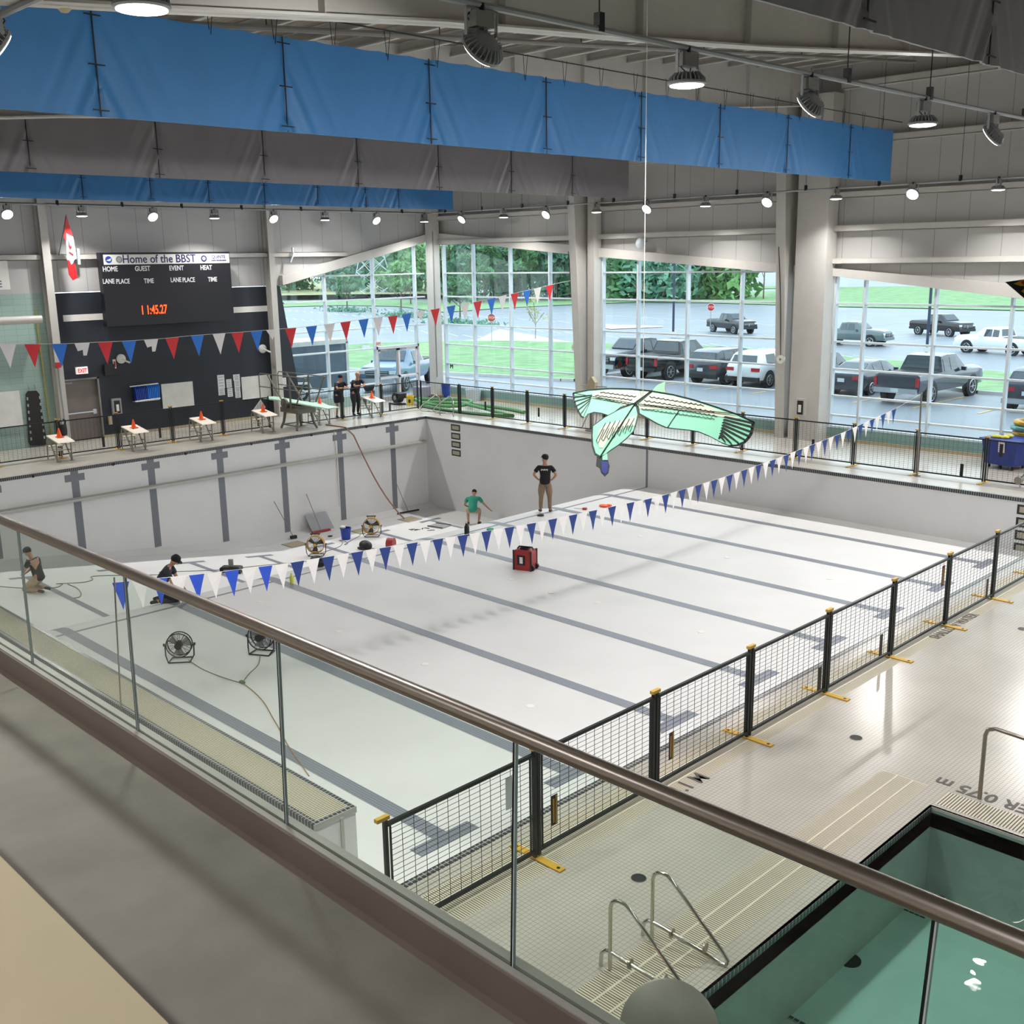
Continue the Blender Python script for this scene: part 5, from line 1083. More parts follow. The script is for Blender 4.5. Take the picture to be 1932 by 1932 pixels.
def person(label, loc, rz, J, top, bottom, shoes, shorts=False, hair='hair', cap=None, sleeve=.55, extra=None, stout=1.0):
    """J: joints in a local frame, facing +y, x to the person's right"""
    t = thing('person', label, 'person', loc, rz); V = {k: Vector(v) for k, v in J.items()}
    S_ = stout; pel, ch, nk, hd = V['pelvis'], V['chest'], V['neck'], V['head']; waist = pel.lerp(ch, .5)
    hdir = (hd - nk).normalized()
    arms = {}; legs = {}
    body = [[(pel, .13 * S_), (waist, .125 * S_), (ch, .145 * S_), (nk, .06), (nk.lerp(hd, .45), .058), (hd, .095), (hd + hdir * .07, .085)]]
    for s_ in 'RL':
        sh, el, wr, hp, kn, an, to = (V[k + s_] for k in ('sh', 'el', 'wr', 'hip', 'kn', 'an', 'toe'))
        hand = wr + (wr - el).normalized() * .07
        if 'hd' + s_ in V: hand = V['hd' + s_]
        body.append([(ch, .145 * S_), (sh, .062), (sh.lerp(el, .5), .052), (el, .042), (wr, .030), (hand, (.022, .036))])
        # five fingers rooted in the palm
        hv = (hand - wr).normalized(); side = hv.cross(Vector((0, 0, 1)))
        side = side.normalized() if side.length > .1 else Vector((1, 0, 0)); dn = side.cross(hv)
        for k in range(4):
            off = side * (-.026 + .017 * k); ln = (.06, .07, .066, .05)[k]; a = hand + off + hv * .012; b = a + hv * ln * .5 + dn * .008; c = b + (hv * .6 + dn * .8).normalized() * ln * .5
            body.append([(hand, (.022, .036)), (a, .010), (b, .0095), (c, .008)])
        a = wr.lerp(hand, .4) + side * .03; b = a + (side * .7 + hv * .7).normalized() * .032; c = b + hv * .028; body.append([(wr.lerp(hand, .0), .030), (a, .011), (b, .010), (c, .009)])
        body.append([(pel, .13 * S_), (hp, .095 * S_), (hp.lerp(kn, .5), .078 * S_), (kn, .055), (kn.lerp(an, .4), .053), (an, .038), (an.lerp(to, .5), .036), (to, .03)])
        arms[s_] = (sh, el, wr); legs[s_] = (hp, kn, an, to)
    skin_mesh('body', body, 'skin', t)
    sh_ = [[(pel - (ch - pel) * .30, .135 * S_), (pel, .158 * S_), (waist, .155 * S_), (ch, .168 * S_), (nk.lerp(ch, .25), .085)]]
    for s_ in 'RL': sh, el, wr = arms[s_]; sh_.append([(ch, .168 * S_), (sh, .085), (sh.lerp(el, sleeve), .074), (sh.lerp(el, sleeve + .12), .070)])
    skin_mesh('shirt', sh_, top, t)
    tr = [[(pel, .150 * S_), (pel.lerp(waist, .7), .140 * S_)]]
    for s_ in 'RL':
        hp, kn, an, to = legs[s_]
        tr.append([(pel, .150 * S_), (hp, .118 * S_), (hp.lerp(kn, .5), .102 * S_), (hp.lerp(kn, .85 if shorts else 1), .095 if shorts else .075)] + ([] if shorts else [(kn.lerp(an, .5), .066), (kn.lerp(an, .93), .058)]))
    skin_mesh('shorts' if shorts else 'trousers', tr, bottom, t)
    for s_ in 'RL':
        hp, kn, an, to = legs[s_]; heel = an - (to - an).normalized() * .05
        dz = Vector((0, 0, -.0)); skin_mesh('shoe', [[(heel + Vector((0, 0, -.02)), .045), (an.lerp(to, .3), .05), (to, .042)]], shoes, t, 1)
    # face and hair
    up = hdir; fw = V.get('face', Vector((0, 1, 0))).normalized(); fw = (fw - up * fw.dot(up)).normalized(); rt = fw.cross(up)
    c = hd + up * .035
    mb = MB(); R = Matrix((rt, fw, up)).transposed()
    mb.add(*[(lambda b: (b.v, b.f))(MB().ball((0, 0, 0), 1, 10))][0], True)
    mb.v = [tuple(c - fw * .012 + up * .03 + R @ Vector((v[0] * .092, v[1] * .108, v[2] * .088))) if not (v[1] > .35 and v[2] < .35) else tuple(c + up * .03 + R @ Vector((v[0] * .08, v[1] * .085, v[2] * .07))) for v in mb.v]
    local(mb, 'hair', hair, t)
    for sgn in (-1, 1):
        mb = MB(); mb.ball(c + fw * .093 + rt * .032 * sgn + up * .005, .009, 6); local(mb, 'eye', 'blackp', t)
        mb = MB(); mb.ball(c + rt * .098 * sgn - up * .01, .022, 6, (.4, .8, 1)); local(mb, 'ear', 'skin', t)
    mb = MB(); mb.prism([c + fw * .09 + up * .01, c + fw * .09 - up * .03 + rt * .016, c + fw * .125 - up * .028, c + fw * .09 - up * .03 - rt * .016], -fw * .02); local(mb, 'nose', 'skin', t)
    mb = MB(); mb.box(c + fw * .093 - up * .052, (.05, .012, .012), mtx=R); local(mb, 'mouth', mat('lips', '8a5048', .6), t)
    if cap:
        mb = MB(); mb.lathe([(.108, .03), (.106, .07), (.085, .115), (.04, .138), (.001, .142)], c - fw * .005, 16, R); cp = local(mb, 'cap', cap, t)
        mb = MB(); pts = [c + up * .035 + rt * .07 * math.cos(a) + fw * (.08 + .085 * math.sin(a)) for a in [k * PI / 8 for k in range(9)]]; mb.prism(pts, up * .01); local(mb, 'cap_brim', cap, cp)
    return t
# standing man on the shallow floor edge, back to us
J = dict(pelvis=(0, 0, .95), chest=(0, .0, 1.30), neck=(0, 0, 1.47), head=(0, .02, 1.60), shR=(.19, 0, 1.40), elR=(.34, -.05, 1.16), wrR=(.21, .05, .99), shL=(-.19, 0, 1.40), elL=(-.34, -.05, 1.16), wrL=(-.21, .05, .99),
         hipR=(.10, 0, .88), knR=(.13, .03, .48), anR=(.14, -.02, .08), toeR=(.17, .15, .04), hipL=(-.10, 0, .88), knL=(-.13, .03, .48), anL=(-.14, -.02, .08), toeL=(-.20, .14, .04), face=(-.75, .6, -.1), hdR=(.14, .10, .97), hdL=(-.14, .10, .97))
p = Z(1029, 967, -1.36)
pm = person('person in black T-shirt and brown trousers standing with hands on hips, back turned', (p.x, p.y, -1.36), math.radians(38), J, 'blackc', 'khaki', 'brownshoe', cap='blackc', stout=1.2)
o = text_mesh('XXXXXX', .075, 'shirt_print', 'white', pm, name_m(pm) @ Vector((.13, -.178, 1.36)), name_m(pm).to_3x3() @ Vector((-1, 0, 0)), (0, 0, 1), 'LEFT', .004, .8) if False else None
mb = MB()
for k in range(7): mb.box((-.09 + .03 * k, -.188, 1.335 + (.008 if k % 2 else 0)), (.02, .006, .035 if k % 3 else .05))
local(mb, 'shirt_print', 'white', pm)
# bending worker in teal
J = dict(pelvis=(0, -.05, .60), chest=(0, .20, .93), neck=(.01, .34, 1.04), head=(.02, .43, 1.12), shR=(.21, .24, .98), elR=(.38, .36, .72), wrR=(.60, .50, .46), shL=(-.21, .24, .98), elL=(-.33, .20, .72), wrL=(-.20, .38, .60),
         hipR=(.11, -.04, .56), knR=(.24, .30, .48), anR=(.20, .02, .08), toeR=(.26, .2, .04), hipL=(-.11, -.04, .56), knL=(-.22, .28, .48), anL=(-.18, .0, .08), toeL=(-.22, .18, .04), face=(0, .7, -.8))
p = Z(893, 990, -3.62)
person('person in teal T-shirt crouching in the deep end, back turned, right arm reaching down', (p.x, p.y, -3.62), math.radians(42), J, 'teal', 'tan', 'shoe', shorts=True, stout=1.25)
# two men leaning on the fence, facing the pool
def lean(dx, hh):
    s_ = hh / 1.78
    return {k: tuple(c * s_ for c in v) for k, v in dict(pelvis=(0, -.12, .96), chest=(0, .04, 1.29), neck=(0, .10, 1.46), head=(.01, .14, 1.58), shR=(.20, .06, 1.39), elR=(.26, .26, 1.20), wrR=(.05, .36, 1.22), shL=(-.20, .06, 1.39), elL=(-.24, .26, 1.20), wrL=(.0, .38, 1.21),
      hipR=(.10, -.12, .90), knR=(.12, -.03, .50), anR=(.13, -.10, .08), toeR=(.16, .08, .04), hipL=(-.10, -.12, .90), knL=(-.11, -.05, .50), anL=(-.12, -.14, .08), toeL=(-.16, .04, .04), face=(-.5 + dx, .8, -.45)).items()}
person('person in navy polo shirt and shorts leaning on the fence, arms folded', (-2.28, -2.48, 0), math.radians(-95), lean(.0, 1.80), 'navyc', 'navyc', 'shoe', shorts=True, stout=1.4)
person('person in black polo shirt and long trousers leaning on the fence, balding', (-2.28, -1.66, 0), math.radians(-90), lean(.2, 1.82), 'blackc', 'greyc', 'shoe', hair='skin', stout=1.38)
# kneeling worker at far left
J = dict(pelvis=(0, -.02, .42), chest=(0, .08, .80), neck=(0, .16, .97), head=(0, .22, 1.08), shR=(.19, .10, .90), elR=(.20, .24, .66), wrR=(.08, .42, .50), shL=(-.19, .10, .90), elL=(-.20, .24, .66), wrL=(-.05, .44, .50),
         hipR=(.11, 0, .38), knR=(.16, .40, .09), anR=(.14, -.08, .09), toeR=(.14, -.24, .05), hipL=(-.11, 0, .38), knL=(-.16, .40, .09), anL=(-.14, -.08, .09), toeL=(-.14, -.24, .05), face=(0, .7, -.7))
p = Z(76, 1117, -2.45); z = zfloor(p.x, p.y); p = Z(76, 1117, z)
person('person in black T-shirt, tan trousers and dark cap kneeling at the far left', (p.x, p.y, z), math.radians(122), J, 'blackc', 'tan', 'shoe', cap='greyc', stout=1.05)
J2 = dict(J); J2.update(chest=(0, .16, .74), neck=(0, .27, .88), head=(.02, .35, .97), wrR=(.12, .50, .28), wrL=(-.05, .52, .28), elR=(.24, .32, .52), elL=(-.22, .32, .52), shR=(.19, .2, .82), shL=(-.19, .2, .82))
p = Z(306, 1133, -1.37)
person('person in dark clothes and cap kneeling behind the handrail beside a lane line', (p.x, p.y, zfloor(p.x, p.y)), math.radians(-40), J2, 'greyc', 'greyc', 'shoe', cap='blackc', stout=1.1)
q = Z(338, 1118, -1.36); t = thing('work_pouch', 'orange and grey tool pouch beside the kneeling worker', 'tool', (q.x, q.y, zfloor(q.x, q.y))); mb = MB(); mb.ball((0, 0, .1), .12, 10, (1.6, .8, .8)); local(mb, 'pouch', 'blockleg', t); mb = MB(); mb.ball((-.05, 0, .2), .08, 8, (1.2, 1, .6)); local(mb, 'cloth', 'orange', t)
for (px, py, l) in ((232, 1134, .5), (365, 1133, .42)):
    q = Z(px, py, -1.36); t = thing('trowel', 'dark hand trowel lying on the pool floor %s of the kneeling worker' % ('left' if px < 300 else 'right'), 'tool', (q.x, q.y, zfloor(q.x, q.y) + .004), .6); mb = MB(); mb.bb((-.14, -.05, 0), (.10, .05, .008)); local(mb, 'blade', 'stainless', t); mb = MB(); mb.tube([(-.02, 0, .008), (.05, 0, .05), (.22, 0, .05)], .016, 6); local(mb, 'handle', 'blackp', t)
# ================================================================ WALL FITTINGS ON THE DEEP END WALL
def wbox(name, label, cat, y0, y1, z0, z1, m, x0=-4.95, d=.03, part='board', group=None):
    t = thing(name, label, cat, (x0, (y0 + y1) / 2, z0), 0, group); mb = MB(); mb.bb((x0, y0, z0), (x0 + d, y1, z1)); t['_p'] = 1; o = mb.build(part, m, t); del t['_p']; return t
# scoreboard
SY0, SY1, SZ0, SZ1, SX = -10.80, -5.80, 3.97, 6.49, -4.2
t = thing('scoreboard', 'large black electronic scoreboard with a white header and a glowing red time', 'scoreboard', (SX, -8.3, SZ0))
mb = MB(); mb.bb((SX - .28, SY0, SZ0), (SX, SY1, SZ1)); mb.build('cabinet', mat('scoreboard_black', '15151d', .45), t)
mb = MB(); mb.bb((SX, SY0 + .10, 6.08), (SX + .012, SY1 - .03, 6.42)); hd = mb.build('header_panel', 'white', t)
M['navyink'] = mat('navy_ink', '23235e', .5); M['led'] = mat('red_digits', 'ff3a10', .5, emit=5.0, noise=0.0); M['txtw'] = mat('white_letters', 'e2e2e4', .5)
def sbt(s, y, z, size, m, par=t, al='CENTER', sx_=.92, dp=.012): return text_mesh(s, size, 'lettering', m, par, (SX + dp, y, z), (0, 1, 0), (0, 0, 1), al, .006, sx_, .004)
sbt('Home of the BBST', X(301, 486, SX).y, 6.13, .40, 'navyink', hd, dp=.016)
for (px, py, s) in ((208, 512, 'HOME'), (269, 511, 'GUEST'), (333, 510, 'EVENT'), (389, 509, 'HEAT')): q = X(px, py, SX); sbt(s, q.y, q.z, .24, 'txtw', sx_=.80)
for (px, py, s) in ((205, 535, 'LANE'), (232, 535, 'PLACE'), (281, 534, 'TIME'), (332, 532, 'LANE'), (356, 532, 'PLACE'), (401, 531, 'TIME')): q = X(px, py, SX); sbt(s, q.y, q.z, .23, 'txtw', sx_=.76)
q = X(291, 592, SX); sbt('1 1:45.27', q.y, q.z, .44, 'led', sx_=.62, dp=.014)
for px, m in ((204, 'blue'), (224, 'grey'), (384, 'navyink')):
    q = X(px, 486, SX); mb = MB(); mb.cyl((SX + .012, q.y, 6.25), (SX + .018, q.y, 6.25), .12, 20); lg = mb.build('round_emblem', m, t)
    mb = MB(); mb.cyl((SX + .018, q.y, 6.25), (SX + .022, q.y, 6.25), .07, 14) if px != 204 else mb.prism([(SX + .018, q.y - .1, 6.22), (SX + .018, q.y + .1, 6.30), (SX + .018, q.y + .06, 6.2)], (.004, 0, 0)); mb.build('emblem_mark', 'white' if px == 204 else 'alud', t)
sbt('QUINTE', X(412, 486, SX).y, 6.25, .17, 'navyink', hd, dp=.016); sbt('SPORTS & WELLNESS CENTRE', X(412, 486, SX).y, 6.16, .05, 'navyink', hd, dp=.016)
for y in (-10.4, -6.2): mb = MB(); mb.bar((SX - .28, y, 5.9), (-4.95, y, 5.9), .06); mb.build('wall_arm', 'grey', t)
# flag on a short pole
a, b = X(111, 482, -4.7), X(125, 404, -4.15)
t = thing('national_flag', 'red and white maple leaf flag hanging limp from a short wall pole', 'flag', tuple(a)); mb = MB(); mb.tube([a, b], .014, 6); mb.build('pole', 'grey', t)
def flagpart(pts, m, name='flag_cloth'):
    Q = [X(px, py, -4.15) for px, py in pts]; mb = MB(); mb.prism(Q, (-.025, 0, 0)); return mb.build(name, m, t)
flagpart([(125, 406), (133, 432), (138, 447), (126, 441), (124, 455), (120, 448)], 'red', 'red_band'); flagpart([(125, 440), (138, 447), (143, 475), (144, 485), (135, 500), (130, 490), (127, 491), (125, 460)], 'white', 'white_band')
flagpart([(127, 491), (131, 490), (134, 500), (141, 496), (147, 524), (138, 529), (130, 518)], 'red', 'red_band')
mb = MB(); Q = [X(px, py, -4.13) for px, py in ((129, 451), (132, 463), (136, 466), (133, 471), (130, 466))]; mb.prism(Q, (-.008, 0, 0)); Q = [X(px, py, -4.13) for px, py in ((131, 474), (139, 480), (138, 482), (130, 476))]; mb.prism(Q, (-.008, 0, 0)); mb.build('maple_leaf', 'red', t)
q0, q1 = X(143, 469, -4.72), X(150, 499, -4.72); wbox('wall_box', 'pale square box on the wall behind the flag', 'box', q0.y, q1.y + .02, q1.z, q0.z, 'alu', -4.73, .08, 'cover')
# exit sign, speakers, boards, posters
t = wbox('exit_sign', 'lit red EXIT sign above the brown steel door', 'sign', -11.77, -11.37, 2.36, 2.60, mat('exit_face', 'f3e6e4', .4, emit=.6, noise=0), -4.95, .10, 'sign_box'); text_mesh('EXIT', .20, 'lettering', mat('exit_red', 'e02430', .5, emit=.8, noise=0), t, (-4.845, -11.57, 2.41), (0, 1, 0), (0, 0, 1), 'CENTER', .004, .8, .006)
def speaker(px, py, lab):
    q = X(px, py, -4.9); t = thing('wall_speaker', lab, 'speaker', (-4.95, q.y, q.z)); mb = MB(); mb.lathe([(.17, 0), (.17, .05), (.10, .12), (.001, .13)], (-4.95, q.y, q.z), 18, Matrix.Rotation(PI / 2, 3, 'Y')); mb.build('dish', 'white', t)
    mb = MB(); mb.tube([(-4.84, q.y, q.z), (-4.7, q.y + .12, q.z - .10), (-4.66, q.y + .2, q.z - .14)], .035, 8); mb.build('nozzle', 'white', t)
speaker(229, 677, 'round white wall horn above the blue flutter board rack'); speaker(496, 658, 'round white wall horn near the steel post by the glass wall')
wbox('wall_speaker_box', 'black square speaker box high on the charcoal wall', 'speaker', -10.78, -10.40, 2.24, 2.62, 'signd', -4.95, .15, 'cabinet')
q = X(216, 687, -4.93); t = wbox('extinguisher_sign', 'small red and white arrow sign beside the black speaker box', 'sign', q.y - .05, q.y + .06, q.z - .16, q.z + .17, 'white', -4.95, .015); mb = MB(); mb.bb((-4.935, q.y - .03, q.z - .1), (-4.93, q.y + .04, q.z + .1)); mb.build('red_mark', 'red', t)
def phone(px, py, lab, ax='x'):
    if ax == 'x': q = X(px, py, -4.9); f = lambda a, b, c: (-4.95 + a, q.y + b, q.z + c)
    else: q = Y(px, py, 4.28); f = lambda a, b, c: (q.x + b, 4.30 - a, q.z + c)
    t = thing('emergency_phone', lab, 'phone', f(0, 0, -.3))
    mb = MB(); mb.bb(f(0, -.17, -.29), f(.10, .17, .29)); mb.build('cabinet', 'alud' if ax == 'x' else 'steel', t); mb = MB(); mb.bb(f(.10, -.11, -.24), f(.11, .11, .22)); mb.build('recess', 'signd', t); mb = MB(); mb.bb(f(.11, -.045, -.16), f(.15, .045, .08)); mb.build('handset', 'white', t)
phone(220, 767, 'white cased emergency phone on the charcoal wall right of the brown door'); phone(1512, 768, 'cased emergency phone on the wide pillar', 'y')
q = X(208, 793, -4.9); wbox('hand_dispenser', 'small cream dispenser on the charcoal wall low beside the brown door', 'dispenser', q.y - .06, q.y + .06, q.z - .15, q.z + .15, 'cream', -4.95, .08, 'case')
t = wbox('white_board', 'white board left of the posters on the charcoal wall', 'whiteboard', -8.64, -7.36, .78, 1.72, 'whiteb', d=.03); mb = MB(); mb.bb((-4.92, -8.62, .77), (-4.86, -7.38, .79)); mb.build('pen_tray', 'alu', t)
t = wbox('white_board', 'white board between the posters and the steel post', 'whiteboard', -5.26, -3.95, .80, 1.69, 'whiteb', d=.03); mb = MB(); mb.bb((-4.92, -5.24, .79), (-4.86, -3.97, .81)); mb.build('pen_tray', 'alu', t)
t = wbox('white_board', 'large white panel on the green wall at the left edge', 'whiteboard', -15.4, -13.75, .80, 1.97, 'whiteb', -5.0, .03); mb = MB(); mb.bb((-4.97, -15.4, .79), (-4.92, -13.77, .81)); mb.build('pen_tray', 'alu', t)
M['paper'] = mat('notice_paper', 'dfdfe2', .6); M['inkg'] = mat('ink_grey', '70737c', .6)
for (x0, y0, x1, y1, lab) in ((410, 708, 425, 732, 'tall notice with a dark headline, left of the group'), (412, 733, 425, 745, 'small notice below the tall one'), (427, 716, 438, 731, 'small notice in the middle column, upper'), (429, 733, 440, 748, 'small notice in the middle column, lower'), (440, 707, 453, 717, 'notice at the top of the right column'), (442, 718, 454, 729, 'second notice of the right column'), (443, 730, 454, 739, 'third notice of the right column'), (444, 740, 455, 750, 'notice at the bottom of the right column'), (533, 713, 541, 729, 'white notice right of the steel post')):
    a, b = X(x0, y0, -4.93), X(x1, y1, -4.93); t = wbox('wall_notice', lab + ' on the charcoal wall', 'notice', a.y, b.y, b.z, a.z, 'paper', -4.95, .008, 'sheet', 'notices on the charcoal wall')
    mb = MB(); n = 4
    for k in range(n): z = a.z - (a.z - b.z) * (k + .7) / (n + .6); mb.bb((-4.942, a.y + .05, z - .012), (-4.939, b.y - .05, z + .004))
    mb.build('print_lines', 'inkg', t)
# blue flutter board rack
t = thing('kickboard_rack', 'wall rack with white rails above the boards, on the charcoal wall', 'rack', (-4.95, -9.35, 1.2))
mb = MB(); mb.tube([(-4.72, -9.95, 1.77), (-4.72, -8.85, 1.79)], .022, 6); mb.tube([(-4.72, -9.8, 1.22), (-4.72, -8.82, 1.24)], .022, 6); mb.build('rail', 'white', t)
mb = MB(); mb.bb((-4.95, -9.8, 1.19), (-4.70, -8.85, 1.21)); mb.build('shelf', 'white', t)
for i in range(14):
    y = -9.72 + i * .064; m = 'blue' if i < 7 else 'f_sky'; lab = ('dark blue' if i < 7 else 'bright blue') + ' foam kickboard standing in the wall rack'
    t = thing('kickboard', lab, 'kickboard', (-4.84, y, 1.21), 0, ('dark' if i < 7 else 'bright') + ' kickboards in the wall rack'); mb = MB(); mb.prism([(-.1, 0, 0), (.1, .01, 0), (.12, .03 * (i - 7) * .2, .45), (.03, .03 * (i - 7) * .25, .54), (-.08, .03 * (i - 7) * .2, .5)], (0, .045, 0)); local(mb, 'board', m, t)
# spine board on the green wall
t = thing('spine_board', 'long black spine board hanging upright on the green wall', 'rescue board', (-4.95, -13.4, 0))
mb = MB(); mb.prism([(-4.9, -13.62, .06), (-4.9, -13.1, .04), (-4.9, -13.05, .16), (-4.9, -13.12, 1.8), (-4.9, -13.2, 1.92), (-4.9, -13.48, 1.93), (-4.9, -13.56, 1.82), (-4.9, -13.66, .2)], (-.05, 0, 0)); mb.build('board', 'signd', t)
mb = MB()
for k in range(7): z = .25 + k * .23; mb.bb((-4.897, -13.60 + k * .006, z), (-4.893, -13.55 + k * .006, z + .1)); mb.bb((-4.897, -13.15, z), (-4.893, -13.10, z + .1))
mb.build('hand_hole', 'green', t)
for y in (-13.45, -13.25): mb = MB(); mb.tube([(-4.98, y, 2.12), (-4.9, y, 2.08), (-4.9, y, 1.93)], .012, 5); mb.build('hook', 'grey', t)
# pipes and tubes on the left
t = thing('gas_pipe', 'yellow gas pipe running down the green wall', 'pipe', (-4.95, -12.9, 0)); mb = MB(); mb.tube([(-4.93, -12.92, 4.6), (-4.93, -12.86, 0.02)], .022, 8); mb.build('pipe', mat('gas_yellow', 'b7a94a', .5), t)
t = thing('air_duct', 'pale round duct running along the green wall at the left', 'duct', (-4.6, -14, 4.3)); mb = MB(); mb.tube([(-4.55, -24, 4.35), (-4.55, -12.9, 4.33)], .13, 14); mb.build('duct', 'steel', t)
t = thing('fire_horn', 'small red fire alarm on the steel post by the brown door', 'alarm', (-4.5, -12.3, 2.5)); q = X(110, 689, -4.5); mb = MB(); mb.bb((-4.56, q.y - .08, q.z - .09), (-4.46, q.y + .08, q.z + .09)); mb.build('housing', 'red', t); mb = MB(); mb.tube([(-4.54, q.y, q.z - .1), (-4.54, q.y + .03, .6)], .02, 6); mb.build('conduit', 'alud', t)
a, b = X(0, 492, -4.7), X(20, 546, -4.7); t = thing('wall_banner', 'white sign with dark letters cut by the left edge', 'sign', (-4.7, a.y, b.z)); mb = MB(); mb.bb((-4.74, a.y - 1.6, b.z), (-4.7, b.y, a.z)); mb.build('panel', 'white', t); text_mesh('STAGE', .3, 'lettering', 'navyink', t, (-4.69, b.y - .25, b.z + .08), (0, 1, 0), (0, 0, 1), 'RIGHT', .004)
q = X(553, 480, -4.6); t = thing('cable_bracket', 'pale curved metal bracket on the rail above the end window', 'bracket', (-4.7, q.y, q.z)); mb = MB(); mb.tube([(-4.7, q.y + .05, q.z + .25), (-4.6, q.y, q.z), (-4.68, q.y - .1, q.z - .3)], .05, 6); mb.build('arm', 'alu', t)
# speakers / discs near windows
q = Y(1203, 459, 4.5); t = thing('convex_dish', 'clear round dish mounted on the rail over the middle window', 'speaker', (q.x, 4.6, q.z)); mb = MB(); mb.lathe([(.22, 0), (.2, .05), (.12, .1), (.001, .12)], (q.x, 4.68, q.z), 20, Matrix.Rotation(PI / 2, 3, 'X')); mb.build('dish', 'alu', t); mb = MB(); mb.tube([(q.x + .2, 4.68, q.z + .05), (q.x + .25, 4.75, q.z + .07)], .02, 6); mb.build('arm', 'grey', t)
for (px, py, yy_, lab) in ((1083, 656, 4.2, 'round white speaker disc on the left tapered column'), (1472, 678, 4.15, 'round white speaker disc on the column left of the wide pillar')):
    q = Y(px, py, yy_); t = thing('speaker_disc', lab, 'speaker', (q.x, yy_, q.z)); mb = MB(); mb.cyl((q.x, yy_ + .1, q.z), (q.x, yy_, q.z), .14, 20); mb.build('disc', 'white', t); mb = MB(); mb.cyl((q.x, yy_, q.z), (q.x, yy_ - .01, q.z), .04, 12); mb.build('centre_cap', 'grey', t)
    mb = MB(); mb.tube([(q.x, yy_ + .02, q.z + .1), (q.x, yy_ - .12, 4.5), (q.x - .1, yy_ - .2, 6.3)], .015, 5); mb.build('conduit', 'blackp', t)
t = thing('exit_sign', 'small red EXIT sign over the glass double door', 'sign', (-4.9, 1.55, 2.5)); q = X(713, 648, -4.9); mb = MB(); mb.bb((-4.93, q.y - .14, q.z - .1), (-4.87, q.y + .14, q.z + .1)); mb.build('sign_box', pinkm, t); text_mesh('EXIT', .15, 'lettering', 'red', t, (-4.865, q.y, q.z - .06), (0, 1, 0), (0, 0, 1), 'CENTER', .004, .8)

# ================================================================ THINGS AROUND THE DECK
def hose(name, label, pts, r, m, cat='hose'):
    t = thing(name, label, cat, tuple(pts[0])); mb = MB(); mb.tube(pts, r, 6); mb.build(name + '_tube', m, t); return t
c1, c2 = Z(905, 769, .08), Z(835, 757, .08)
pts = [(-1.2 + 3.1 * math.cos(a) * 1.0 + 1.4, 2.35 + .95 * math.sin(a), .07) for a in [k * PI / 14 for k in range(3, 27)]]
pts2 = [(-1.9 + 1.5 * math.cos(a), 2.6 + .9 * math.sin(a), .17 + .05 * math.sin(a * 2)) for a in [k * PI / 12 for k in range(0, 25)]]
t = thing('green_hose', 'thick green hose lying in big loops on the deck at the far corner', 'hose', (-1, 2.4, 0)); mb = MB(); mb.tube(pts + pts2, .07, 8); mb.build('hose', mat('hose_green', '4f8a50', .5), t)
def bucket(name, label, px, py, z, r, h, m, handle=True, at_=None):
    p = Vector(at_) if at_ else Z(px, py, z); t = thing(name, label, 'bucket', (p.x, p.y, p.z)); mb = MB(); mb.lathe([(.001, 0), (r * .82, 0), (r, h), (r * 1.06, h), (r * 1.06, h - .03), (r * .96, h - .03), (r * .8, .02)], (0, 0, 0), 20); local(mb, 'pail', m, t)
    mb = MB(); mb.tube([(r, 0, h - .04), (r * 1.05, 0, h * .6), (0, r * .9, h * .5), (-r * 1.05, 0, h * .6), (-r, 0, h - .04)], .006, 5); local(mb, 'handle', 'grey', t); return t
p = Z(774, 764, 0); t = bucket('yellow_bucket', 'yellow bucket standing by the glass door', 774, 764, 0, .17, .40, mat('bucket_yellow', 'f0cf2c', .45)); mb = MB(); mb.bb((.12, -.2, .12), (.16, -.1, .26)); local(mb, 'label_mark', 'signd', t)
p = Z(751, 763, 0); t = thing('floor_blower', 'black air blower standing behind the rightmost starting block', 'blower', (p.x, p.y, 0)); mb = MB(); mb.cyl((0, -.16, .3), (0, .16, .3), .22, 18); local(mb, 'housing', 'blackp', t); mb = MB(); mb.bb((-.3, -.2, 0), (.3, .2, .06)); mb.bb((.1, -.16, .3), (.4, .16, .5)); local(mb, 'base', 'blackp', t); mb = MB(); mb.cyl((0, -.17, .3), (0, -.165, .3), .1, 14); local(mb, 'intake', 'grey', t)
p = Z(842, 757, 0); t = bucket('blue_barrel', 'tall blue barrel with white lettering by the corner post', 842, 757, 0, .2, .75, 'blue')
p = Z(866, 757, 0); t = thing('clear_bin', 'pale clear bin beside the blue barrel', 'bin', (p.x + .3, p.y + .6, 0)); mb = MB(); mb.lathe([(.001, 0), (.3, 0), (.36, .5), (.33, .5), (.28, .03)], (0, 0, 0), 14); local(mb, 'tub', 'alu', t)
p = Z(800, 758, 0); t = thing('cleaning_cart', 'grey wheeled machine standing by the glass door', 'machine', (p.x - .4, p.y + .2, 0)); mb = MB(); mb.bb((-.3, -.25, .1), (.3, .3, .62)); local(mb, 'tank', mat('cart_grey', '9896a0', .5), t); mb = MB(); mb.tube([(-.3, -.2, .5), (-.5, -.25, .85), (-.5, .25, .85)], .02, 6); local(mb, 'handle', 'blackp', t)
for s_ in (-.2, .2): mb = MB(); mb.cyl((-.3, s_, .1), (.3, s_, .1), .1, 12); local(mb, 'wheel', 'tyre', t)
p = Z(828, 757, 0); t = thing('cardboard_box', 'brown box on the deck left of the green hose', 'box', (p.x, p.y, 0)); mb = MB(); mb.bb((-.3, -.2, 0), (.3, .2, .3)); local(mb, 'carton', mat('carton', '7d6450', .8), t); mb = MB(); mb.bb((-.31, -.02, .3), (.31, .02, .303)); local(mb, 'tape', 'tan', t)
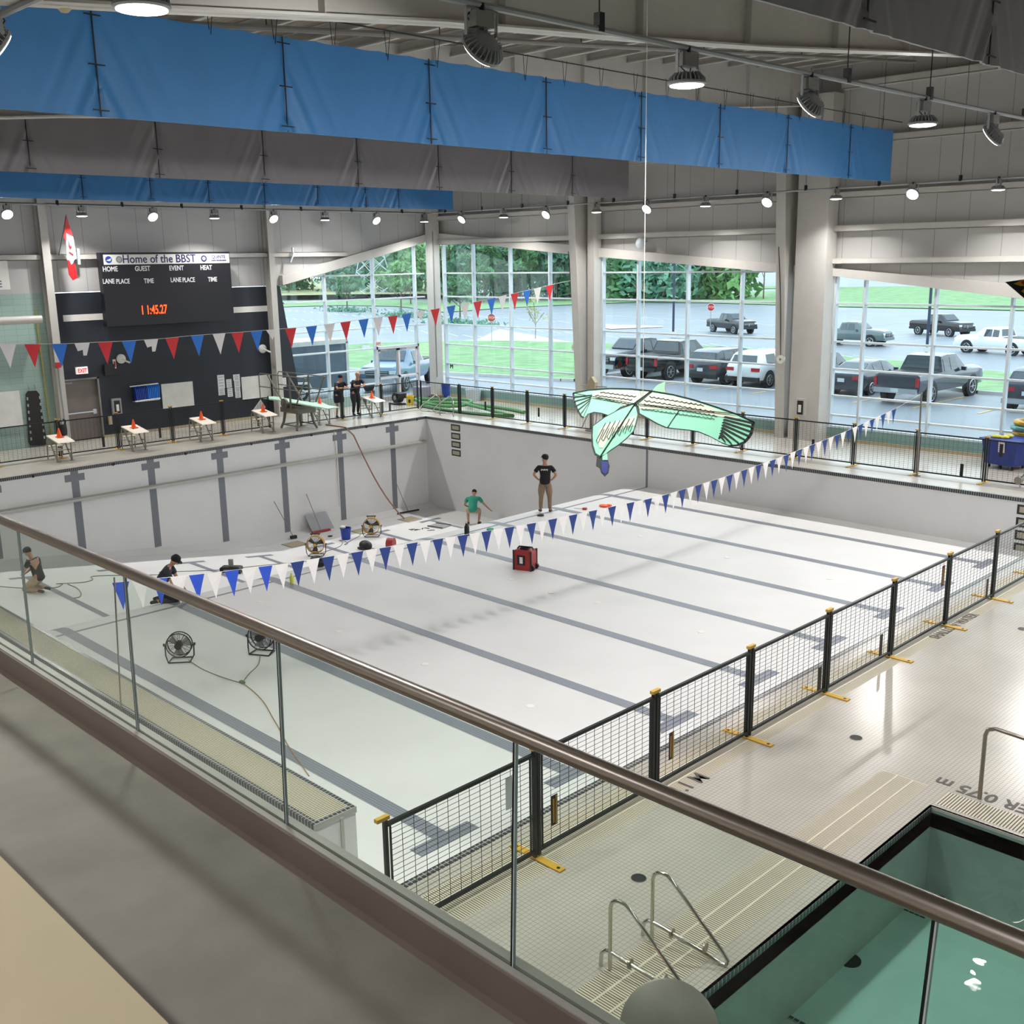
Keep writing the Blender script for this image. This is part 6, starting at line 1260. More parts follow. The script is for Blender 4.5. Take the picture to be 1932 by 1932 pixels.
t = thing('sign_stand', 'small upright label sign M on the ledge of the first window bay', 'sign', (-1.6, 4.98, .45)); q = Y(852, 691, 4.9); text_mesh('M', .28, 'lettering', 'signd', t, (q.x, 4.9, q.z - .1), (1, 0, 0), (0, 0, 1), 'CENTER', .03)
q = X(498, 770, -3.2); t = thing('safety_signboard', 'grey diamond shaped board leaning behind the fourth starting block', 'sign', (-3.2, q.y, .3)); q = Z(490, 800, .2); Q = [X(px, py, -3.0) for px, py in ((476, 776), (492, 754), (501, 768), (490, 788))]; mb = MB(); mb.prism(Q, (-.02, 0, 0)); mb.build('board', 'paper', t)
t['category'] = 'sign'
# blue cart and stack of tubes at the right
p = Z(1862, 884, 0); t = thing('towel_cart', 'blue plastic laundry cart on castors with a paper notice', 'cart', (p.x + .35, p.y + .45, 0), math.radians(-12))
mb = MB(); w0, w1 = .44, .55; d0, d1 = .33, .42
mb.loft([[Vector((-w0, -d0, .12)), Vector((w0, -d0, .12)), Vector((w0, d0, .12)), Vector((-w0, d0, .12))], [Vector((-w1, -d1, .82)), Vector((w1, -d1, .82)), Vector((w1, d1, .82)), Vector((-w1, d1, .82))], [Vector((-w1 - .05, -d1 - .05, .82)), Vector((w1 + .05, -d1 - .05, .82)), Vector((w1 + .05, d1 + .05, .82)), Vector((-w1 - .05, d1 + .05, .82))], [Vector((-w1 - .05, -d1 - .05, .86)), Vector((w1 + .05, -d1 - .05, .86)), Vector((w1 + .05, d1 + .05, .86)), Vector((-w1 - .05, d1 + .05, .86))]], smooth=False); local(mb, 'tub', mat('cart_blue', '22388c', .5), t)
mb = MB(); mb.prism([(-.02, -.405, .50), (.18, -.405, .50), (.19, -.45, .80), (0, -.45, .80)], (0, -.006, 0)); nt_ = local(mb, 'notice', 'paper', t)
mb = MB(); 
for k in range(4): mb.bb((.03, -.462 + k * .0, .73 - k * .06), (.15, -.458, .745 - k * .06))
local(mb, 'print_lines', 'inkg', nt_)
for a, b in ((-.36, -.25), (.36, -.25), (.36, .25), (-.36, .25), (0, -.25)): mb = MB(); mb.cyl((a - .015, b, .05), (a + .015, b, .05), .05, 12); mb.bb((a - .02, b - .02, .05), (a + .02, b + .02, .12)); local(mb, 'castor', 'blackp', t)
t2 = thing('yellow_cloth', 'crumpled yellow mesh bag lying in the blue cart', 'bag', tuple(name_m(t) @ Vector((-.15, -.1, .84)))); mb = MB(); r_ = random.Random(4)
for k in range(7): mb.ball((r_.uniform(-.2, .2), r_.uniform(-.12, .12), .04 + r_.uniform(0, .05)), .10, 8, (1.3, 1, .55))
local(mb, 'mesh_bag', mat('mesh_yellow', 'd8d05a', .8, bump=.6, bs=60), t2)
# stacked swim rings on a white rack
p = Z(1912, 874, 0); cx, cy = p.x + .35, p.y + .2
t = thing('ring_rack', 'white slatted rack rising from the stack of swim rings', 'rack', (cx, cy, 0)); mb = MB()
for k in range(4): mb.bb((cx - .22 + k * .13, cy - .02, .05), (cx - .19 + k * .13, cy + .02, 2.02))
mb.bb((cx - .24, cy - .03, 1.94), (cx + .23, cy + .03, 2.0)); mb.build('slats', 'white', t); mb = MB(); mb.bb((cx - .45, cy - .35, .0), (cx + .45, cy + .35, .05)); mb.build('base', 'blackp', t)
for k, (m, dx) in enumerate((('yellow', 0), ('yellow', .02), ('mint2', .03), ('yellow', 0), ('blue', .04), ('yellow', -.02), ('mint2', -.08), ('yellow', .0))):
    if m == 'mint2': M['mint2'] = mat('ring_teal', '6fb4b4', .5)
    z = .12 + k * .155; t = thing('swim_ring', '%s swim ring of the stack at the right edge, %s from the floor' % ({'yellow': 'yellow', 'mint2': 'pale teal', 'blue': 'dark blue'}[m], O_[k]), 'swim ring', (cx + dx, cy, z), 0, 'stacked swim rings'); mb = MB(); mb.tube([(.42 * math.cos(a), .40 * math.sin(a), 0) for a in [j * PI / 14 for j in range(28)]], .088, 10, closed=True); mb.v = [(v[0], v[1], v[2] * .85) for v in mb.v]; local(mb, 'ring', m if m != 'yellow' else 'clampy', t)
    mb = MB(); mb.tube([(.50 * math.cos(a), .48 * math.sin(a), .03 - .02 * (a + 2)) for a in [-2 + j * .1 for j in range(9)]], .008, 5); local(mb, 'stripe', 'signd', t)
# lift chair / lifeguard fitting near the kite
q = Z(1104, 815, 0); t = thing('pool_lift', 'pool access lift with pale casing standing at the far side behind the kite', 'pool lift', (q.x, q.y + .35, 0))
mb = MB(); mb.bb((-.16, -.16, 0), (.16, .16, .03)); mb.bb((-.05, -.05, .03), (.05, .05, 1.4)); local(mb, 'mast', 'grey', t)
mb = MB(); mb.prism([(-.22, -.08, 1.3), (.18, -.08, 1.28), (.22, -.08, 1.75), (0.05, -.08, 1.95), (-.18, -.08, 1.7)], (0, .16, 0)); local(mb, 'casing', 'cream', t)
mb = MB(); mb.tube([(-.1, 0, 1.6), (-.5, .0, 1.62)], .02, 6); mb.tube([(.2, 0, 1.6), (.7, 0, 1.62), (.75, 0, 1.5), (.75, 0, .9)], .022, 6); mb.tube([(.1, -.2, .8), (-.15, -.35, .15), (.1, -.4, .1), (.45, -.35, .12), (.5, -.25, .9)], .02, 6); local(mb, 'arm', 'alud', t)
# ---- thing near the bottom edge: lane rope reel
q = Z(1262, 1985, 0.25); t = thing('lane_rope_reel', 'large grey reel disc holding a red coiled lane rope, cut by the bottom edge', 'reel', (q.x, q.y, 0))
mb = MB(); mb.tube([(0, 0, .42), (0, -.001, .42)], .01, 4) if False else None
Rr = Matrix.Rotation(math.radians(28), 3, 'Z')
mb = MB(); mb.lathe([(.001, 0), (.36, 0), (.375, .01), (.36, .02), (.001, .02)], (0, .0, .42), 32, Rr @ Matrix.Rotation(math.radians(60), 3, 'X')); local(mb, 'end_disc', 'blockleg', t)
mb = MB()
for k in range(4): mb.tube([Vector((0, 0, .42)) + Rr @ Matrix.Rotation(math.radians(60), 3, 'X') @ Vector(((.30 - .02 * k) * math.cos(a), (.30 - .02 * k) * math.sin(a), -.10 - .06 * k)) for a in [j * PI / 12 for j in range(24)]], .035, 8, closed=True)
local(mb, 'rope_coil', 'red', t); mb = MB(); mb.bb((-.3, -.5, 0), (.3, .1, .05)); mb.bb((-.03, -.25, .05), (.03, -.2, .42)); local(mb, 'stand', 'grey', t)
grt = thing('grab_rail', 'steel grab rail rising behind the rope reel', 'handrail', tuple(Z(1205, 1925, 0))); q = Z(1205, 1925, 0); mb = MB(); mb.tube([q, q + Vector((0, 0, .12)), q + Vector((.03, .04, .19)), q + Vector((.12, .1, .2)), q + Vector((.35, .1, .1)), q + Vector((.4, .1, 0))], .02, 8); mb.build('rail', 'chrome', grt)

# ================================================================ TOOLS ON THE POOL FLOOR
def floorpt(px, py, z0=-3.6):
    z = z0
    for _ in range(20): p = Z(px, py, z); z = .5 * z + .5 * zfloor(p.x, p.y)
    p = Z(px, py, z); p.z = zfloor(p.x, p.y); return p
def drum_fan(px, py, label, r, body, ang, z0=-3.6, handle=True, dark=False):
    p = floorpt(px, py, z0); t = thing('drum_fan' if handle else 'floor_fan', label, 'fan', tuple(p), ang)
    zc = r + .1; D_ = .2 if handle else .12
    mb = MB(); mb.tube([(r * math.cos(a), -D_ / 2, zc + r * math.sin(a)) for a in [j * PI / 14 for j in range(28)]], .012, 6, closed=True)
    if handle:
        n = 28; vs = [(rr * math.cos(2 * PI * k / n), y, zc + rr * math.sin(2 * PI * k / n)) for y, rr in ((-D_ / 2, r), (D_ / 2, r)) for k in range(n)]; vs += [(rr * math.cos(2 * PI * k / n), y, zc + rr * math.sin(2 * PI * k / n)) for y, rr in ((-D_ / 2, r * .94), (D_ / 2, r * .94)) for k in range(n)]
        mb.add(vs, [(k, (k + 1) % n, n + (k + 1) % n, n + k) for k in range(n)] + [(2 * n + k, 2 * n + (k + 1) % n, 3 * n + (k + 1) % n, 3 * n + k) for k in range(n)], True)
    else: mb.tube([(r * math.cos(a), D_ / 2, zc + r * math.sin(a)) for a in [j * PI / 14 for j in range(28)]], .012, 6, closed=True)
    local(mb, 'housing', body, t)
    mb = MB()
    for k in range(1, 8): rr = r * k / 8; mb.tube([(rr * math.cos(a), -D_ / 2 - .01, zc + rr * math.sin(a)) for a in [j * PI / 10 for j in range(20)]], .0035, 4, closed=True)
    for k in range(12): a = k * PI / 6; mb.tube([(0, -D_ / 2 - .02, zc), (r * math.cos(a), -D_ / 2, zc + r * math.sin(a))], .004, 4)
    for k in range(12): a = k * PI / 6; mb.tube([(0, D_ / 2 + .02, zc), (r * math.cos(a), D_ / 2, zc + r * math.sin(a))], .004, 4)
    local(mb, 'grille', 'blackp' if not handle else 'grey', t)
    for k in range(3):
        a = k * 2 * PI / 3 + .4; mb = MB(); d = Vector((math.cos(a), 0, math.sin(a))); s2 = Vector((-math.sin(a), 0, math.cos(a))); c = Vector((0, 0, zc))
        mb.prism([c + d * .06 - s2 * .03, c + d * r * .85 - s2 * .10 + Vector((0, -.03, 0)), c + d * r * .88 + s2 * .09 + Vector((0, .03, 0)), c + d * .06 + s2 * .04], (0, .004, 0)); local(mb, 'fan_blade', 'blackp' if handle else 'alud', t)
    mb = MB(); mb.cyl((0, -D_ / 2 - .05, zc), (0, D_ / 2, zc), r * .2 if handle else r * .3, 16); local(mb, 'motor_hub', 'blackp', t)
    if handle: mb = MB(); mb.cyl((0, -D_ / 2 - .06, zc), (0, -D_ / 2 - .05, zc), r * .17, 14); local(mb, 'hub_badge', 'yellow', t)
    mb = MB(); w_ = r + .035; mb.tube([(-w_, 0, zc), (-w_ * .98, -.02, .12), (-w_ * .75, -.12, .015), (w_ * .75, -.12, .015), (w_ * .98, -.02, .12), (w_, 0, zc)], .014, 6); mb.tube([(-w_ * .75, -.12, .015), (-w_ * .7, .16, .015), (w_ * .7, .16, .015), (w_ * .75, -.12, .015)], .014, 6)
    for s_ in (-1, 1): mb.cyl((s_ * w_, 0, zc), (s_ * (w_ + .03), 0, zc), .03, 8)
    local(mb, 'stand', 'blackp', t)
    if handle: mb = MB(); mb.tube([(-.12, 0, zc + r), (-.12, 0, zc + r + .05), (.12, 0, zc + r + .05), (.12, 0, zc + r)], .018, 6); mb.bb((-.17, -.03, zc + r + .04), (.17, .03, zc + r + .07)); local(mb, 'carry_handle', 'blackp', t)
    return t
fy = mat('fan_yellow', 'b98f3f', .4)
drum_fan(597, 1048, 'yellow rimmed drum fan on the deep floor, left of the pair', .30, fy, math.radians(44)); drum_fan(702, 1012, 'yellow rimmed drum fan on the deep floor, right one near the blue bucket', .30, fy, math.radians(44))
drum_fan(341, 1247, 'round black floor fan on the shallow floor seen through the glass, left one', .235, 'blackp', math.radians(50), -1.36, False); drum_fan(494, 1233, 'round black floor fan on the shallow floor just under the handrail, right one', .245, 'blackp', math.radians(30), -1.36, False)
def cable(name, label, pxs, r, m, z0=-1.36):
    P = [floorpt(a, b, z0) + Vector((0, 0, r)) for a, b in pxs]; Q = []
    for i in range(len(P) - 1):
        p0, p1, p2, p3 = P[max(0, i - 1)], P[i], P[i + 1], P[min(len(P) - 1, i + 2)]
        for k in range(5):
            u = k / 5; Q.append(.5 * ((2 * p1) + (p2 - p0) * u + (2 * p0 - 5 * p1 + 4 * p2 - p3) * u * u + (3 * p1 - p0 - 3 * p2 + p3) * u ** 3))
    Q.append(P[-1]); return hose(name, label, Q, r, m, 'cable')
M['cabg'] = mat('cable_green_grey', '6f7666', .7); M['cabo'] = mat('cable_tan', '9a7f5e', .7)
cable('extension_cable', 'thin cord from the left black fan across the shallow floor', [(356, 1246), (380, 1262), (410, 1275), (440, 1285), (456, 1289)], .008, 'cabg')
cable('extension_cable', 'thin cord from the right black fan to the junction', [(491, 1236), (487, 1255), (470, 1272), (457, 1289)], .008, 'cabg')
cable('extension_cable', 'cord running from the junction to the dividing wall', [(457, 1289), (478, 1305), (498, 1326), (513, 1352), (526, 1374), (545, 1410), (566, 1440), (583, 1465)], .009, 'cabo')
p = floorpt(457, 1289, -1.36); t = thing('cord_junction', 'small green junction block where the fan cords meet', 'plug', tuple(p)); mb = MB(); mb.bb((-.06, -.03, 0), (.06, .03, .04)); local(mb, 'block', 'cabg', t)
cable('extension_cable', 'green grey cord snaking over the deep floor by the kneeling worker', [(0, 1107), (40, 1110), (100, 1110), (118, 1103), (106, 1102), (130, 1101), (160, 1099), (175, 1094), (172, 1089), (190, 1087), (230, 1086), (300, 1085)], .011, 'cabg', -2.4)
cable('extension_cable', 'cord loop beside the kneeling worker', [(128, 1103), (145, 1110), (153, 1120), (150, 1127), (140, 1129)], .011, 'cabg', -2.4)
cable('extension_cable', 'cord running behind the pennants over the deep floor', [(300, 1080), (360, 1078), (430, 1075), (470, 1070), (540, 1063), (600, 1058), (640, 1055)], .010, 'cabg', -3.0)
cable('extension_cable', 'cord between the two yellow fans', [(605, 1044), (640, 1032), (646, 1023), (640, 1020), (650, 1021), (656, 1026), (650, 1028), (666, 1018), (678, 1012), (680, 1008), (690, 1008)], .010, 'cabg')
q0 = Z(615, 801, .03); q1 = floorpt(763, 980); Pm = [q0, Vector((-.02, q0.y + .1, .02)), Vector((.12, q0.y + .35, -.3))]
for k in range(1, 10): u = k / 10; v = Pm[2].lerp(q1, u); v.z -= .35 * math.sin(PI * u); Pm.append(v)
Pm.append(q1 + Vector((0, 0, .03))); hose('drain_hose', 'long brownish hose sagging from the deck edge down to the deep corner drain', Pm, .028, mat('hose_brown', '9a7668', .6))
q = X(633, 880, .02); hose('hanging_cord', 'thin cream cord hanging down the deep wall left of the brown hose', [(.02, X(630, 812, .02).y, -.05), (.03, X(635, 870, .02).y, -1.4), (.06, X(638, 934, .02).y, -2.9)], .010, 'cream')
# heater / blower boxes
def rbox(name, label, cat, px, py, dims, m, ang, extra=None, z0=-3.6):
    p = floorpt(px, py, z0); t = thing(name, label, cat, tuple(p), ang); a, b, c = dims; mb = MB(); mb.loft([[Vector((-a, -b, 0)), Vector((a, -b, 0)), Vector((a, b, 0)), Vector((-a, b, 0))], [Vector((-a, -b, c * .85)), Vector((a, -b, c * .85)), Vector((a, b, c * .85)), Vector((-a, b, c * .85))], [Vector((-a * .85, -b * .85, c)), Vector((a * .85, -b * .85, c)), Vector((a * .85, b * .85, c)), Vector((-a * .85, b * .85, c))]], smooth=False); local(mb, 'body', m, t); return t
redb = mat('tool_red', '9c2f30', .5)
t = rbox('tool_chest', 'red and black wheeled tool box on the shallow floor', 'tool box', 991, 1073, (.24, .17, .50), redb, math.radians(20), z0=-1.36)
mb = MB(); mb.bb((-.13, -.19, .14), (.07, -.17, .38)); local(mb, 'black_recess', 'blackp', t); mb = MB(); mb.bb((-.06, -.20, .18), (.02, -.19, .34)); local(mb, 'white_label', 'white', t)
for a, b in ((-.23, -.17), (.23, -.17), (.23, .17), (-.23, .17)): mb = MB(); mb.tube([(a, b, 0), (a, b, .5)], .025, 6); local(mb, 'corner_post', 'blackp', t)
mb = MB(); mb.tube([(-.2, .0, .5), (-.15, 0, .56), (.2, 0, .56), (.22, 0, .5)], .02, 6); mb.bb((-.1, -.08, .5), (.1, .08, .54)); local(mb, 'handle', 'blackp', t)
for s_ in (-.12, .12): mb = MB(); mb.cyl((.24, s_ - .03, .07), (.24, s_ + .03, .07), .07, 12); local(mb, 'wheel', 'blackp', t)
t = thing('carpet_dryer', 'red snail shaped air mover on the deep floor', 'blower', tuple(floorpt(738, 1038)), math.radians(30)); mb = MB(); mb.loft([[Vector((x, .2 * math.cos(a), .22 + .22 * math.sin(a))) for a in [j * PI / 8 for j in range(16)]] for x in (-.12, .12)]); local(mb, 'housing', redb, t); mb = MB(); mb.cyl((-.14, 0, .24), (-.12, 0, .24), .09, 14); local(mb, 'intake', 'red', t); mb = MB(); mb.bb((-.2, -.2, 0), (-.16, .2, .1)); mb.bb((.16, -.2, 0), (.2, .2, .1)); mb.bb((-.2, -.15, .05), (.2, .15, .1)); local(mb, 'base', 'blackp', t)
t = thing('backpack', 'black helmet shaped bag with red cord on the deep floor', 'bag', tuple(floorpt(690, 1036))); mb = MB(); mb.ball((0, 0, .13), .24, 12, (1.2, .8, .75)); mb.v = [(v[0], v[1], max(0, v[2])) for v in mb.v]; local(mb, 'bag_body', 'blackp', t); mb = MB(); mb.bb((-.2, -.2, .02), (.2, -.16, .08)); local(mb, 'trim', 'blackp', t)
mb = MB(); mb.tube([(.2 + .25 * math.cos(a), .05 + .16 * math.sin(a), .012) for a in [j * PI / 8 for j in range(16)]], .01, 5, closed=True); mb.tube([(.5 + .18 * math.cos(a), .12 + .1 * math.sin(a), .012) for a in [j * PI / 8 for j in range(16)]], .008, 5, closed=True); local(mb, 'red_cord', 'red', t)
bucket('blue_bucket', 'blue bucket with a white cloth on its rim on the deep floor', 653, 1017, -3.6, .19, .42, 'blue', at_=floorpt(653, 1017)); 
p = floorpt(653, 1017); t = thing('white_cloth', 'white cloth hanging over the blue bucket', 'cloth', (p.x, p.y, p.z + .41)); mb = MB(); mb.ball((-.08, -.06, .03), .12, 8, (1, .8, .5)); local(mb, 'cloth', 'white', t)
t = rbox('toolbox_lamp', 'black case with a grey lamp head on the deep floor behind the pennants', 'work lamp', 437, 1080, (.32, .14, .20), 'blackp', math.radians(40)); mb = MB(); mb.bb((-.07, -.03, .2), (.07, .03, .42)); local(mb, 'lamp_head', 'grey', t); mb = MB(); mb.bb((-.2, -.145, .08), (.2, -.14, .13)); local(mb, 'trim', 'grey', t)
t = thing('knee_bag', 'black rounded bag half hidden behind a navy pennant', 'bag', tuple(floorpt(600, 1068, -1.5))); mb = MB(); mb.ball((0, 0, .12), .2, 10, (1.3, .8, .8)); mb.v = [(v[0], v[1], max(0, v[2])) for v in mb.v]; local(mb, 'bag_body', 'blackp', t)
t = thing('spray_bottle', 'small yellow spray bottle on the brow of the pool floor', 'bottle', tuple(floorpt(551, 1100, -1.4))); mb = MB(); mb.lathe([(.001, 0), (.05, 0), (.05, .16), (.02, .2), (.02, .24), (.001, .24)], (0, 0, 0), 12); local(mb, 'bottle', mat('spray_yellow', 'cfd24a', .4), t)
p = floorpt(881, 1010, -1.36); t = thing('water_bottle', 'tall black water bottle standing on the shallow floor', 'bottle', tuple(p)); mb = MB(); mb.lathe([(.001, 0), (.07, 0), (.07, .24), (.05, .28), (.04, .30), (.04, .34), (.001, .34)], (0, 0, 0), 14); local(mb, 'bottle', 'blackp', t); mb = MB(); mb.tube([(.03, 0, .33), (.03, 0, .38), (-.03, 0, .38), (-.03, 0, .33)], .006, 5); local(mb, 'loop', 'grey', t)
for (px, py, c, lab) in ((894, 1009, 'teal', 'round tape roll with teal edge right of the black bottle'), (925, 1000, 'teal', 'thin teal ring lying on the shallow floor'), (1020, 973, 'blackp', 'small black round tin at the feet of the standing man')):
    p = floorpt(px, py, -1.36); t = thing('tape_roll', lab, 'tape roll', tuple(p)); mb = MB(); mb.lathe([(.06, 0), (.10, 0), (.10, .04), (.06, .04)], (0, 0, 0), 18); local(mb, 'roll', c, t)
p = floorpt(1140, 956, -1.36); t = thing('orange_rag', 'crumpled orange rag on the shallow floor', 'cloth', tuple(p)); mb = MB(); mb.ball((0, 0, .03), .14, 10, (1.3, .9, .3)); mb.ball((.12, .08, .05), .09, 8, (1.3, .9, .4)); local(mb, 'cloth', 'orange', t)
p = floorpt(1098, 961, -1.36); t = thing('red_tool', 'small red and white scraper lying on the first lane line', 'tool', tuple(p), .4); mb = MB(); mb.tube([(-.25, 0, .02), (.05, 0, .03)], .012, 6); local(mb, 'handle', 'white', t); mb = MB(); mb.box((.09, 0, .03), (.12, .1, .05)); local(mb, 'head', 'red', t)
p = floorpt(829, 993); t = thing('rubber_mat', 'dark grey square tray on the deep floor', 'tray', tuple(p), .2); mb = MB(); mb.bb((-.35, -.28, 0), (.35, .28, .03)); mb.bb((-.30, -.23, .03), (.30, .23, .032)); local(mb, 'tray', 'alud', t); mb = MB(); mb.bb((-.35, -.28, .03), (.35, -.24, .05)); mb.bb((-.35, .24, .03), (.35, .28, .05)); local(mb, 'rim', 'blackp', t)
for i, (px, py) in enumerate(((775, 1000), (782, 999), (788, 1000), (797, 998), (805, 997), (812, 1001))):
    p = floorpt(px, py); t = thing('hand_tool', 'small dark hand tool lying in a row on the deep floor beside the tray', 'tool', tuple(p), i * .8, 'hand tools beside the tray'); mb = MB(); mb.tube([(-.1 - .03 * (i % 3), 0, .015), (.02, 0, .015)], .013, 6); local(mb, 'handle', 'blackp', t); mb = MB(); mb.bb((.02, -.03, 0), (.12, .03, .015)); local(mb, 'head', 'grey', t)
p = floorpt(623, 1012); t = thing('round_stopper', 'small black cap on the deep floor left of the blue bucket', 'cap', tuple(p)); mb = MB(); mb.cyl((0, 0, 0), (0, 0, .02), .09, 14); local(mb, 'disc', 'blackp', t)
# brooms, squeegee and board leaning on the deep wall
def pole_tool(name, label, cat, foot, top, head, hm):
    f = floorpt(*foot); f.x = max(f.x, .5); tp = X(top[0], top[1], .06); t = thing(name, label, cat, tuple(f)); mb = MB(); mb.tube([f + Vector((0, 0, .06)), tp], .014, 6); mb.build('pole', 'grey', t)
    mb = MB(); mb.box(f + Vector((0, 0, .05)), head, mtx=Matrix.Rotation(math.radians(-6), 3, 'Z')); mb.build('head', hm, t)
pole_tool('broom', 'long handled dark broom leaning on the deep wall, left one', 'broom', (534, 1010), (517, 946), (.12, .22, .12), 'blackp')
pole_tool('scraper_broom', 'long handled red headed scraper leaning in front of the grey board', 'broom', (594, 1001), (578, 932), (.10, .75, .06), redb)
pole_tool('squeegee', 'wide black squeegee leaning in the deep corner', 'squeegee', (764, 966), (744, 903), (.05, 1.0, .05), 'blackp')
Q = [X(px, py, .15) for px, py in ((575, 973), (615, 965), (624, 995), (583, 1003))]; t = thing('rubber_board', 'grey rectangular board leaning against the deep wall', 'board', tuple(Q[3])); Q = [q_ + Vector((.0 if q_.z > Q[3].z + .4 else .25, 0, 0)) for q_ in Q]; mb = MB(); mb.prism(Q, (-.03, 0, 0)); mb.build('board', 'alud', t)
p = floorpt(567, 1008); t = thing('cable_coil', 'small dark coil of cable at the foot of the deep wall', 'cable', tuple(p)); mb = MB(); mb.tube([(.12 * math.cos(a), .28 * math.sin(a), .015) for a in [j * PI / 8 for j in range(16)]], .012, 5, closed=True); mb.tube([(.1 * math.cos(a) + .05, .2 * math.sin(a) + .25, .03) for a in [j * PI / 8 for j in range(16)]], .012, 5, closed=True); local(mb, 'coil', 'blackp', t)

# ================================================================ KITES
KC = Vector((25.17, -18.17, 4.44)); KN = (BACK * .86 + Vector((0, 0, 1)) * .35 + RIGHT * .12).normalized()
def K(px, py, off=0.0):
    d = ray(px, py); tt = (KC - CAM).dot(KN) / d.dot(KN); return CAM + d * tt + KN * off
M['k_mint'] = mat('kite_mint', '8ad0b0', .6, noise=.03); M['k_cream'] = mat('kite_cream', 'c6cdb6', .6, noise=.06, ns=20); M['k_black'] = mat('kite_black', '16201f', .6); M['k_blue'] = mat('kite_blue', '232a78', .6); M['k_green'] = mat('kite_green', '7cc58e', .6)
kt = thing('bird_kite', 'large mint green bird shaped kite hanging in the hall', 'kite', tuple(KC))
def kp(name, pts, m, off, th=.003):
    mb = MB(); Q = [K(x, y, off) for x, y in pts]; mb.prism(Q, -KN * th); return mb.build(name, m, kt)
def scal(a, b, n, h):
    out = []; a, b = Vector(a), Vector(b); d = b - a; nn = Vector((-d.y, d.x)).normalized() * h
    for i in range(n):
        for k in range(4): u = (i + k / 4) / n; v = a + d * u + nn * math.sin(PI * k / 4); out.append((v.x, v.y))
    return out
rt_tip = [(1423, 797), (1421, 806), (1419, 818), (1414, 826), (1406, 835), (1392, 841), (1378, 842), (1362, 836)]
lead = [(1081, 742), (1110, 736), (1150, 733), (1190, 734), (1229, 738), (1270, 745), (1310, 755), (1350, 768), (1385, 780), (1423, 797)]
rwing = [(1229, 738)] + lead[5:] + rt_tip + [(1340, 824), (1318, 815)] + [(1300, 812), (1270, 809), (1256, 807), (1240, 800), (1222, 790), (1204, 780), (1202, 768), (1197, 762)]
lwing = [(1197, 762), (1229, 738), (1190, 734), (1150, 733), (1110, 736), (1081, 742), (1082, 756), (1088, 772), (1096, 786), (1101, 789), (1107, 782), (1120, 778), (1135, 780), (1150, 785), (1172, 768)]
def inset(pts, c, f): return [(c[0] + (x - c[0]) * f, c[1] + (y - c[1]) * f) for x, y in pts]
kp('wing_edge', inset(rwing, (1300, 785), 1.012), 'k_black', 0); kp('wing', inset(rwing, (1296, 781), .965), 'k_mint', .004)
kp('wing_edge', inset(lwing, (1145, 758), 1.015), 'k_black', 0); kp('wing', inset(lwing, (1145, 757), .96), 'k_mint', .004)
kp('feather_band', [(1204, 764), (1230, 741), (1270, 748), (1310, 758), (1350, 772), (1380, 784), (1398, 790), (1385, 790), (1360, 787)] + [(1340, 784), (1310, 778), (1280, 774), (1250, 772), (1225, 773), (1206, 772)], 'k_cream', .008)
kp('feather_band', [(1195, 761), (1224, 740), (1190, 737), (1150, 736), (1118, 740), (1118, 752), (1140, 752), (1160, 758), (1178, 766)], 'k_cream', .008)
for i in range(9):
    a = (1350 + i * 2, 785 + i * 2.5)
    x0, y0 = 1362 - i * 1.2, 786 + i * 5.0; x1, y1 = [(1420, 800), (1420, 808), (1418, 817), (1413, 825), (1405, 832), (1393, 838), (1380, 840), (1368, 836), (1356, 828)][i]
    kp('feather', [(x0 + 6, y0 - .5), (x1, y1 - 3.2), (x1 + 1, y1 + .6), (x0 + 2, y0 + 2.0)], 'k_black', .010)
for i in range(6):
    x0, y0 = 1117 - i * 1, 745 + i * 3; x1, y1 = [(1083, 750), (1084, 758), (1088, 766), (1091, 774), (1096, 781), (1101, 786)][i]; kp('feather', [(x0, y0), (x1, y1 - 1.5), (x1, y1 + 1), (x0, y0 + 1.5)], 'k_black', .010)
for r_, (a, b, n) in enumerate((((1210, 771), (1350, 790), 18), ((1215, 762), (1355, 785), 16), ((1215, 755), (1350, 777), 14), ((1225, 748), (1330, 765), 12))):
    pts = scal(a, b, n, 2.2); mb = MB(); mb.tube([K(x, y, .012) for x, y in pts], .004, 4); mb.build('feather_outline', 'k_black', kt)
for a, b, n in (((1186, 762), (1122, 750), 9), ((1192, 754), (1120, 745), 9), ((1200, 748), (1130, 739), 8)):
    mb = MB(); mb.tube([K(x, y, .012) for x, y in scal(a, b, n, -2)], .004, 4); mb.build('feather_outline', 'k_black', kt)
tail = [(1195, 763), (1201, 768), (1204, 782), (1200, 800), (1195, 815), (1180, 830), (1165, 842), (1150, 852), (1140, 860), (1132, 864), (1122, 858), (1117, 842), (1116, 825), (1117, 805), (1140, 788), (1170, 772)]
kp('tail_edge', inset(tail, (1160, 810), 1.02), 'k_black', .012); kp('tail', inset(tail, (1160, 809), .96), 'k_mint', .016)
kp('tail_feathers', [(1200, 785), (1196, 805), (1180, 806), (1170, 812), (1155, 818), (1145, 832), (1138, 846), (1130, 846), (1126, 832), (1130, 812), (1145, 800), (1170, 795)], 'k_cream', .020)
for i in range(7):
    x0, y0 = 1196 - i * 9, 790 + i * 1.5; mb = MB(); mb.tube([K(x0, y0, .024), K(x0 - 12 - i, y0 + 22 + i * 2, .024), K(x0 - 8 - i, y0 + 26 + i * 2, .024), K(x0 - 3, y0 + 12, .024)], .004, 4); mb.build('feather_outline', 'k_black', kt)
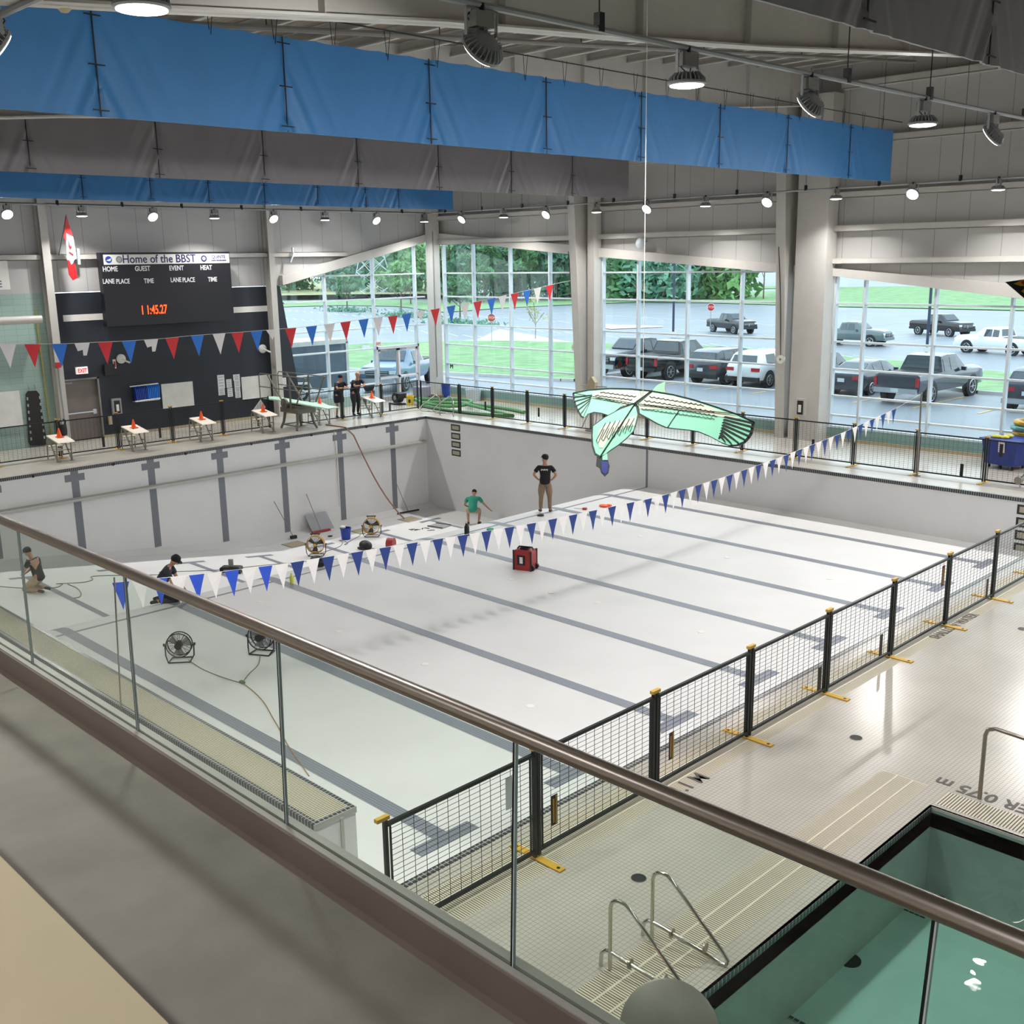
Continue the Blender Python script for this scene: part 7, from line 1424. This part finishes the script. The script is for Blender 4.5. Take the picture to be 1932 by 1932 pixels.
kp('streamer', [(1126, 862), (1124, 880), (1131, 884), (1134, 893), (1141, 900), (1148, 893), (1150, 880), (1146, 866), (1143, 852), (1136, 862)], 'k_black', .010); kp('streamer', [(1134, 870), (1135, 890), (1141, 896), (1146, 890), (1147, 872)], 'k_blue', .014); kp('streamer', [(1136, 862), (1145, 856), (1146, 869), (1136, 869)], 'k_mint', .016)
kp('head', [(1229, 739), (1240, 727), (1255, 721), (1253, 732), (1255, 741), (1240, 740)], 'k_green', .012); kp('beak', [(1249, 732), (1255, 733), (1256, 742), (1249, 742)], 'red', .008)
mb = MB(); mb.tube([K(1229, 738, .025), K(1197, 763, .025), K(1132, 862, .025)], .006, 5); mb.tube([K(x, y, .01) for x, y in lead], .006, 5); mb.tube([K(1197, 763, .02), K(1385, 782, .02)], .005, 5); mb.tube([K(1197, 763, .02), K(1085, 744, .02)], .004, 5); mb.tube([K(1281, 774, .012), K(1258, 808, .012)], .004, 5); mb.build('spars', 'k_black', kt)
e_ = K(1212, 752, .02); mb = MB(); mb.tube([e_, Vector((e_.x, e_.y, ROOF(e_.y) - .3))], .004, 5); mb.build('line', 'white', kt)
# second kite at the right edge
KC2 = CAM + ray(1932, 548).normalized() * 9.0
k2 = thing('colourful_kite', 'red, yellow and black kite cut by the right edge of the picture', 'kite', tuple(KC2))
def K2(px, py, off=0.0):
    d = ray(px, py); tt = (KC2 - CAM).dot(KN) / d.dot(KN); return CAM + d * tt + KN * off
for nm, pts, m, off in (('wing_edge', [(1897, 532), (1932, 527), (2030, 520), (2020, 560), (1960, 575), (1932, 562), (1917, 549)], 'k_black', 0), ('wing', [(1912, 536), (1925, 530), (1990, 524), (1960, 540), (1925, 540)], 'yellow', .006), ('wing_patch', [(1924, 533), (1940, 528), (2000, 524), (1985, 540), (1932, 541)], 'red', .012), ('wing_patch', [(1926, 550), (1934, 543), (1990, 548), (1960, 565), (1935, 557)], 'yellow', .008)):
    mb = MB(); mb.prism([K2(x, y, off) for x, y in pts], -KN * .003); mb.build(nm, m, k2)
e_ = K2(1990, 530); mb = MB(); mb.tube([e_, Vector((e_.x, e_.y, ROOF(e_.y) - .3))], .003, 5); mb.build('line', 'white', k2)
